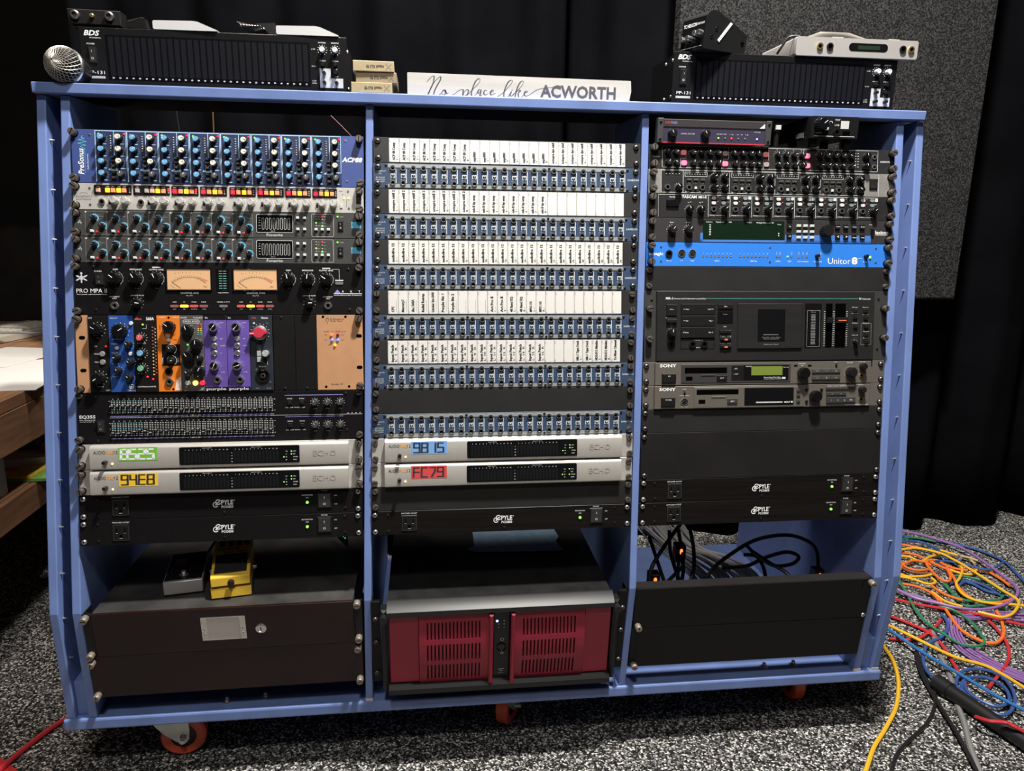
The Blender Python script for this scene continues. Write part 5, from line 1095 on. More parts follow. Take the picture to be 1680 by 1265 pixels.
# ================================================================ LOWER SECTION
mat('black_red_reflection', (.018, .0062, .0055), .28, noise=.5, scale=7, spec=.35); mat('drawer_top', (.035, .034, .033), .55, noise=.5, scale=14); mat('label_clear', (.55, .50, .48), .2, metal=.6)  # drawer front: reddish reflections on black steel put into the base colour
def _bolt(b): b.lathe(0, 0, [(6, 0), (6.3, 1), (6.3, 12), (5.6, 13)], 'thumb_pale', 18); b.box(-5, 5, -.6, .6, 12.6, 13.1, 'black_hole')
mat('thumb_pale', (.27, .23, .19), .5, metal=.45); reg('pale_thumbscrew', _bolt)
RL = .0095
def drawer():
    t = rackunit('storage_drawer', 'black steel drawer, reddish reflection in its colour, with label holder and lock, under the two pedals', 'drawer', 0, 0, 2, lower=True, panel=False, chassis=False, roll=RL)
    d = MB().box(15, 468, .6, 88.3, -3, 2, 'black_red_reflection', .6).obj('drawer_front', t)
    for a in (.3, 468.5): MB().box(a, a+14, .6, 88.3, -3, 0, 'black_steel', .4).obj('ear', t)
    # the box leans back level: top sits level with the world
    c = math.cos(T2); s = math.sin(T2)
    b = MB(); Dp = 400
    pr = [(2, -3), (87.5, -3), (87.5-Dp*math.tan(T2), -Dp), (2-Dp*math.tan(T2), -Dp)]
    vs = [(x, y, z) for x in (16, 467) for (y, z) in pr]
    b.add(vs, [(0, 1, 2, 3), (7, 6, 5, 4), (1, 5, 6, 2), (0, 3, 7, 4), (0, 4, 5, 1), (3, 2, 6, 7)], 'drawer_top'); b.obj('drawer_body', t)
    h = MB()
    for q in ((199, 276, 23, 25), (199, 276, 69, 71), (199, 209, 25, 69), (266, 276, 25, 69)): h.box(*q, 2, 3.4, 'nickel')
    h.obj('label_holder', d); MB().box(209, 266, 25, 69, 2, 2.6, 'label_clear').obj('label_card', d)
    for x in (204, 271):
        for y in (36, 47): inst('rivet', 'panel_screw', d, x, y, 3.4)
    MB().lathe(302, 42, [(9.5, 2), (9.5, 4), (8, 5), (6, 5), (5.6, 4.2)], 'nickel', 24).box(301.2, 302.8, 38.5, 45.5, 4.2, 4.6, 'black_hole').obj('lock', d)
    for x, y in ((7, 82), (6, 6), (475, 84), (475, 10)): inst('mounting_screw', 'pale_thumbscrew', t, x, y)
drawer()
blank(0, 2, 2, 'black panel, reddish reflection in its colour, at the very bottom of the left bay', 'pale_thumbscrew', True, 'black_red_reflection', (7, 78), roll=RL)
blank(2, 0, 2, 'black flanged panel in front of the loose cables, upper of two', 'pale_thumbscrew', True, 'black_panel', (7,), sx=(9,))
blank(2, 2, 2, 'black panel at the very bottom of the right bay', 'pale_thumbscrew', True, 'black_panel', (7,), sx=(9,))
for o in [o for o in bpy.data.objects if o.name.startswith('blank_panel') and 'flanged' in o.get('label', '')]:
    MB().box(1, 482, 86.5, 88.3, -26, -3, 'black_steel').obj('flange', o)
    MB().box(462, 464, 64, 88, -24, 1, 'black_rail').obj('bracket', o); inst('mounting_screw', 'pale_thumbscrew', o, 478, 82, 0); inst('mounting_screw', 'silver_screw', o, 475, 6, 0)
# ---- rack computer with crimson grille doors
mat('case_black', (.014, .014, .014), .42, noise=.3, scale=30, spec=.3); mat('case_edge', (.012, .012, .012), .42, spec=.4); mat('crimson', (.30, .012, .035), .36, noise=.04, scale=20); mat('crimson_deep', (.13, .008, .014), .5); led('led_white_blue', (.25, .35, 1), 8)
def pc():
    t = rackunit('rack_computer', 'black rack computer with two crimson slotted doors', 'computer', 1, 0, 4, lower=True, panel=False, chassis=False)
    H = 4*U
    for a, c in ((.5, 17), (466, 482)): MB().box(a, c, 1, H-1, -4, 0, 'black_panel', .5).obj('ear', t)
    D = 460; k = math.tan(T2); pr = [(2, -2), (H-2, -2), (H-2-D*k, -D), (6-D*k, -D)]
    b = MB(); b.add([(x, y, z) for x in (31, 451) for (y, z) in pr], [(0, 1, 2, 3), (7, 6, 5, 4), (1, 5, 6, 2), (0, 3, 7, 4), (0, 4, 5, 1), (3, 2, 6, 7)], 'case_black'); b.obj('case_body', t)
    def wedge(name, pts, x0, x1, m, o=t):
        n = len(pts); b = MB(); b.add([(x, y, z) for x in (x0, x1) for (y, z) in pts], [tuple(range(n)), tuple(range(2*n-1, n-1, -1))]+[(i, n+i, n+(i+1) % n, (i+1) % n) for i in range(n)], m); return b.obj(name, o)
    wedge('top_bezel', [(178, -4), (178, 2), (166, 22), (158, 24), (156, 20), (156, -4)], 30, 453, 'case_edge')
    wedge('bottom_bezel', [(4, -4), (4, 22), (-1, 26), (-12, 26), (-14, 20), (-6, -4)], 30, 453, 'case_edge')
    for x in (19, 453):
        MB().box(x, x+11, -10, 168, -4, 18, 'black_plastic', 4).obj('side_handle', t); MB().lathe(0, 0, [(7, 0), (7, 12)], 'case_edge', 18).obj('handle_knuckle', t, ((x+5.5)*.001, .155, .018))
    MB().box(31, 452, 4, 157, -2, 3, 'black_plastic').obj('inner_plate', t)
    def door(x0, x1, xs0, xs1, hinge):
        o = MB().box(*((x0, xs0-14) if hinge == 'L' else (xs1+14, x1)), 6, 152, 3, 14, 'crimson', 1.5).obj('door_flank', t)
        a0, a1 = (xs0-14, x1) if hinge == 'L' else (x0, xs1+14)
        # bowed grille leaf built of bars around real slots
        def bow(y): u = (y-79)/75; return 14+9*(1-u*u)
        b = MB(); n = 15; pw = (xs1-xs0)/n
        cols = [(a0, xs0, 0)]
        for i in range(n): cols += [(xs0+i*pw, xs0+i*pw+pw*.44, 1), (xs0+i*pw+pw*.44, xs0+(i+1)*pw, 0)]
        cols += [(xs1, a1, 0)]
        def ylow(x): u = (x-(a0+a1)/2)/((a1-a0)/2); return 6-9*(1-u*u)
        rows = [(2, 12, 0), (12, 48, 1), (48, 57, 0), (57, 93, 1), (93, 103, 0), (103, 138, 1), (138, 153, 0)]
        for (xa, xb, s) in cols:
            for (ya, yb, r) in rows:
                if s and r: continue
                y0 = ylow((xa+xb)/2) if ya == 2 else ya
                for q in range(2):
                    yy0, yy1 = y0+(yb-y0)*q/2, y0+(yb-y0)*(q+1)/2
                    z0, z1 = bow(yy0), bow(yy1)
                    vs = [(xa, yy0, z0-3), (xb, yy0, z0-3), (xb, yy1, z1-3), (xa, yy1, z1-3), (xa, yy0, z0), (xb, yy0, z0), (xb, yy1, z1), (xa, yy1, z1)]
                    b.add(vs, [(4, 5, 6, 7), (0, 4, 7, 3), (1, 2, 6, 5), (3, 7, 6, 2), (0, 1, 5, 4)], 'crimson')
        g = b.obj('grille_door', t)
        MB().box(a0+4, a1-4, 8, 150, 4, 7, 'crimson_deep').obj('filter', g)
        e = MB().box(*((a1-7, a1+1) if hinge == 'L' else (a0-1, a0+7)), 2 if hinge == 'L' else -2, 154, 12, 27, 'crimson', 2.5); e.obj('door_edge', g)
    door(33, 224, 102, 205, 'L'); door(259, 450, 281, 385, 'R')
    MB().box(226, 257, 2, 156, 3, 13, 'black_plastic', 1.5).obj('control_strip', t)
    inst('indicator', 'led_wb', t, 233, 132, 13) if ledmesh('led_wb', 'led_white_blue', 2.2, 1.4) is None else 0
    for x, y in ((246, 132), (236, 125), (246, 125), (236, 118), (246, 118)): inst('indicator', 'led_off', t, x, y, 13)
    MB().lathe(242, 74, [(9, 13), (9, 15), (8, 15.5), (6.5, 13.8)], 'black_gloss', 24).obj('lock', t)
    L = MB(); L.rframe(240, 246, 88, 94, 2, .7, 13.3, 'light_grey'); L.arc(243, 61, 1.8, 2.6, 0, 360, 13.3, 'light_grey')
    for x in (238.5, 242, 245.5): L.arc(x, 23, 1.2, 2.1, 0, 180, 13.3, 'light_grey'); 
    L.text('dub', 242, 19, 3, 'light_grey', 'C', z=13.3); L.text('DIGITAL', 242, 14.5, 1.6, 'light_grey', 'C', z=13.3, w=10); L.obj('lettering', t)
    for y in (22, 90, 140): inst('mounting_screw', 'panhead_screw', t, 8, y); inst('mounting_screw', 'panhead_screw', t, 475, y)
pc()
# ================================================================ ON THE TOP SHELF
FACE = Matrix.Rotation(math.pi/2, 4, 'X')      # local x right, y up, z towards the viewer
SHT = .7745+FLOOR                              # top of the shelf
def place(x, y, z, yaw=0., tilt=0.): return Matrix.Translation((x, y, z)) @ Matrix.Rotation(yaw, 4, 'Z') @ FACE @ Matrix.Rotation(tilt, 4, 'X')
mat('box_black', (.0095, .0095, .010), .42, spec=.35, noise=.1, scale=20); mat('spec_black', (.008, .008, .009), .35, noise=.1, scale=60, spec=.25); mat('spec_screen', (.003, .003, .004), .3, spec=.2); mat('spec_bar', (.007, .0075, .010), .5, spec=.15); mat('spec_grey', (.55, .56, .57), .5)
knobmesh('knob_white', 4.6, 10, 'light_grey', 'white_print', 'ink', pw=.8); knobmesh('knob_black6', 3.2, 9, 'black_plastic', None, None); rockermesh('rocker_tall', 13, 27)
def analyser(x, y, z, label, yaw=0.):
    t = thing('spectrum_analyser', label, 'spectrum analyser', place(x, y, z, yaw), 'spectrum analysers on the top shelf')
    Wd, H = 444, 92
    MB().box(0, Wd, 4, H+4, -2, 0, 'spec_black', .8).obj('face_panel', t)
    MB().box(5, Wd-5, 5, H+2, -150, -2, 'box_black').obj('chassis', t)
    sc = MB().box(42, 380, 14, H-7, 0, .5, 'spec_screen', .2).obj('screen', t)
    for i in range(31): MB().box(46+i*10.75, 54.2+i*10.75, 20, H-10, .5, .8, 'spec_bar').obj('bar_column', sc)
    L = MB(); z = .3
    for i in range(31): L.text(('20', '25', '31', '40', '50', '63', '80')[i % 7], 50+i*10.75, 15.5, 2.4, 'white_print', 'C', z=.9, bold=.03, res=1)
    L.text('BDS', 8, H-9, 8, 'white_print', shear=.3, bold=.03, w=26); L.text('PROFESSIONAL', 17, H-13.5, 1.8, 'white_print', w=19); L.text('POWER', 18, H-23.5, 2.6, 'white_print', 'C', w=13); L.text('PP-131', 9, 22, 5.2, 'white_print', w=27); L.quad(8, 36, 15, 18.6, z, 'light_grey'); L.text('SPECTRUM ANALYZER', 9, 16, 1.6, 'ink', z=.5, w=26)
    inst('power_switch', 'rocker_tall', t, 20, H-40)
    for x2, s in ((402, 'DIMMER'), (424, 'SENSITIVE')):
        L.text(s, x2, H-7, 2.2, 'white_print', 'C', w=13); L.ticks(x2, H-18, 7, 8.6, -60, 240, 11, .8, z, 'white_print'); inst('knob', 'knob_white', t, x2, H-18, 0, .3)
        L.text('MODE', x2, H-36.5, 2, 'white_print', 'C', w=10); inst('button', 'knob_black6', t, x2, H-42)
    L.text('L CH', 383, H-18, 2.2, 'white_print'); L.text('R CH', 383, H-46, 2.2, 'white_print'); L.text('L CH', 383, 22, 2.2, 'white_print'); L.text('R CH', 383, 18, 2.2, 'white_print')
    pl = MB().prism([(396, 12), (436, 12), (436, 28), (415, 28), (415, 44), (396, 44)], 0, .5, 'spec_grey').obj('grey_plate', t)
    for x2, y2 in ((404, 36), (404, 20), (425, 20)): inst('button', 'knob_black6', t, x2, y2, .5)
    inst('button', 'knob_black6', t, 424, 37); L.text('LINE', 424, 42, 2, 'white_print', 'C'); L.text('MUTE', 425, 30, 1.8, 'white_print', 'C'); L.obj('lettering', t)
    for x2 in (30, Wd-30):
        for d in (-15, -130): MB().lathe(0, 0, [(8, 0), (8, 5)], 'black_plastic', 14).obj('foot', t).matrix_basis = Matrix.Translation((x2*.001, .0002, d*.001)) @ Matrix.Rotation(-math.pi/2, 4, 'X')
    for y2, d in ((84, -20), (84, -60), (20, -20), (20, -60)):
        for x2, r in ((5, -1), (Wd-5, 1)):
            MB().lathe(0, 0, [(3.4, 0), (3, 1.6), (1.5, 2.2)], 'steel', 10).obj('side_screw', t).matrix_basis = Matrix.Translation((x2*.001, y2*.001, d*.001)) @ Matrix.Rotation(r*math.pi/2, 4, 'Y')
    return t
analyser(.025, .16, SHT, 'black spectrum analyser behind the microphone at the left end of the shelf')
analyser(1.0635, .16, SHT, 'black spectrum analyser at the right end of the shelf under the silver box')
PT = SHT+.0965
# ---- microphone
def mic():
    mat('mic_wire', (.42, .40, .36), .38, metal=.7)
    ax = Vector((.22, .95, -.10)).normalized()
    q = ax.to_track_quat('Z', 'Y').to_matrix().to_4x4()
    t = thing('microphone', 'silver ball headed microphone lying at the left end of the shelf', 'microphone', Matrix.Translation((.013, .120, .8030+FLOOR)) @ q)
    pr = [(28.6*math.sin(a), -28.6*math.cos(a)) for a in [math.pi*k/24 for k in range(0, 13)]]+[(28.2, 4), (26.5, 14)]
    MB().lathe(0, 0, [(max(.05, r*.965), z*.965) for r, z in pr], 'black_rail', 40).obj('grille_core', t)
    g = MB()
    for k in range(26):
        for s in (-1, 1):
            P = []
            for i in range(25):
                u = .06+(math.pi/2+.12-.06)*i/24; a = 2*math.pi*k/26+s*math.log(math.tan(u/2)+1e-6)*.55
                P.append((28.4*math.sin(u)*math.cos(a), 28.4*math.sin(u)*math.sin(a), -28.4*math.cos(u)))
            g.sweep(P, .58, 'mic_wire', 4)
    g.obj('grille', t)
    MB().lathe(0, 0, [(27.4, 5), (28.9, 6), (28.9, 10), (27.4, 11)], 'nickel', 40, False).obj('band', t)
    MB().lathe(0, 0, [(25, 14), (23.5, 26), (19, 40), (17, 60), (13, 150), (12.5, 165), (11, 170)], 'black_plastic', 28).obj('handle', t)
mic()
# ---- small black connector box and clip on the left analyser
def connbox():
    t = thing('connector_box', 'small black box with two round connectors on the left analyser', 'connector box', place(.008, .165, PT+.0045, .05))
    MB().box(0, 84, 0, 24, -32, 0, 'box_black', 1.5).obj('body', t)
    MB().rbox(10, 78, -6, 0, -30, -4, 2, 'black_plastic').obj('base', t) if False else MB().box(6, 80, -4.3, 0, -30, -4, 'black_plastic').obj('base', t)
    for x in (13, 67): MB().lathe(x, 14, [(7.5, 0), (7.5, 5), (5.5, 7), (4, 7), (3.6, 3)], 'dark_steel', 20).obj('connector', t)
    MB().lathe(40, 14, [(3.4, 0), (3.2, 5), (2, 6), (2, 10)], 'brass', 12).obj('brass_stub', t)
connbox()
t = thing('cable_clip', 'black folded clip lying right of the small connector box', 'clip', place(.098, .17, PT+.0006, -.1))
MB().prism([(0, 10), (26, 18), (33, 17), (36, 2), (30, 0), (0, 3)], -14, 0, 'box_black').obj('lower_jaw', t); MB().prism([(2, 14), (28, 20), (34, 18.5), (30, 17.3), (6, 12)], -12, -2, 'dark_steel').obj('upper_jaw', t)
# ---- white sloped boxes
mat('white_plastic', (.58, .58, .575), .45, noise=.02, scale=20)
def whitebox(x, label):
    t = thing('white_adapter', label, 'adapter', place(x, .16, PT+.0004, -.03), 'white wedge boxes on the left analyser')
    pts = [(0, 2), (0, 12), (1.5, 14), (66, 15), (74, 14), (106, 1.5), (105, 0), (2, 0)]
    o = MB().prism(pts, -62, 0, 'white_plastic').obj('shell', t); bevel(o, .0014, 2)
    MB().box(4, 62, 14.4, 15.4, -50, -12, 'white_plastic').obj('top_pad', t)
whitebox(.146, 'white wedge shaped box on the left analyser, nearest the microphone'); whitebox(.350, 'white wedge shaped box on the left analyser, beside the coiled black lead')
t = thing('black_adapter', 'black adapter with its lead coiled in tight turns between the white boxes', 'adapter', place(.276, .19, PT+.0006, .1))
MB().prism([(28, 0), (70, 0), (72, 16), (66, 26), (34, 23), (28, 14)], -40, 0, 'box_black').obj('body', t)
for k in range(8):
    MB().sweep([tuple(p) for p in spline([(2+k*4.5, 24-k*.6, -6+k), (14+k*4.5, 15, 2+k), (32+k*3.5, 3.5, 3+k*.5), (40+k*3, 4, -10)], 6)], 1.7, 'black_gloss', 7).obj('lead_turn', t)
# ---- cassettes
mat('cassette_card', (.46, .37, .22), .5, noise=.10, scale=40); mat('cassette_dark', (.32, .25, .15), .5, noise=.1, scale=40); mat('cassette_top', (.48, .40, .46), .5)
for k, (x, dz, m, lab) in enumerate(((.478, 0, 'cassette_card', 'bottom'), (.486, 17.6, 'cassette_dark', 'middle'), (.482, 35.2, 'cassette_card', 'top'))):
    t = thing('cassette_case', 'cream cassette case, %s of the stack of three beside the sign' % lab, 'cassette', place(x, .120+.004*(k == 1), SHT+dz*.001+.0003, .02*(k-1)), 'stacked cassette cases')
    o = MB().box(0, 70, 0, 17, -108, 0, m, .8).obj('case', t); MB().quad(1, 69, 17.05, 17.05, -1, 'cassette_top')
    MB().box(1.5, 68.5, 17, 17.25, -106, -2, 'cassette_top').obj('insert', t)
    MB().text('maxell XLII 90', 38 if k != 1 else 40, 10.5, 5, 'ink', 'C', rot=math.pi, bold=.015, w=30, z=.35).line(56, 3, 66, 13, .5, .35, 'ink_grey').line(56, 13, 66, 3, .5, .35, 'ink_grey').obj('lettering', t)
# ---- sign
mat('sign_white', (.56, .545, .52), .6, noise=.10, scale=26, stretch=(.25, 3, 1)); mat('sign_ink', (.085, .085, .115), .6)
t = thing('wood_sign', 'long whitewashed wooden sign lettered No place like ACWORTH', 'sign', place(.5745, .126, SHT+.0003, 0))
o = MB().prism([(0, 0), (399, 0), (402, 18), (400.5, 35.5), (1, 36.8), (0, 35)], -12, 0, 'sign_white').obj('plank', t); bevel(o, .0008, 2)
L = MB(); STROKES = [[[34.1,22.5],[38.0,26.6],[42.8,31.4],[45.8,32.3],[46.8,30.5],[45.4,21.8],[42.1,14.6],[35.5,1.1]],[[35.5,1.1],[38.8,8.4],[47.6,22.9],[55.2,30.3],[57.9,31.2],[57.6,26.3],[51.9,16.9],[46.9,6.6],[45.8,-1.6]],[[53.9,-1.4],[59.9,5.0],[63.2,9.1],[65.9,9.7],[66.9,6.2],[64.2,2.0],[60.4,2.4],[60.2,6.5],[63.5,9.7],[69.1,4.2],[71.8,5.3]],[[75.6,-1.2],[82.1,3.6],[89.8,9.5],[97.4,11.3],[97.2,5.1],[96.8,-1.6]],[[97.4,-1.1],[99.6,7.2],[103.4,11.5],[106.7,11.0],[106.3,6.4],[103.9,2.7],[100.1,1.1],[105.0,2.3],[112.7,10.7],[123.6,21.3],[127.7,28.6],[124.6,30.5],[119.2,25.3],[114.3,13.9],[112.1,4.5],[114.3,-1.0],[118.2,1.6],[123.6,9.5]],[[130.2,12.3],[125.8,12.2],[123.6,8.0],[125.3,6.2],[129.6,11.8],[127.1,1.4],[131.3,4.1]],[[140.0,11.1],[136.2,11.5],[134.0,6.8],[136.8,3.8],[141.2,6.0]],[[145.6,7.7],[151.6,10.9],[149.4,12.4],[145.6,8.2],[147.8,4.4],[154.9,7.4]],[[157.2,-1.8],[167.6,7.8],[179.6,20.1],[185.0,27.4],[182.7,29.9],[177.3,26.2],[171.9,14.7],[169.8,4.3],[172.1,-1.3],[177.6,2.5],[183.6,10.9],[180.9,4.6],[184.8,3.7],[189.7,8.0]],[[184.1,13.8],[185.2,13.0]],[[185.1,5.0],[191.2,10.3],[199.3,18.2],[204.9,26.0],[204.3,29.1],[199.2,27.1],[193.2,15.5],[190.0,2.0]],[[191.2,9.7],[196.6,13.7],[199.7,12.5],[196.0,8.9],[197.2,-1.7],[201.6,1.7],[207.7,8.9],[212.4,11.6],[209.7,12.7],[206.3,7.6],[209.8,4.2],[217.3,7.3],[229.6,15.4],[241.9,18.3],[255.6,20.0],[272.3,17.2]]]
for st in STROKES:
    P = spline([(a, max(.6, c), .3) for a, c in st], 8); n = len(P); vs = []; wl = []
    for i in range(n):
        d = P[min(n-1, i+1)]-P[max(0, i-1)]; dl = d.length or 1; down = max(0, -d.y/dl)
        wl.append(.6+1.7*down**1.5)
    for i in range(n):
        d = (P[min(n-1, i+1)]-P[max(0, i-1)]).normalized(); w = sum(wl[max(0, i-2):i+3])/len(wl[max(0, i-2):i+3])*.5
        vs += [(P[i].x-d.y*w, P[i].y+d.x*w, .3), (P[i].x+d.y*w, P[i].y-d.x*w, .3)]
    L.add(vs, [(2*i, 2*i+1, 2*i+3, 2*i+2) for i in range(n-1)], 'sign_ink')
L.text('ACWORTH', 235.5, 4, 19.6, 'sign_ink', bold=.028, w=138, z=.35)
L.obj('lettering', t)
# ---- flat grey strip left of the right analyser
t = MB().box(0, 34, 0, 6, -60, 0, 'mid_grey', 1).obj('flat_adapter'); t.matrix_world = place(.992, .19, SHT+.0003); tag(t, 'flat grey plastic strip between the sign and the right analyser', 'adapter')
# ---- black vocal box
t = thing('vocal_processor', 'black wedge shaped vocal processor box standing on the right analyser', 'vocal processor', place(1.108, .13, PT+.0006, .42))
pr = [(0, 0), (106, 0), (109, 34), (44, 62), (30, 67), (14, 65), (6, 58)]
o = MB().prism(pr, -62, 0, 'box_black').obj('side_shell', t); bevel(o, .002, 2)
p = Matrix.Translation((.0030, .029, -.031)) @ Matrix.Rotation(-math.pi/2, 4, 'Y') @ Matrix.Rotation(math.radians(-6), 4, 'X')
f = MB().box(-29, 29, -27, 27, 0, 1.6, 'black_gloss', .4).obj('front_panel', t); f.matrix_basis = p
MB().text('TC HELICON', -26, 13, 6, 'white_print', w=34, bold=.02, z=1.9).text('PERFORM', 10, 14, 3.6, 'white_print', w=17, z=1.9).line(-27, -24, 27, -24, .6, 1.9, 'light_grey').obj('lettering', f)
for x, y in ((-20, -8), (-4, -8), (12, -2), (23, -2)): inst('knob', 'knob_chrome2', f, x, y, 1.6) if knobmesh('knob_chrome2', 5, 10, 'nickel', None, 'ink', pw=.8) is None else 0
MB().prism([(33, 17), (37, 14), (69, 49), (64, 51)], 0, 1.2, 'light_grey').obj('stripe', t)
for x, y in ((30, 36), (18, 22)): MB().lathe(x, y, [(3.4, 0), (3, 1), (1.6, .2)], 'black_gloss', 12).obj('side_screw', t)
MB().lathe(98, 18, [(4.4, 0), (4.2, .6), (3.2, .3)], 'black_hole', 14).obj('side_hole', t)
# ---- silver box with a slip of paper
mat('silver_paint', (.52, .50, .48), .38, metal=.35, noise=.03, scale=30)
t = thing('silver_box', 'silver metal box with jacks and slotted window on the right analyser', 'audio box', place(1.297, .155, PT+.0006, -.01))
o = MB().rbox(0, 243, 0, 33, -150, 0, 4, 'silver_paint').obj('shell', t); bevel(o, .0015, 2)
w = MB().rbox(104, 182, 11, 25, -1, .5, 6.8, 'black_gloss').obj('slot_window', t)
mat('pcb_green', (.015, .03, .015), .4); MB().box(122, 166, 14, 21, .5, .8, 'pcb_green').obj('circuit_strip', w)
for x, k in ((46, 'jack_brass2'), (66, 'jack_dark'), (212, 'jack_dark'), (229, 'jack_brass2')): inst('jack', k, t, x, 17) if jackmesh('jack_brass2', 6, 3.6, 3, 'brass') is None else 0
for x in (76, 190): MB().box(x, x+22, 33, 37, -40, -12, 'silver_paint', .5).obj('top_latch', t)
t = MB(); n = 10; vs = []
for i in range(n+1):
    for j in range(2): u = i/n; vs.append((55+95*u, 37.6+(10 if u < .6 else 10*(1-u)/.4)+(3 if j else 0)*(1-u), -20-70*j))
o = MB(); o.add(vs+[(x, y-.4, z) for x, y, z in vs], [(2*i, 2*i+2, 2*i+3, 2*i+1) for i in range(n)]+[(22+2*i+1, 22+2*i+3, 22+2*i+2, 22+2*i) for i in range(n)], 'paper_white')
o = o.obj('paper_slip'); o.matrix_world = place(1.297, .155, PT+.0002, -.01); tag(o, 'curled white paper slip lying on the silver box', 'paper')
mat('cable_black', (.010, .010, .011), .45)
t = MB().sweep([tuple(p) for p in spline([(1.306, .165, PT+.036), (1.288, .17, PT+.034), (1.276, .175, PT+.015), (1.272, .18, PT+.006)], 8)], .0022, 'cable_black', 8).obj('short_lead', scale=1); tag(t, 'short black lead hanging off the left end of the silver box', 'cable')
# ---- half width processor and black headphone box in the top of the right bay
mat('mini_dark', (.028, .026, .032), .3); mat('mini_violet', (.050, .045, .080), .3); mat('mini_bright', (.13, .12, .125), .22, metal=.6); mat('mini_red', (.55, .05, .07), .4)
Z0 = 16*UM*math.cos(T1)+FLOOR
t = thing('half_rack_processor', 'half width processor with violet front resting on the topmost unit of the right bay', 'audio processor', place(1.0245, .103, Z0+.0028, 0))
MB().box(8, 202, .5, 40, -120, -1, 'box_black').obj('chassis', t); MB().box(8, 202, 0, 26, -1, 1.5, 'mini_violet', .4).obj('front_plate', t); MB().box(8, 202, 26, 40, -1, 2.5, 'mini_bright', 1.2).obj('upper_plate', t); MB().box(8, 202, -1.6, .4, -1, 2, 'mini_red').obj('red_edge', t)
for x in (-3, 202):
    MB().box(x, x+11, -1.5, 41, -10, 4, 'dark_grey', 1).obj('end_bracket', t)
    for y in (5, 35): inst('panel_screw', 'black_panel_screw', t, x+5.5, y, 4)
for x in (22, 84): inst('knob', 'knob_lex', t, x+3, 15, 1.5, .5)
for x, k in ((113, 'led_green'), (126, 'led_off'), (138, 'led_red'), (151, 'led_off'), (164, 'led_off'), (187, 'led_blue')): inst('indicator', k, t, x, 9, 1.5)
MB().text('AURAL', 11, 31.5, 4, 'mini_red', w=10, z=2.8, bold=.02).text('PHEX', 22, 31.5, 4, 'logo_purple', w=12, z=2.8, bold=.02).text('AURAL EXCITER', 42, 14, 2.4, 'light_grey', w=26, z=1.8).text('DRIVE  -12  -6  0  +6', 110, 15, 2, 'light_grey', w=60, z=1.8).text('POWER', 181, 20, 2, 'light_grey', w=12, z=1.8).add([(190, 27.5, 2.8), (200, 27.5, 2.8), (200, 36, 2.8)], [(0, 1, 2)], 'white_print').obj('lettering', t)
t = thing('headphone_box', 'black headphone box with one knob, poking out under the right end of the shelf', 'headphone box', place(1.314, .096, Z0+.0165, 0))
MB().prism([(0, 0), (90, 0), (90, 38.5), (0, 38.5)], -14, 0, 'box_black').obj('face_block', t)
b = MB(); b.add([(x, y, z) for x in (0, 90) for y, z in ((0, -14), (38.5, -14), (33, -175), (-2, -175))], [(0, 1, 2, 3), (7, 6, 5, 4), (1, 5, 6, 2), (0, 3, 7, 4), (0, 4, 5, 1), (3, 2, 6, 7)], 'box_black'); b.obj('body', t)
for z in (-10, -90):
    for x in (12, 78): MB().box(x-6, x+6, -15.5, .2 if z == -10 else -.5, z-12, z, 'black_plastic').obj('foot', t)
inst('knob', 'knob_big', t, 14, 24, 0, -.9); inst('button', 'round_pale', t, 28, 17); L = MB(); L.quad(55, 71, 17, 31, .3, 'light_grey'); L.quad(5, 44, 3, 4.2, .3, 'light_grey'); L.quad(46, 84, 3, 4.2, .3, 'light_grey'); L.text('TEST', 43, 31, 3, 'white_print', w=10); L.text('USB', 43, 22, 3, 'white_print', w=9); L.arc(35, 27, 2.6, 3.4, 0, 180, .3, 'white_print'); L.text('LEVEL', 8, 8, 2.4, 'white_print', w=12); L.obj('lettering', t)
inst('socket', 'jack_dark', t, 48, 11) ; MB().box(60, 74, 8, 13, 0, 1, 'black_hole').obj('port', t)
MB().box(-.4, 0, 3, 12, -60, -30, 'light_grey').obj('side_label', t)
t = thing('plug', 'black plug with white collar beside the half width processor', 'plug', place(1.252, .115, Z0+.001, 0))
MB().lathe(0, 0, [(4.5, 0), (4.5, 26), (6, 27), (6, 40)], 'black_plastic', 14).obj('body', t).matrix_basis = Matrix.Translation((.006, 0, -.006)) @ Matrix.Rotation(-math.pi/2, 4, 'X'); MB().box(1, 11, 30, 38, -3, .6, 'light_grey', .5).obj('collar', t)
# ================================================================ IN THE LOWER BAYS
def tubeobj(name, pts, r, m, label, cat='cable', group=None, n=7, sub=8):
    o = MB().sweep([tuple(p) for p in spline(pts, sub)], r, m, n).obj(name, scale=1)
    return tag(o, label, cat, group)
# ---- pedals on the drawer
DT = LZ+FLOOR
mat('pedal_yellow', (.78, .50, .045), .38, noise=.03, scale=30); mat('pedal_silver', (.42, .41, .41), .35, metal=.5); mat('rubber', (.016, .016, .018), .6)
def onTop(x, y, yaw): return Matrix.Translation((x, y, DT+.0035)) @ Matrix.Rotation(yaw, 4, 'Z')
t = thing('effects_pedal', 'yellow effects pedal with black rubber treadle and black text', 'effects pedal', onTop(.208, .008, .17))
def lower(b, pts, x0, x1, m):
    n = len(pts); return b.add([(x, y, z) for x in (x0, x1) for (y, z) in pts], [tuple(range(n-1, -1, -1)), tuple(range(n, 2*n))]+[(i, (i+1) % n, n+(i+1) % n, n+i) for i in range(n)], m)
o = lower(MB(), [(0, 0), (128, 0), (128, 56), (86, 52), (84, 34), (6, 20), (0, 18)], 0, 70, 'pedal_yellow').obj('body', t); bevel(o, .0015, 2)
o = lower(MB(), [(-2, 24), (-2, 41), (2, 44), (84, 57), (84, 45), (4, 24)], 1, 69, 'pedal_yellow').obj('treadle', t); bevel(o, .0015, 2)
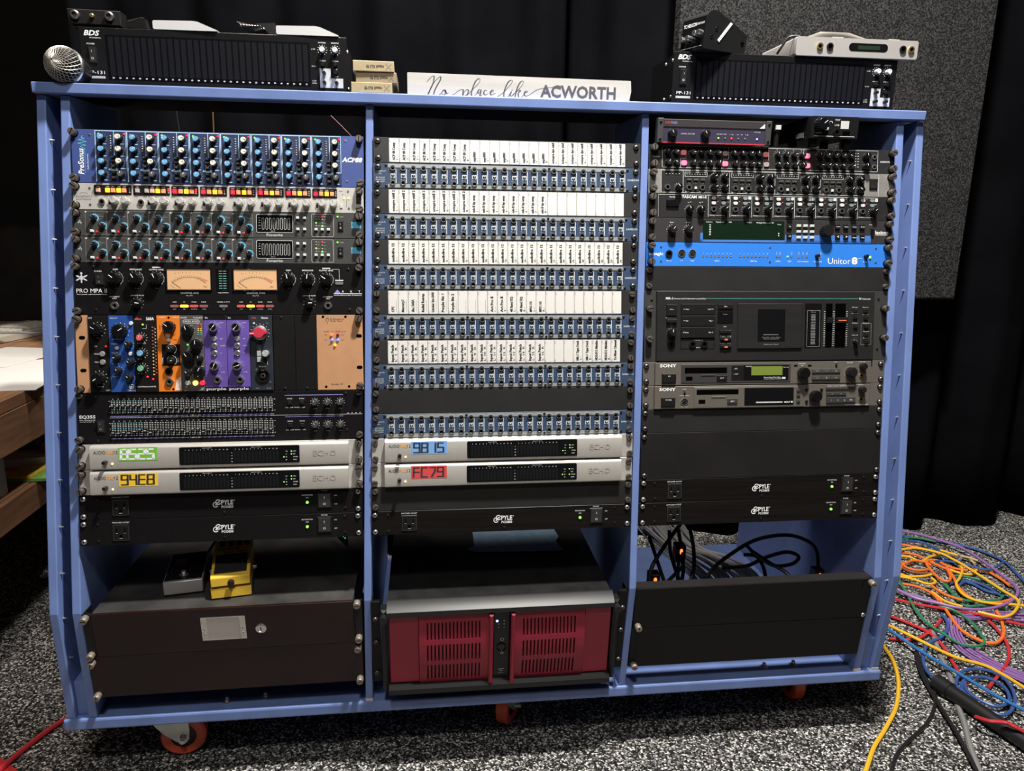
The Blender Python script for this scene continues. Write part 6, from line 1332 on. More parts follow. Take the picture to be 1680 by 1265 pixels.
lower(MB(), [(8, 45), (8, 47.2), (64, 56.2), (64, 54)], 7, 63, 'rubber').obj('rubber_pad', t)
L = MB(); L.text('Bumblebee', 8, 0, 7, 'ink', bold=.02, w=40, z=.3); L.text('FUZZ DRIVE', 20, -10, 6, 'ink', bold=.02, w=42, z=.3)
o = L.obj('lettering', t); o.matrix_basis = Matrix.Translation((0, .080, .0568)) @ Matrix.Rotation(math.radians(9), 4, 'X')
MB().lathe(0, 0, [(6, 0), (6, 6), (5, 8)], 'black_plastic', 16).obj('thumb_knob', t).matrix_basis = Matrix.Translation((.036, -.002, .031)) @ Matrix.Rotation(math.pi/2, 4, 'X')
for x, r in ((0, -1), (70, 1)): MB().lathe(0, 0, [(6, 0), (6, 3), (4.5, 3), (4.5, 7)], 'nickel', 14).obj('jack', t).matrix_basis = Matrix.Translation((x*.001, .07, .022)) @ Matrix.Rotation(r*math.pi/2, 4, 'Y')
for x in (14, 30, 46, 60): MB().lathe(0, 0, [(5, 0), (4.6, 10)], 'black_plastic', 12).obj('knob', t, (x*.001, .108, .0535))
t = thing('effects_pedal', 'silver edged black effects pedal left of the yellow one', 'effects pedal', onTop(.119, .028, .17))
o = MB().box(0, 68, 0, 118, 0, 26, 'pedal_silver').obj('enclosure', t); bevel(o, .002, 2)
f = MB().box(2, 66, 6, 117, 26, 27, 'black_gloss', .3).obj('top_plate', t)
MB().lathe(0, 0, [(8, 0), (8, 2), (5.5, 3), (5, 9), (3, 10)], 'nickel', 18).obj('foot_switch', t, (.034, .022, .027))
MB().box(12, 30, 66, 92, 27, 27.6, 'lozenge_dim').obj('red_mark', t)
for x in (40, 50, 59): MB().lathe(0, 0, [(4, 0), (3.6, 9)], 'black_plastic', 12).obj('knob', t, (x*.001, .095, .027))
for i in range(7): MB().box(8+i*8, 11+i*8, 36, 60, 27, 27.3, 'dark_grey').obj('slot_mark', t)
tubeobj('patch_lead', [(.16, .165, DT+.02), (.18, .20, DT+.045), (.215, .21, DT+.05), (.235, .185, DT+.05)], .003, 'cable_black', 'black patch lead joining the two pedals')
# ---- masking tape sheet on the computer
mat('masking_blue', (.20, .32, .46), .7, noise=.12, scale=70)
vs = [(.682, .172), (.70, .160), (.80, .155), (.884, .152), (.876, .20), (.886, .22), (.880, .29), (.70, .295), (.698, .19)]
zt = LZ+FLOOR+.0030; n = len(vs); me = MB(); me.add([(x, y, zt) for x, y in vs]+[(x, y, zt+.0008) for x, y in vs], [tuple(range(n-1, -1, -1)), tuple(range(n, 2*n))]+[(i, (i+1) % n, n+(i+1) % n, n+i) for i in range(n)], 'masking_blue')
tag(me.obj('masking_tape', scale=1), 'torn light blue masking tape stuck on top of the computer', 'tape')
# ---- cables behind the flanged panel in the right bay
mat('cable_grey', (.36, .36, .37), .5)
for k, p in enumerate([[[1.102,0.37,0.325],[1.141,0.32,0.284],[1.182,0.26,0.263],[1.213,0.2,0.236]],[[1.109,0.366,0.326],[1.144,0.316,0.295],[1.186,0.256,0.271],[1.217,0.196,0.238]],[[1.113,0.362,0.328],[1.147,0.312,0.296],[1.189,0.252,0.273],[1.22,0.192,0.25]],[[1.118,0.377,0.321],[1.157,0.327,0.29],[1.2,0.267,0.27],[1.232,0.207,0.242]],[[1.121,0.365,0.327],[1.157,0.315,0.293],[1.2,0.255,0.267],[1.232,0.195,0.251]],[[1.113,0.349,0.334],[1.156,0.299,0.303],[1.199,0.239,0.275],[1.231,0.179,0.259]],[[1.132,0.362,0.328],[1.166,0.312,0.286],[1.209,0.252,0.277],[1.242,0.192,0.244]],[[1.138,0.379,0.32],[1.176,0.329,0.286],[1.221,0.269,0.258],[1.255,0.209,0.238]],[[1.135,0.346,0.334],[1.169,0.296,0.3],[1.212,0.236,0.285],[1.245,0.176,0.263]],[[1.136,0.367,0.325],[1.181,0.317,0.29],[1.226,0.257,0.27],[1.26,0.197,0.254]],[[1.139,0.353,0.331],[1.18,0.303,0.296],[1.225,0.243,0.275],[1.259,0.183,0.257]],[[1.142,0.341,0.336],[1.181,0.291,0.297],[1.225,0.231,0.293],[1.26,0.171,0.258]],[[1.154,0.355,0.33],[1.19,0.305,0.288],[1.235,0.245,0.286],[1.271,0.185,0.253]],[[1.165,0.378,0.319],[1.203,0.328,0.287],[1.25,0.268,0.274],[1.287,0.208,0.248]],[[1.156,0.354,0.33],[1.199,0.304,0.289],[1.246,0.244,0.273],[1.282,0.184,0.253]],[[1.168,0.37,0.323],[1.21,0.32,0.284],[1.258,0.26,0.268],[1.294,0.2,0.255]],[[1.169,0.344,0.334],[1.204,0.294,0.293],[1.25,0.234,0.293],[1.288,0.174,0.26]],[[1.18,0.377,0.319],[1.222,0.327,0.279],[1.271,0.267,0.262],[1.309,0.207,0.249]],[[1.175,0.343,0.334],[1.213,0.293,0.299],[1.26,0.233,0.289],[1.298,0.173,0.27]],[[1.174,0.342,0.335],[1.217,0.292,0.295],[1.266,0.232,0.28],[1.302,0.172,0.272]],[[1.197,0.364,0.324],[1.23,0.314,0.286],[1.279,0.254,0.278],[1.319,0.194,0.259]],[[1.205,0.377,0.318],[1.24,0.327,0.281],[1.29,0.267,0.271],[1.33,0.207,0.255]],[[1.197,0.369,0.322],[1.241,0.319,0.284],[1.293,0.259,0.269],[1.332,0.199,0.259]],[[1.208,0.357,0.327],[1.241,0.307,0.288],[1.292,0.247,0.276],[1.332,0.187,0.266]],[[1.212,0.38,0.317],[1.255,0.33,0.274],[1.307,0.27,0.273],[1.349,0.21,0.25]],[[1.221,0.369,0.321],[1.256,0.319,0.277],[1.307,0.259,0.276],[1.349,0.199,0.256]]]):
    tubeobj('grey_cable', p+[[p[-1][0]+.03, p[-1][1]-.02, .16]], .0032, 'cable_grey', 'thin grey cable in the loom sagging behind the flanged panel', 'cable', 'grey cables in the loom of the right bay', 6, 6)
BL = ['dropping from the lower outlet to the glowing plug', 'in a hanging narrow loop', 'hanging straight beside the loop', 'arching widely over the grey loom', 'in a lying oval loop', 'diving right of the oval loop', 'behind the oval loop', 'crossing the foot of the narrow loop', 'leftmost by the divider']
for p, s in zip([[[1.124,0.12,0.43],[1.099,0.11,0.402],[1.074,0.1,0.371],[1.057,0.09,0.345],[1.051,0.08,0.309]],[[1.116,0.16,0.399],[1.118,0.15,0.354],[1.134,0.14,0.301],[1.143,0.14,0.291],[1.149,0.15,0.317],[1.146,0.17,0.365],[1.142,0.18,0.396]],[[1.162,0.16,0.4],[1.169,0.15,0.359],[1.169,0.14,0.314],[1.15,0.12,0.283]],[[1.178,0.1,0.299],[1.197,0.11,0.328],[1.24,0.13,0.349],[1.308,0.15,0.374],[1.388,0.17,0.373],[1.44,0.17,0.356],[1.458,0.16,0.335],[1.455,0.14,0.301],[1.456,0.13,0.277]],[[1.242,0.16,0.305],[1.298,0.16,0.308],[1.344,0.17,0.321],[1.398,0.18,0.327],[1.422,0.17,0.32],[1.404,0.16,0.308],[1.356,0.15,0.311],[1.312,0.15,0.336],[1.288,0.16,0.335]],[[1.304,0.15,0.346],[1.343,0.14,0.321],[1.37,0.12,0.308],[1.375,0.1,0.293]],[[1.313,0.2,0.337],[1.333,0.16,0.311],[1.331,0.13,0.283]],[[1.089,0.11,0.291],[1.117,0.12,0.313],[1.14,0.13,0.328]],[[1.085,0.2,0.368],[1.093,0.16,0.329],[1.105,0.13,0.284]]], BL): tubeobj('power_lead', p, .0042, 'cable_black', 'black power lead in the right bay, '+s, 'cable', 'black leads in the right bay')
led('neon', (1, .10, .02), 4)
for (x, y, z), s in (((1.071, .10, .315), 'at the left behind the flanged panel'), ((1.454, .13, .292), 'at the right behind the flanged panel'), ((1.146, .16, .348), 'inside the narrow black loop')):
    t = thing('lit_plug', 'black plug with glowing orange lamp '+s, 'plug', Matrix.Translation((x, y, z)) @ FACE)
    MB().box(-11, 11, -26, 12, -24, 0, 'black_plastic', 2).obj('body', t); MB().rbox(-3, 3, -6, 6, 0, 1.2, 2.6, 'neon').obj('lamp', t)
    MB().sweep([(0, -24, -12), (1, -60, -14), (0, min(-62, -(z-.14)*1000), -12)], 4, 'cable_black', 7).obj('lead', t)
# ---- green lit circuit board behind the drawer, wires behind the shelf
t = thing('circuit_board', 'dark circuit board edge with a row of green lamps behind the pedals', 'circuit board', Matrix.Translation((.395, .245, DT+.022)) @ Matrix.Rotation(-1.1, 4, 'Z') @ FACE)
MB().box(0, 90, 0, 24, -2, 0, 'pcb_green').obj('board', t)
led('tiny_green', (.05, .7, .25), 2)
ledmesh('tiny_led', 'tiny_green', 1.2, 1)
for i in range(9): inst('indicator', 'tiny_led', t, 8+i*9, 17)
mat('cable_tan', (.12, .065, .025), .5); mat('cable_darkred', (.09, .008, .012), .5)
for m, lab, p in (('cable_black', 'black wire hanging behind the top left opening', [(.085, .45, 1.27), (.09, .45, 1.2), (.11, .44, 1.1)]), ('cable_tan', 'tan wire hanging behind the top left opening', [(.16, .45, 1.27), (.157, .45, 1.2), (.15, .44, 1.1)]), ('cable_darkred', 'thin dark red wire slanting behind the top left opening', [(.40, .40, 1.26), (.46, .40, 1.20), (.52, .40, 1.12)])):
    tubeobj('hanging_wire', p, .0016, m, lab)
# ================================================================ CABLES ON THE FLOOR
for k, c in (('purple', (.26, .13, .36)), ('blue', (.035, .085, .26)), ('bright_blue', (.03, .16, .42)), ('yellow', (.74, .42, .025)), ('orange', (.74, .16, .025)), ('green', (.025, .19, .085)), ('red', (.48, .025, .035)), ('black', (.012, .012, .013)), ('grey', (.20, .20, .20)), ('brown', (.24, .08, .04)), ('tan', (.50, .36, .20))): mat('jacket_'+k, c, .42)
CABLES = [
('purple','thick purple cable in one wide loop around the whole heap',4.2,[[2.184,0.923,0.022],[2.206,0.905,0.022],[2.253,0.87,0.022],[2.3,0.806,0.022],[2.322,0.753,0.022],[2.32,0.665,0.022],[2.311,0.584,0.022],[2.299,0.513,0.022],[2.269,0.471,0.022],[2.216,0.433,0.022],[2.151,0.407,0.022],[2.093,0.4,0.022],[2.045,0.412,0.022],[2.002,0.442,0.022],[1.959,0.472,0.022],[1.936,0.523,0.022]]),
('blue','dark blue cable curving along the curtain hem',4,[[2.175,0.907,0.008],[2.203,0.897,0.008],[2.267,0.861,0.008],[2.342,0.821,0.008],[2.388,0.77,0.008],[2.41,0.692,0.008],[2.391,0.622,0.008],[2.36,0.534,0.008]]),
('yellow','yellow cable crossing the heap to a hook shaped end loop',4,[[2.071,0.753,0.026],[2.107,0.76,0.026],[2.163,0.766,0.026],[2.215,0.727,0.026],[2.227,0.682,0.026],[2.233,0.639,0.026],[2.234,0.559,0.026],[2.234,0.484,0.026],[2.237,0.445,0.026],[2.228,0.419,0.026],[2.193,0.386,0.026],[2.154,0.36,0.026],[2.121,0.351,0.026],[2.1,0.363,0.026],[2.076,0.382,0.026]]),
('yellow','yellow cable with an S bend at the heart of the heap',4,[[2.232,0.721,0.018],[2.239,0.687,0.018],[2.234,0.655,0.018],[2.216,0.624,0.018],[2.173,0.579,0.018],[2.142,0.552,0.018],[2.121,0.514,0.018],[2.115,0.476,0.018],[2.132,0.448,0.018],[2.174,0.428,0.018],[2.213,0.422,0.018],[2.257,0.405,0.018]]),
('orange','orange cable coiled once beside the rack',4,[[2.177,0.638,0.016],[2.157,0.597,0.016],[2.132,0.569,0.016],[2.117,0.573,0.016],[2.115,0.6,0.016],[2.125,0.643,0.016],[2.136,0.674,0.016],[2.156,0.698,0.016],[2.183,0.699,0.016],[2.19,0.669,0.016],[2.177,0.626,0.016],[2.159,0.584,0.016],[2.137,0.539,0.016],[2.124,0.487,0.016],[2.135,0.448,0.016],[2.185,0.44,0.016],[2.236,0.452,0.016]]),
('orange','short bright orange cable end near the curtain',4,[[2.274,0.654,0.01],[2.288,0.634,0.01],[2.304,0.623,0.01],[2.307,0.577,0.01],[2.302,0.536,0.01]]),
('orange','bright orange cable drooping in a U across bare carpet',4.2,[[2.046,0.51,0.012],[2.02,0.437,0.012],[2.004,0.393,0.012],[1.986,0.332,0.012],[1.988,0.295,0.012],[2.004,0.267,0.012],[2.028,0.259,0.012],[2.064,0.279,0.012],[2.097,0.313,0.012],[2.135,0.371,0.012],[2.152,0.41,0.012]]),
('green','green cable in a flat oval loop around the blue one',3.4,[[2.112,0.566,0.012],[2.099,0.516,0.012],[2.101,0.472,0.012],[2.127,0.459,0.012],[2.186,0.459,0.012],[2.216,0.467,0.012],[2.244,0.494,0.012],[2.249,0.537,0.012],[2.235,0.576,0.012],[2.204,0.597,0.012],[2.173,0.606,0.012]]),
('green','dark green cable ending in a long narrow loop',3.4,[[1.985,0.588,0.016],[1.957,0.51,0.016],[1.923,0.418,0.016],[1.912,0.351,0.016],[1.921,0.3,0.016],[1.93,0.259,0.016],[1.958,0.244,0.016],[1.992,0.254,0.016],[2.014,0.287,0.016],[2.033,0.354,0.016],[2.03,0.409,0.016],[2.001,0.447,0.016],[1.983,0.497,0.016]]),
('green','green cable running right under the purple loop',3.4,[[2.124,0.573,0.008],[2.093,0.491,0.008],[2.091,0.443,0.008],[2.132,0.442,0.008],[2.168,0.436,0.008],[2.191,0.418,0.008]]),
('blue','blue cable curled inside the green oval',4,[[2.133,0.568,0.007],[2.18,0.582,0.007],[2.217,0.572,0.007],[2.234,0.536,0.007],[2.235,0.496,0.007],[2.252,0.472,0.007]]),
('blue','royal blue cable lying flat inside the green oval',4,[[2.152,0.553,0.008],[2.186,0.573,0.008],[2.204,0.557,0.008],[2.211,0.519,0.008],[2.232,0.5,0.008]]),
('red','long red cable running straight to the right edge',4,[[1.882,0.502,0.012],[1.906,0.49,0.012],[1.952,0.459,0.012],[2.003,0.433,0.012],[2.047,0.411,0.012],[2.097,0.384,0.012],[2.131,0.357,0.012],[2.185,0.321,0.012]]),
('red','red cable descending behind the black tube',4,[[1.837,0.432,0.007],[1.844,0.416,0.007],[1.87,0.38,0.007],[1.894,0.335,0.007],[1.896,0.286,0.007],[1.872,0.212,0.007],[1.85,0.152,0.007],[1.834,0.109,0.007]]),
('red','red cable draped over the black tube',4,[[1.751,-0.021,0.03],[1.758,-0.048,0.04],[1.784,-0.061,0.044],[1.794,-0.075,0.044],[1.828,-0.098,0.03]]),
('red','red cable hooking down through the bare patch',4,[[2.096,0.365,0.009],[2.088,0.328,0.009],[2.074,0.283,0.009],[2.046,0.234,0.009],[2.005,0.188,0.009],[1.942,0.14,0.009],[1.878,0.095,0.009]]),
('red','short red cable crossing the blue bend',4,[[1.975,0.386,0.006],[1.936,0.356,0.006],[1.894,0.328,0.006],[1.856,0.308,0.006],[1.818,0.303,0.006],[1.776,0.312,0.006]]),
('yellow','long yellow cable leaving the rack toward the lower right',4,[[1.786,0.389,0.018],[1.798,0.357,0.018],[1.824,0.306,0.018],[1.85,0.248,0.018],[1.876,0.202,0.018],[1.922,0.164,0.018],[1.94,0.122,0.018],[1.956,0.045,0.018]]),
('bright_blue','long bright blue cable beside the long yellow one',4,[[1.775,0.371,0.02],[1.784,0.336,0.02],[1.798,0.268,0.02],[1.809,0.214,0.02],[1.829,0.154,0.02],[1.847,0.097,0.02],[1.865,0.043,0.02],[1.897,-0.022,0.02]]),
('blue','blue cable bending down to the mouth of the black tube',4,[[1.986,0.402,0.012],[1.978,0.371,0.012],[1.953,0.333,0.012],[1.91,0.298,0.012],[1.859,0.275,0.012],[1.815,0.234,0.012],[1.787,0.194,0.012],[1.773,0.155,0.012],[1.781,0.136,0.012]]),
('blue','blue cable wound in a coil beside the black tube',3.8,[[1.804,0.079,0.014],[1.805,0.106,0.014],[1.855,0.152,0.014],[1.906,0.157,0.014],[1.936,0.128,0.014],[1.922,0.076,0.014],[1.886,0.028,0.014],[1.838,-0.002,0.014],[1.813,0.015,0.014],[1.802,0.051,0.014],[1.81,0.094,0.014],[1.845,0.125,0.014],[1.892,0.126,0.014],[1.911,0.092,0.014],[1.889,0.046,0.014],[1.846,0.025,0.014],[1.822,0.045,0.014],[1.814,0.079,0.014],[1.831,0.115,0.014]]),
('purple','thin purple cable in the bundle bent at the heart of the floor',2.7,[[1.999,0.39,0.006],[1.951,0.324,0.006],[1.925,0.265,0.006],[1.924,0.218,0.006],[1.937,0.181,0.006],[1.962,0.145,0.006],[1.996,0.087,0.006]]),
('purple','thin purple cable in the bundle bent at the heart of the floor',2.7,[[2.0,0.383,0.01],[1.953,0.317,0.01],[1.929,0.26,0.01],[1.929,0.216,0.01],[1.941,0.181,0.01],[1.962,0.147,0.01],[1.999,0.09,0.01]]),
('purple','thin purple cable in the bundle bent at the heart of the floor',2.7,[[2.012,0.388,0.006],[1.966,0.322,0.006],[1.943,0.267,0.006],[1.945,0.226,0.006],[1.955,0.192,0.006],[1.973,0.159,0.006],[2.011,0.104,0.006]]),
('purple','thin purple cable in the bundle bent at the heart of the floor',2.7,[[2.014,0.381,0.01],[1.968,0.315,0.01],[1.946,0.262,0.01],[1.95,0.225,0.01],[1.959,0.193,0.01],[1.974,0.16,0.01],[2.014,0.108,0.01]]),
('purple','thin purple cable in the bundle bent at the heart of the floor',2.7,[[2.026,0.387,0.006],[1.981,0.321,0.006],[1.96,0.269,0.006],[1.966,0.235,0.006],[1.974,0.204,0.006],[1.985,0.173,0.006],[2.027,0.122,0.006]]),
('purple','purple cable in the flat bundle leaving at the right edge',2.7,[[2.028,0.377,0.006],[2.072,0.379,0.006],[2.123,0.382,0.006],[2.162,0.371,0.006],[2.227,0.348,0.006]]),
('purple','purple cable in the flat bundle leaving at the right edge',2.7,[[2.029,0.379,0.01],[2.072,0.38,0.01],[2.124,0.385,0.01],[2.165,0.376,0.01],[2.238,0.361,0.01]]),
('purple','purple cable in the flat bundle leaving at the right edge',2.7,[[2.041,0.394,0.006],[2.084,0.394,0.006],[2.137,0.4,0.006],[2.18,0.393,0.006],[2.261,0.387,0.006]]),
('purple','purple cable in the flat bundle leaving at the right edge',2.7,[[2.043,0.397,0.01],[2.084,0.396,0.01],[2.139,0.403,0.01],[2.184,0.398,0.01],[2.272,0.4,0.01]]),
('yellow','yellow cable wandering alone toward the camera',4.6,[[1.765,0.37,0.006],[1.742,0.286,0.006],[1.728,0.226,0.006],[1.699,0.162,0.006],[1.667,0.111,0.006],[1.62,0.051,0.006],[1.556,-0.01,0.006],[1.499,-0.06,0.006],[1.444,-0.12,0.006],[1.4,-0.165,0.006]]),
('black','black cable swinging left toward the camera',4,[[1.855,0.324,0.005],[1.803,0.238,0.005],[1.766,0.165,0.005],[1.752,0.112,0.005],[1.724,0.063,0.005],[1.66,0.001,0.005],[1.583,-0.048,0.005],[1.532,-0.085,0.005],[1.485,-0.136,0.005]]),
('black','black cable running straight toward the camera',4,[[1.804,0.247,0.01],[1.764,0.175,0.01],[1.734,0.092,0.01],[1.718,0.036,0.01],[1.698,-0.035,0.01],[1.676,-0.1,0.01],[1.648,-0.174,0.01]]),
('grey','flat grey cable passing under the black tube',6,[[1.926,0.359,0.004],[1.864,0.242,0.004],[1.826,0.153,0.004],[1.776,0.067,0.004],[1.741,-0.006,0.004],[1.7,-0.077,0.004],[1.662,-0.158,0.004]]),
('orange','orange cable piece in the heap, highest by the rack side',3.8,[[2.151,0.825,0.012],[2.173,0.812,0.012],[2.205,0.785,0.012],[2.23,0.754,0.012]]),
('orange','orange cable piece in the heap, in a flat arc',3.8,[[2.032,0.651,0.016],[2.06,0.68,0.016],[2.107,0.702,0.016],[2.14,0.693,0.016],[2.146,0.666,0.016]]),
('yellow','yellow cable piece in the heap, near the rack post',3.8,[[2.007,0.614,0.02],[2.025,0.598,0.02],[2.071,0.597,0.02],[2.102,0.606,0.02]]),
('yellow','yellow cable piece in the heap, in a double bend',3.8,[[2.095,0.741,0.014],[2.118,0.732,0.014],[2.133,0.698,0.014],[2.183,0.727,0.014],[2.229,0.743,0.014]]),
('yellow','yellow cable piece in the heap, with a short hook',3.8,[[2.0,0.604,0.018],[2.027,0.586,0.018],[2.054,0.554,0.018],[2.084,0.563,0.018],[2.089,0.587,0.018]]),
('orange','orange cable piece in the heap, crossing the coil',3.8,[[2.111,0.765,0.012],[2.152,0.747,0.012],[2.166,0.692,0.012],[2.191,0.638,0.012],[2.222,0.642,0.012]]),
('orange','orange cable piece in the heap, running low beside the rack',3.8,[[1.982,0.565,0.016],[2.016,0.544,0.016],[2.03,0.504,0.016],[2.022,0.461,0.016]]),
('orange','orange cable piece in the heap, ending under the purple loop',3.8,[[2.054,0.539,0.02],[2.059,0.488,0.02],[2.086,0.453,0.02]]),
('yellow','yellow cable piece in the heap, crossing below the coil',3.8,[[2.04,0.518,0.014],[2.042,0.463,0.014],[2.07,0.431,0.014]]),
('blue','blue cable piece in the heap, along the upper edge of the heap',3.8,[[2.158,0.834,0.018],[2.215,0.829,0.018],[2.239,0.776,0.018],[2.222,0.708,0.018],[2.257,0.685,0.018]]),
('green','green cable piece in the heap, at the top left of the heap',3.8,[[2.177,0.86,0.012],[2.214,0.872,0.012],[2.252,0.861,0.012],[2.283,0.836,0.012]]),
('brown','brown cable piece in the heap, half buried',3.8,[[2.046,0.669,0.016],[2.052,0.637,0.016],[2.089,0.621,0.016],[2.134,0.623,0.016]]),
('blue','blue cable piece in the heap, reaching toward the curtain',3.8,[[2.175,0.688,0.02],[2.219,0.678,0.02],[2.258,0.649,0.02],[2.299,0.619,0.02],[2.387,0.663,0.02]]),
('yellow','yellow cable piece in the heap, in a short stub',3.8,[[2.251,0.769,0.014],[2.264,0.751,0.014],[2.281,0.728,0.014]]),
('tan','tan cable piece in the heap, like a frayed end',3.8,[[2.281,0.717,0.018],[2.3,0.702,0.018],[2.313,0.68,0.018]]),
('tan','tan cable piece in the heap, second frayed end',3.8,[[2.292,0.721,0.012],[2.303,0.7,0.012],[2.296,0.671,0.012]]),
('purple','purple cable piece in the heap, near the red cable',3.8,[[1.944,0.539,0.016],[1.962,0.504,0.016],[1.997,0.474,0.016],[2.024,0.44,0.016]]),
('orange','orange cable piece in the heap, inside the coil',3.8,[[2.184,0.661,0.02],[2.199,0.635,0.02],[2.229,0.619,0.02]]),
('yellow','yellow cable piece in the heap, curling up at its end',3.8,[[2.186,0.641,0.014],[2.204,0.615,0.014],[2.235,0.606,0.014],[2.278,0.639,0.014]]),
('orange','orange cable piece in the heap, innermost beside the post',3.8,[[2.066,0.702,0.018],[2.057,0.657,0.018],[2.083,0.636,0.018],[2.114,0.64,0.018]]),
('red','red cable running out from under the left end of the rack',5.5,[[-0.231,-0.007,0.006],[-0.219,0.05,0.006],[-0.198,0.118,0.006],[-0.175,0.171,0.006],[-0.153,0.196,0.006],[-0.1,0.222,0.006],[-0.03,0.236,0.006]])]
seen = {}
for c, l, r, p in CABLES: seen[l] = seen.get(l, 0)+1
for c, l, r, p in CABLES: tubeobj('floor_cable', p, r*.001, 'jacket_'+c, l, 'cable', 'coloured cables on the floor' if 'left end' not in l else None)
TB = [[1.762,0.112,0.018],[1.809,-0.087,0.018],[1.83,-0.191,0.018]]
t = thing('foam_tube', 'thick black tube lying on the floor at the lower right, red cable over it', 'tube', Matrix.Identity(4))
MB().sweep([tuple(p) for p in TB], .0165, 'cable_black', 20).obj('tube', t, scale=1)
a, c = Vector(TB[0]), Vector(TB[1]); d = (c-a).normalized()
MB().sweep([tuple(a-d*.004), tuple(a+d*.034)], .0195, 'cable_black', 22).obj('end_cap', t, scale=1)
mat('tape_red', (.55, .02, .025), .6, noise=.1, scale=90)
t = MB().add([(-.36, .185, .0006), (-.10, -.02, .0006), (-.14, -.06, .0006), (-.40, .145, .0006), (-.36, .185, .0016), (-.10, -.02, .0016), (-.14, -.06, .0016), (-.40, .145, .0016)], [(4, 7, 6, 5), (0, 1, 5, 4), (1, 2, 6, 5), (2, 3, 7, 6), (3, 0, 4, 7)], 'tape_red').obj('floor_tape', scale=1); tag(t, 'red tape strip on the carpet in the lower left corner', 'tape')
# ================================================================ THE DESK AT THE LEFT
mat('desk_wood', (.34, .175, .092), .5, noise=.35, scale=9, stretch=(6, .6, 6)); mat('desk_shelf', (.30, .15, .08), .5, noise=.3, scale=9, stretch=(6, .6, 6))
DZ = .15+FLOOR
t = thing('wooden_desk', 'brown wooden desk with lower shelf left of the rack', 'desk', Matrix.Translation((-.75, .95, 0)))
for k in range(4): wbox('plank', -1.16+k*.205, -.957+k*.205, .12, 1.72, DZ-.03, DZ, 'desk_wood', t, Vector((-.75, .95, 0)), .002)
wbox('apron', -.350, -.341, .12, 1.72, DZ-.125, DZ-.031, 'desk_wood', t, Vector((-.75, .95, 0)), .002); wbox('lower_shelf', -1.1, -.375, .2, 1.66, .365, .395, 'desk_shelf', t, Vector((-.75, .95, 0)), .002); wbox('shelf_rail', -.374, -.36, .2, 1.66, .325, .393, 'desk_shelf', t, Vector((-.75, .95, 0)), .002)
for x in (-1.1, -.45):
    for y in (.16, 1.6): wbox('leg', x, x+.07, y, y+.07, 0, DZ-.031, 'desk_wood', t, Vector((-.75, .95, 0)), .002)
# keyboard
mat('key_beige', (.56, .52, .44), .5); mat('key_grey', (.24, .23, .21), .5); mat('kb_body', (.50, .46, .38), .5)
t = thing('computer_keyboard', 'beige computer keyboard on the desk beside the papers', 'keyboard', Matrix.Translation((-.80, 1.30, DZ+.002)) @ Matrix.Rotation(math.radians(75), 4, 'Z'))
o = MB().box(-230, 230, -85, 85, 0, 22, 'kb_body', 3).obj('body', t)
btnmesh('key_b', 17, 17, 9, 'key_beige', 2.5); btnmesh('key_g', 17, 17, 9, 'key_grey', 2.5)
for r in range(6):
    for c in range(22): inst('key', 'key_g' if r == 5 or c in (0, 13) else 'key_b', t, -208+c*19.6, -66+r*22+(6 if r == 5 else 0), 22)
tubeobj('keyboard_cable', [(-1.0, 1.05, DZ+.03), (-.86, 1.12, DZ+.05), (-.74, 1.16, DZ+.045), (-.62, 1.30, DZ+.02), (-.55, 1.42, DZ+.006)], .004, 'jacket_grey', 'grey keyboard cable lying across the keyboard')
def sheet(name, label, x, y, z, w, d, yaw, m, cat, th=.0012, print_m=None):
    t = thing(name, label, cat, Matrix.Translation((x, y, z)) @ Matrix.Rotation(yaw, 4, 'Z'))
    MB().box(-w/2, w/2, -d/2, d/2, 0, th*1000, m).obj('sheet', t)
    if print_m:
        L = MB(); R = random.Random(int(x*1000))
        for k in range(9): a = R.uniform(-w*.42, w*.2); c = R.uniform(-d*.42, d*.38); L.quad(a, a+R.uniform(.1, .3)*w, c, c+R.uniform(.02, .2)*d, th*1000+.3, R.choice(print_m))
        L.obj('print', t)
    return t
sheet('paper_sheet', 'white sheet of paper hanging over the near edge of the desk', -.45, .74, DZ+.0005, 216, 400, .12, 'paper_white', 'paper', .001, None)
sheet('paper_sheet', 'white paper under the keyboard edge on the desk', -.60, .98, DZ+.0020, 216, 280, -.2, 'paper_white', 'paper', .001, None)
mat('mag_yellow', (.85, .60, .07), .4); mat('mag_green', (.20, .45, .10), .4); mat('mag_lilac', (.55, .42, .58), .4); mat('mag_dark', (.05, .04, .05), .4); mat('mag_red', (.6, .08, .06), .4); mat('mag_brown', (.12, .07, .06), .4)
SZ = .3955
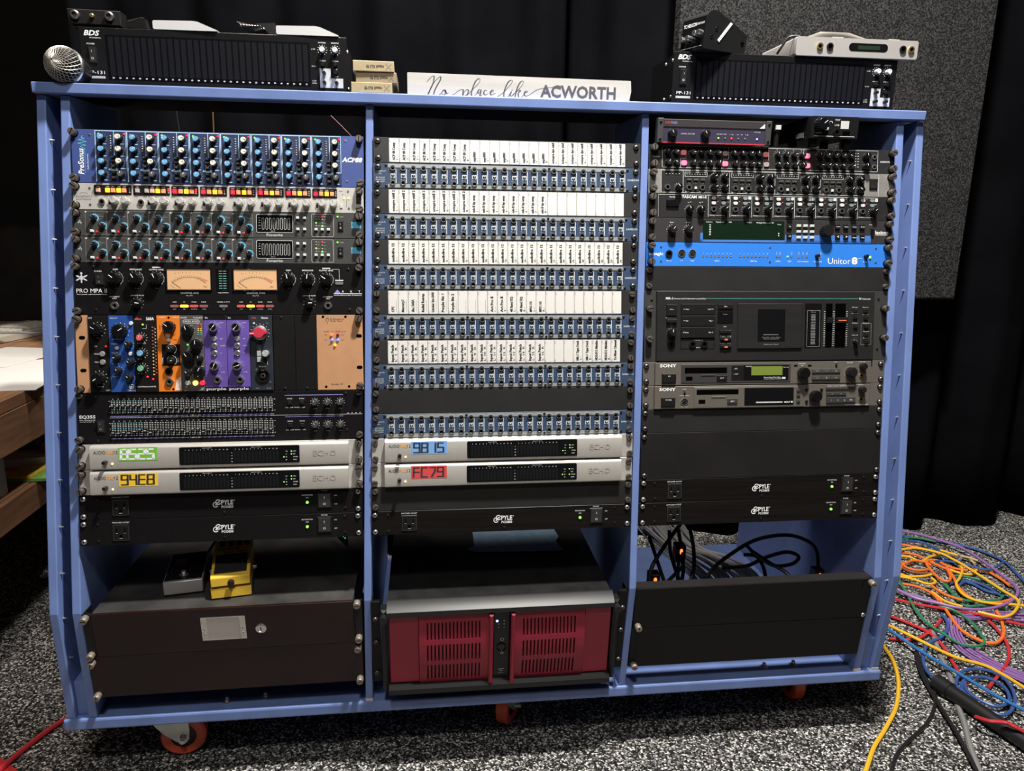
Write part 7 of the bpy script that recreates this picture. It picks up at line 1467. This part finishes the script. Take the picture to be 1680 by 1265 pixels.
sheet('magazine', 'green edged magazine lowest in the pile on the desk shelf', -.455, .715, SZ, 215, 285, .12, 'mag_green', 'magazine', .007, ['mag_yellow', 'paper_white', 'mag_lilac'])
sheet('magazine', 'yellow and lilac magazine in the pile on the desk shelf', -.462, .725, SZ+.0075, 205, 275, -.08, 'mag_yellow', 'magazine', .007, ['mag_lilac', 'mag_red', 'mag_green', 'paper_white'])
sheet('magazine', 'thick white magazine with lilac print on the pile', -.475, .79, SZ+.0150, 200, 270, .25, 'paper_white', 'magazine', .018, ['mag_lilac', 'mag_red', 'mag_lilac'])
sheet('magazine', 'dark covered magazine on top of the pile on the desk shelf', -.56, .86, SZ+.0340, 210, 280, .2, 'mag_dark', 'magazine', .024, ['mag_brown', 'mag_lilac'])
sheet('magazine', 'dark book farther back on the desk shelf', -.58, 1.20, SZ, 220, 300, .1, 'mag_dark', 'book', .05, ['mag_brown'])
t = thing('paper_roll', 'white paper roll standing at the left edge on the desk shelf', 'paper roll', Matrix.Translation((-.440, .492, .3955)))
MB().lathe(0, 0, [(54, 0), (55, 3), (55, 107), (54, 110), (20, 110), (20, 60)], 'paper_white', 32).obj('roll', t); MB().lathe(0, 0, [(20, 5), (20, 109)], 'cassette_dark', 20, False).obj('core', t)
# dark armchair beyond the desk
mat('chair_dark', (.030, .024, .020), .5, noise=.25, scale=12)
CO = Vector((-1.05, 2.1, 0))
t = thing('armchair', 'dark brown leather armchair in the shadows behind the desk', 'armchair', Matrix.Translation(CO))
def cush(name, x0, x1, y0, y1, z0, z1, bv=.04):
    o = wbox(name, x0, x1, y0, y1, z0, z1, 'chair_dark', t, CO); m = o.modifiers.new('b', 'BEVEL'); m.width = bv; m.segments = 4
cush('seat', -1.38, -.82, 1.85, 2.4, .28, .46); cush('backrest', -1.40, -.80, 2.36, 2.55, .28, .98); cush('armrest', -.82, -.70, 1.84, 2.50, .12, .80); cush('armrest', -1.50, -1.38, 1.84, 2.50, .12, .80); cush('base', -1.44, -.76, 1.88, 2.5, .06, .279, .01)
for x in (-1.42, -.80):
    for y in (1.9, 2.44): wbox('foot', x, x+.05, y, y+.05, 0, .0595, 'chair_dark', t, CO)
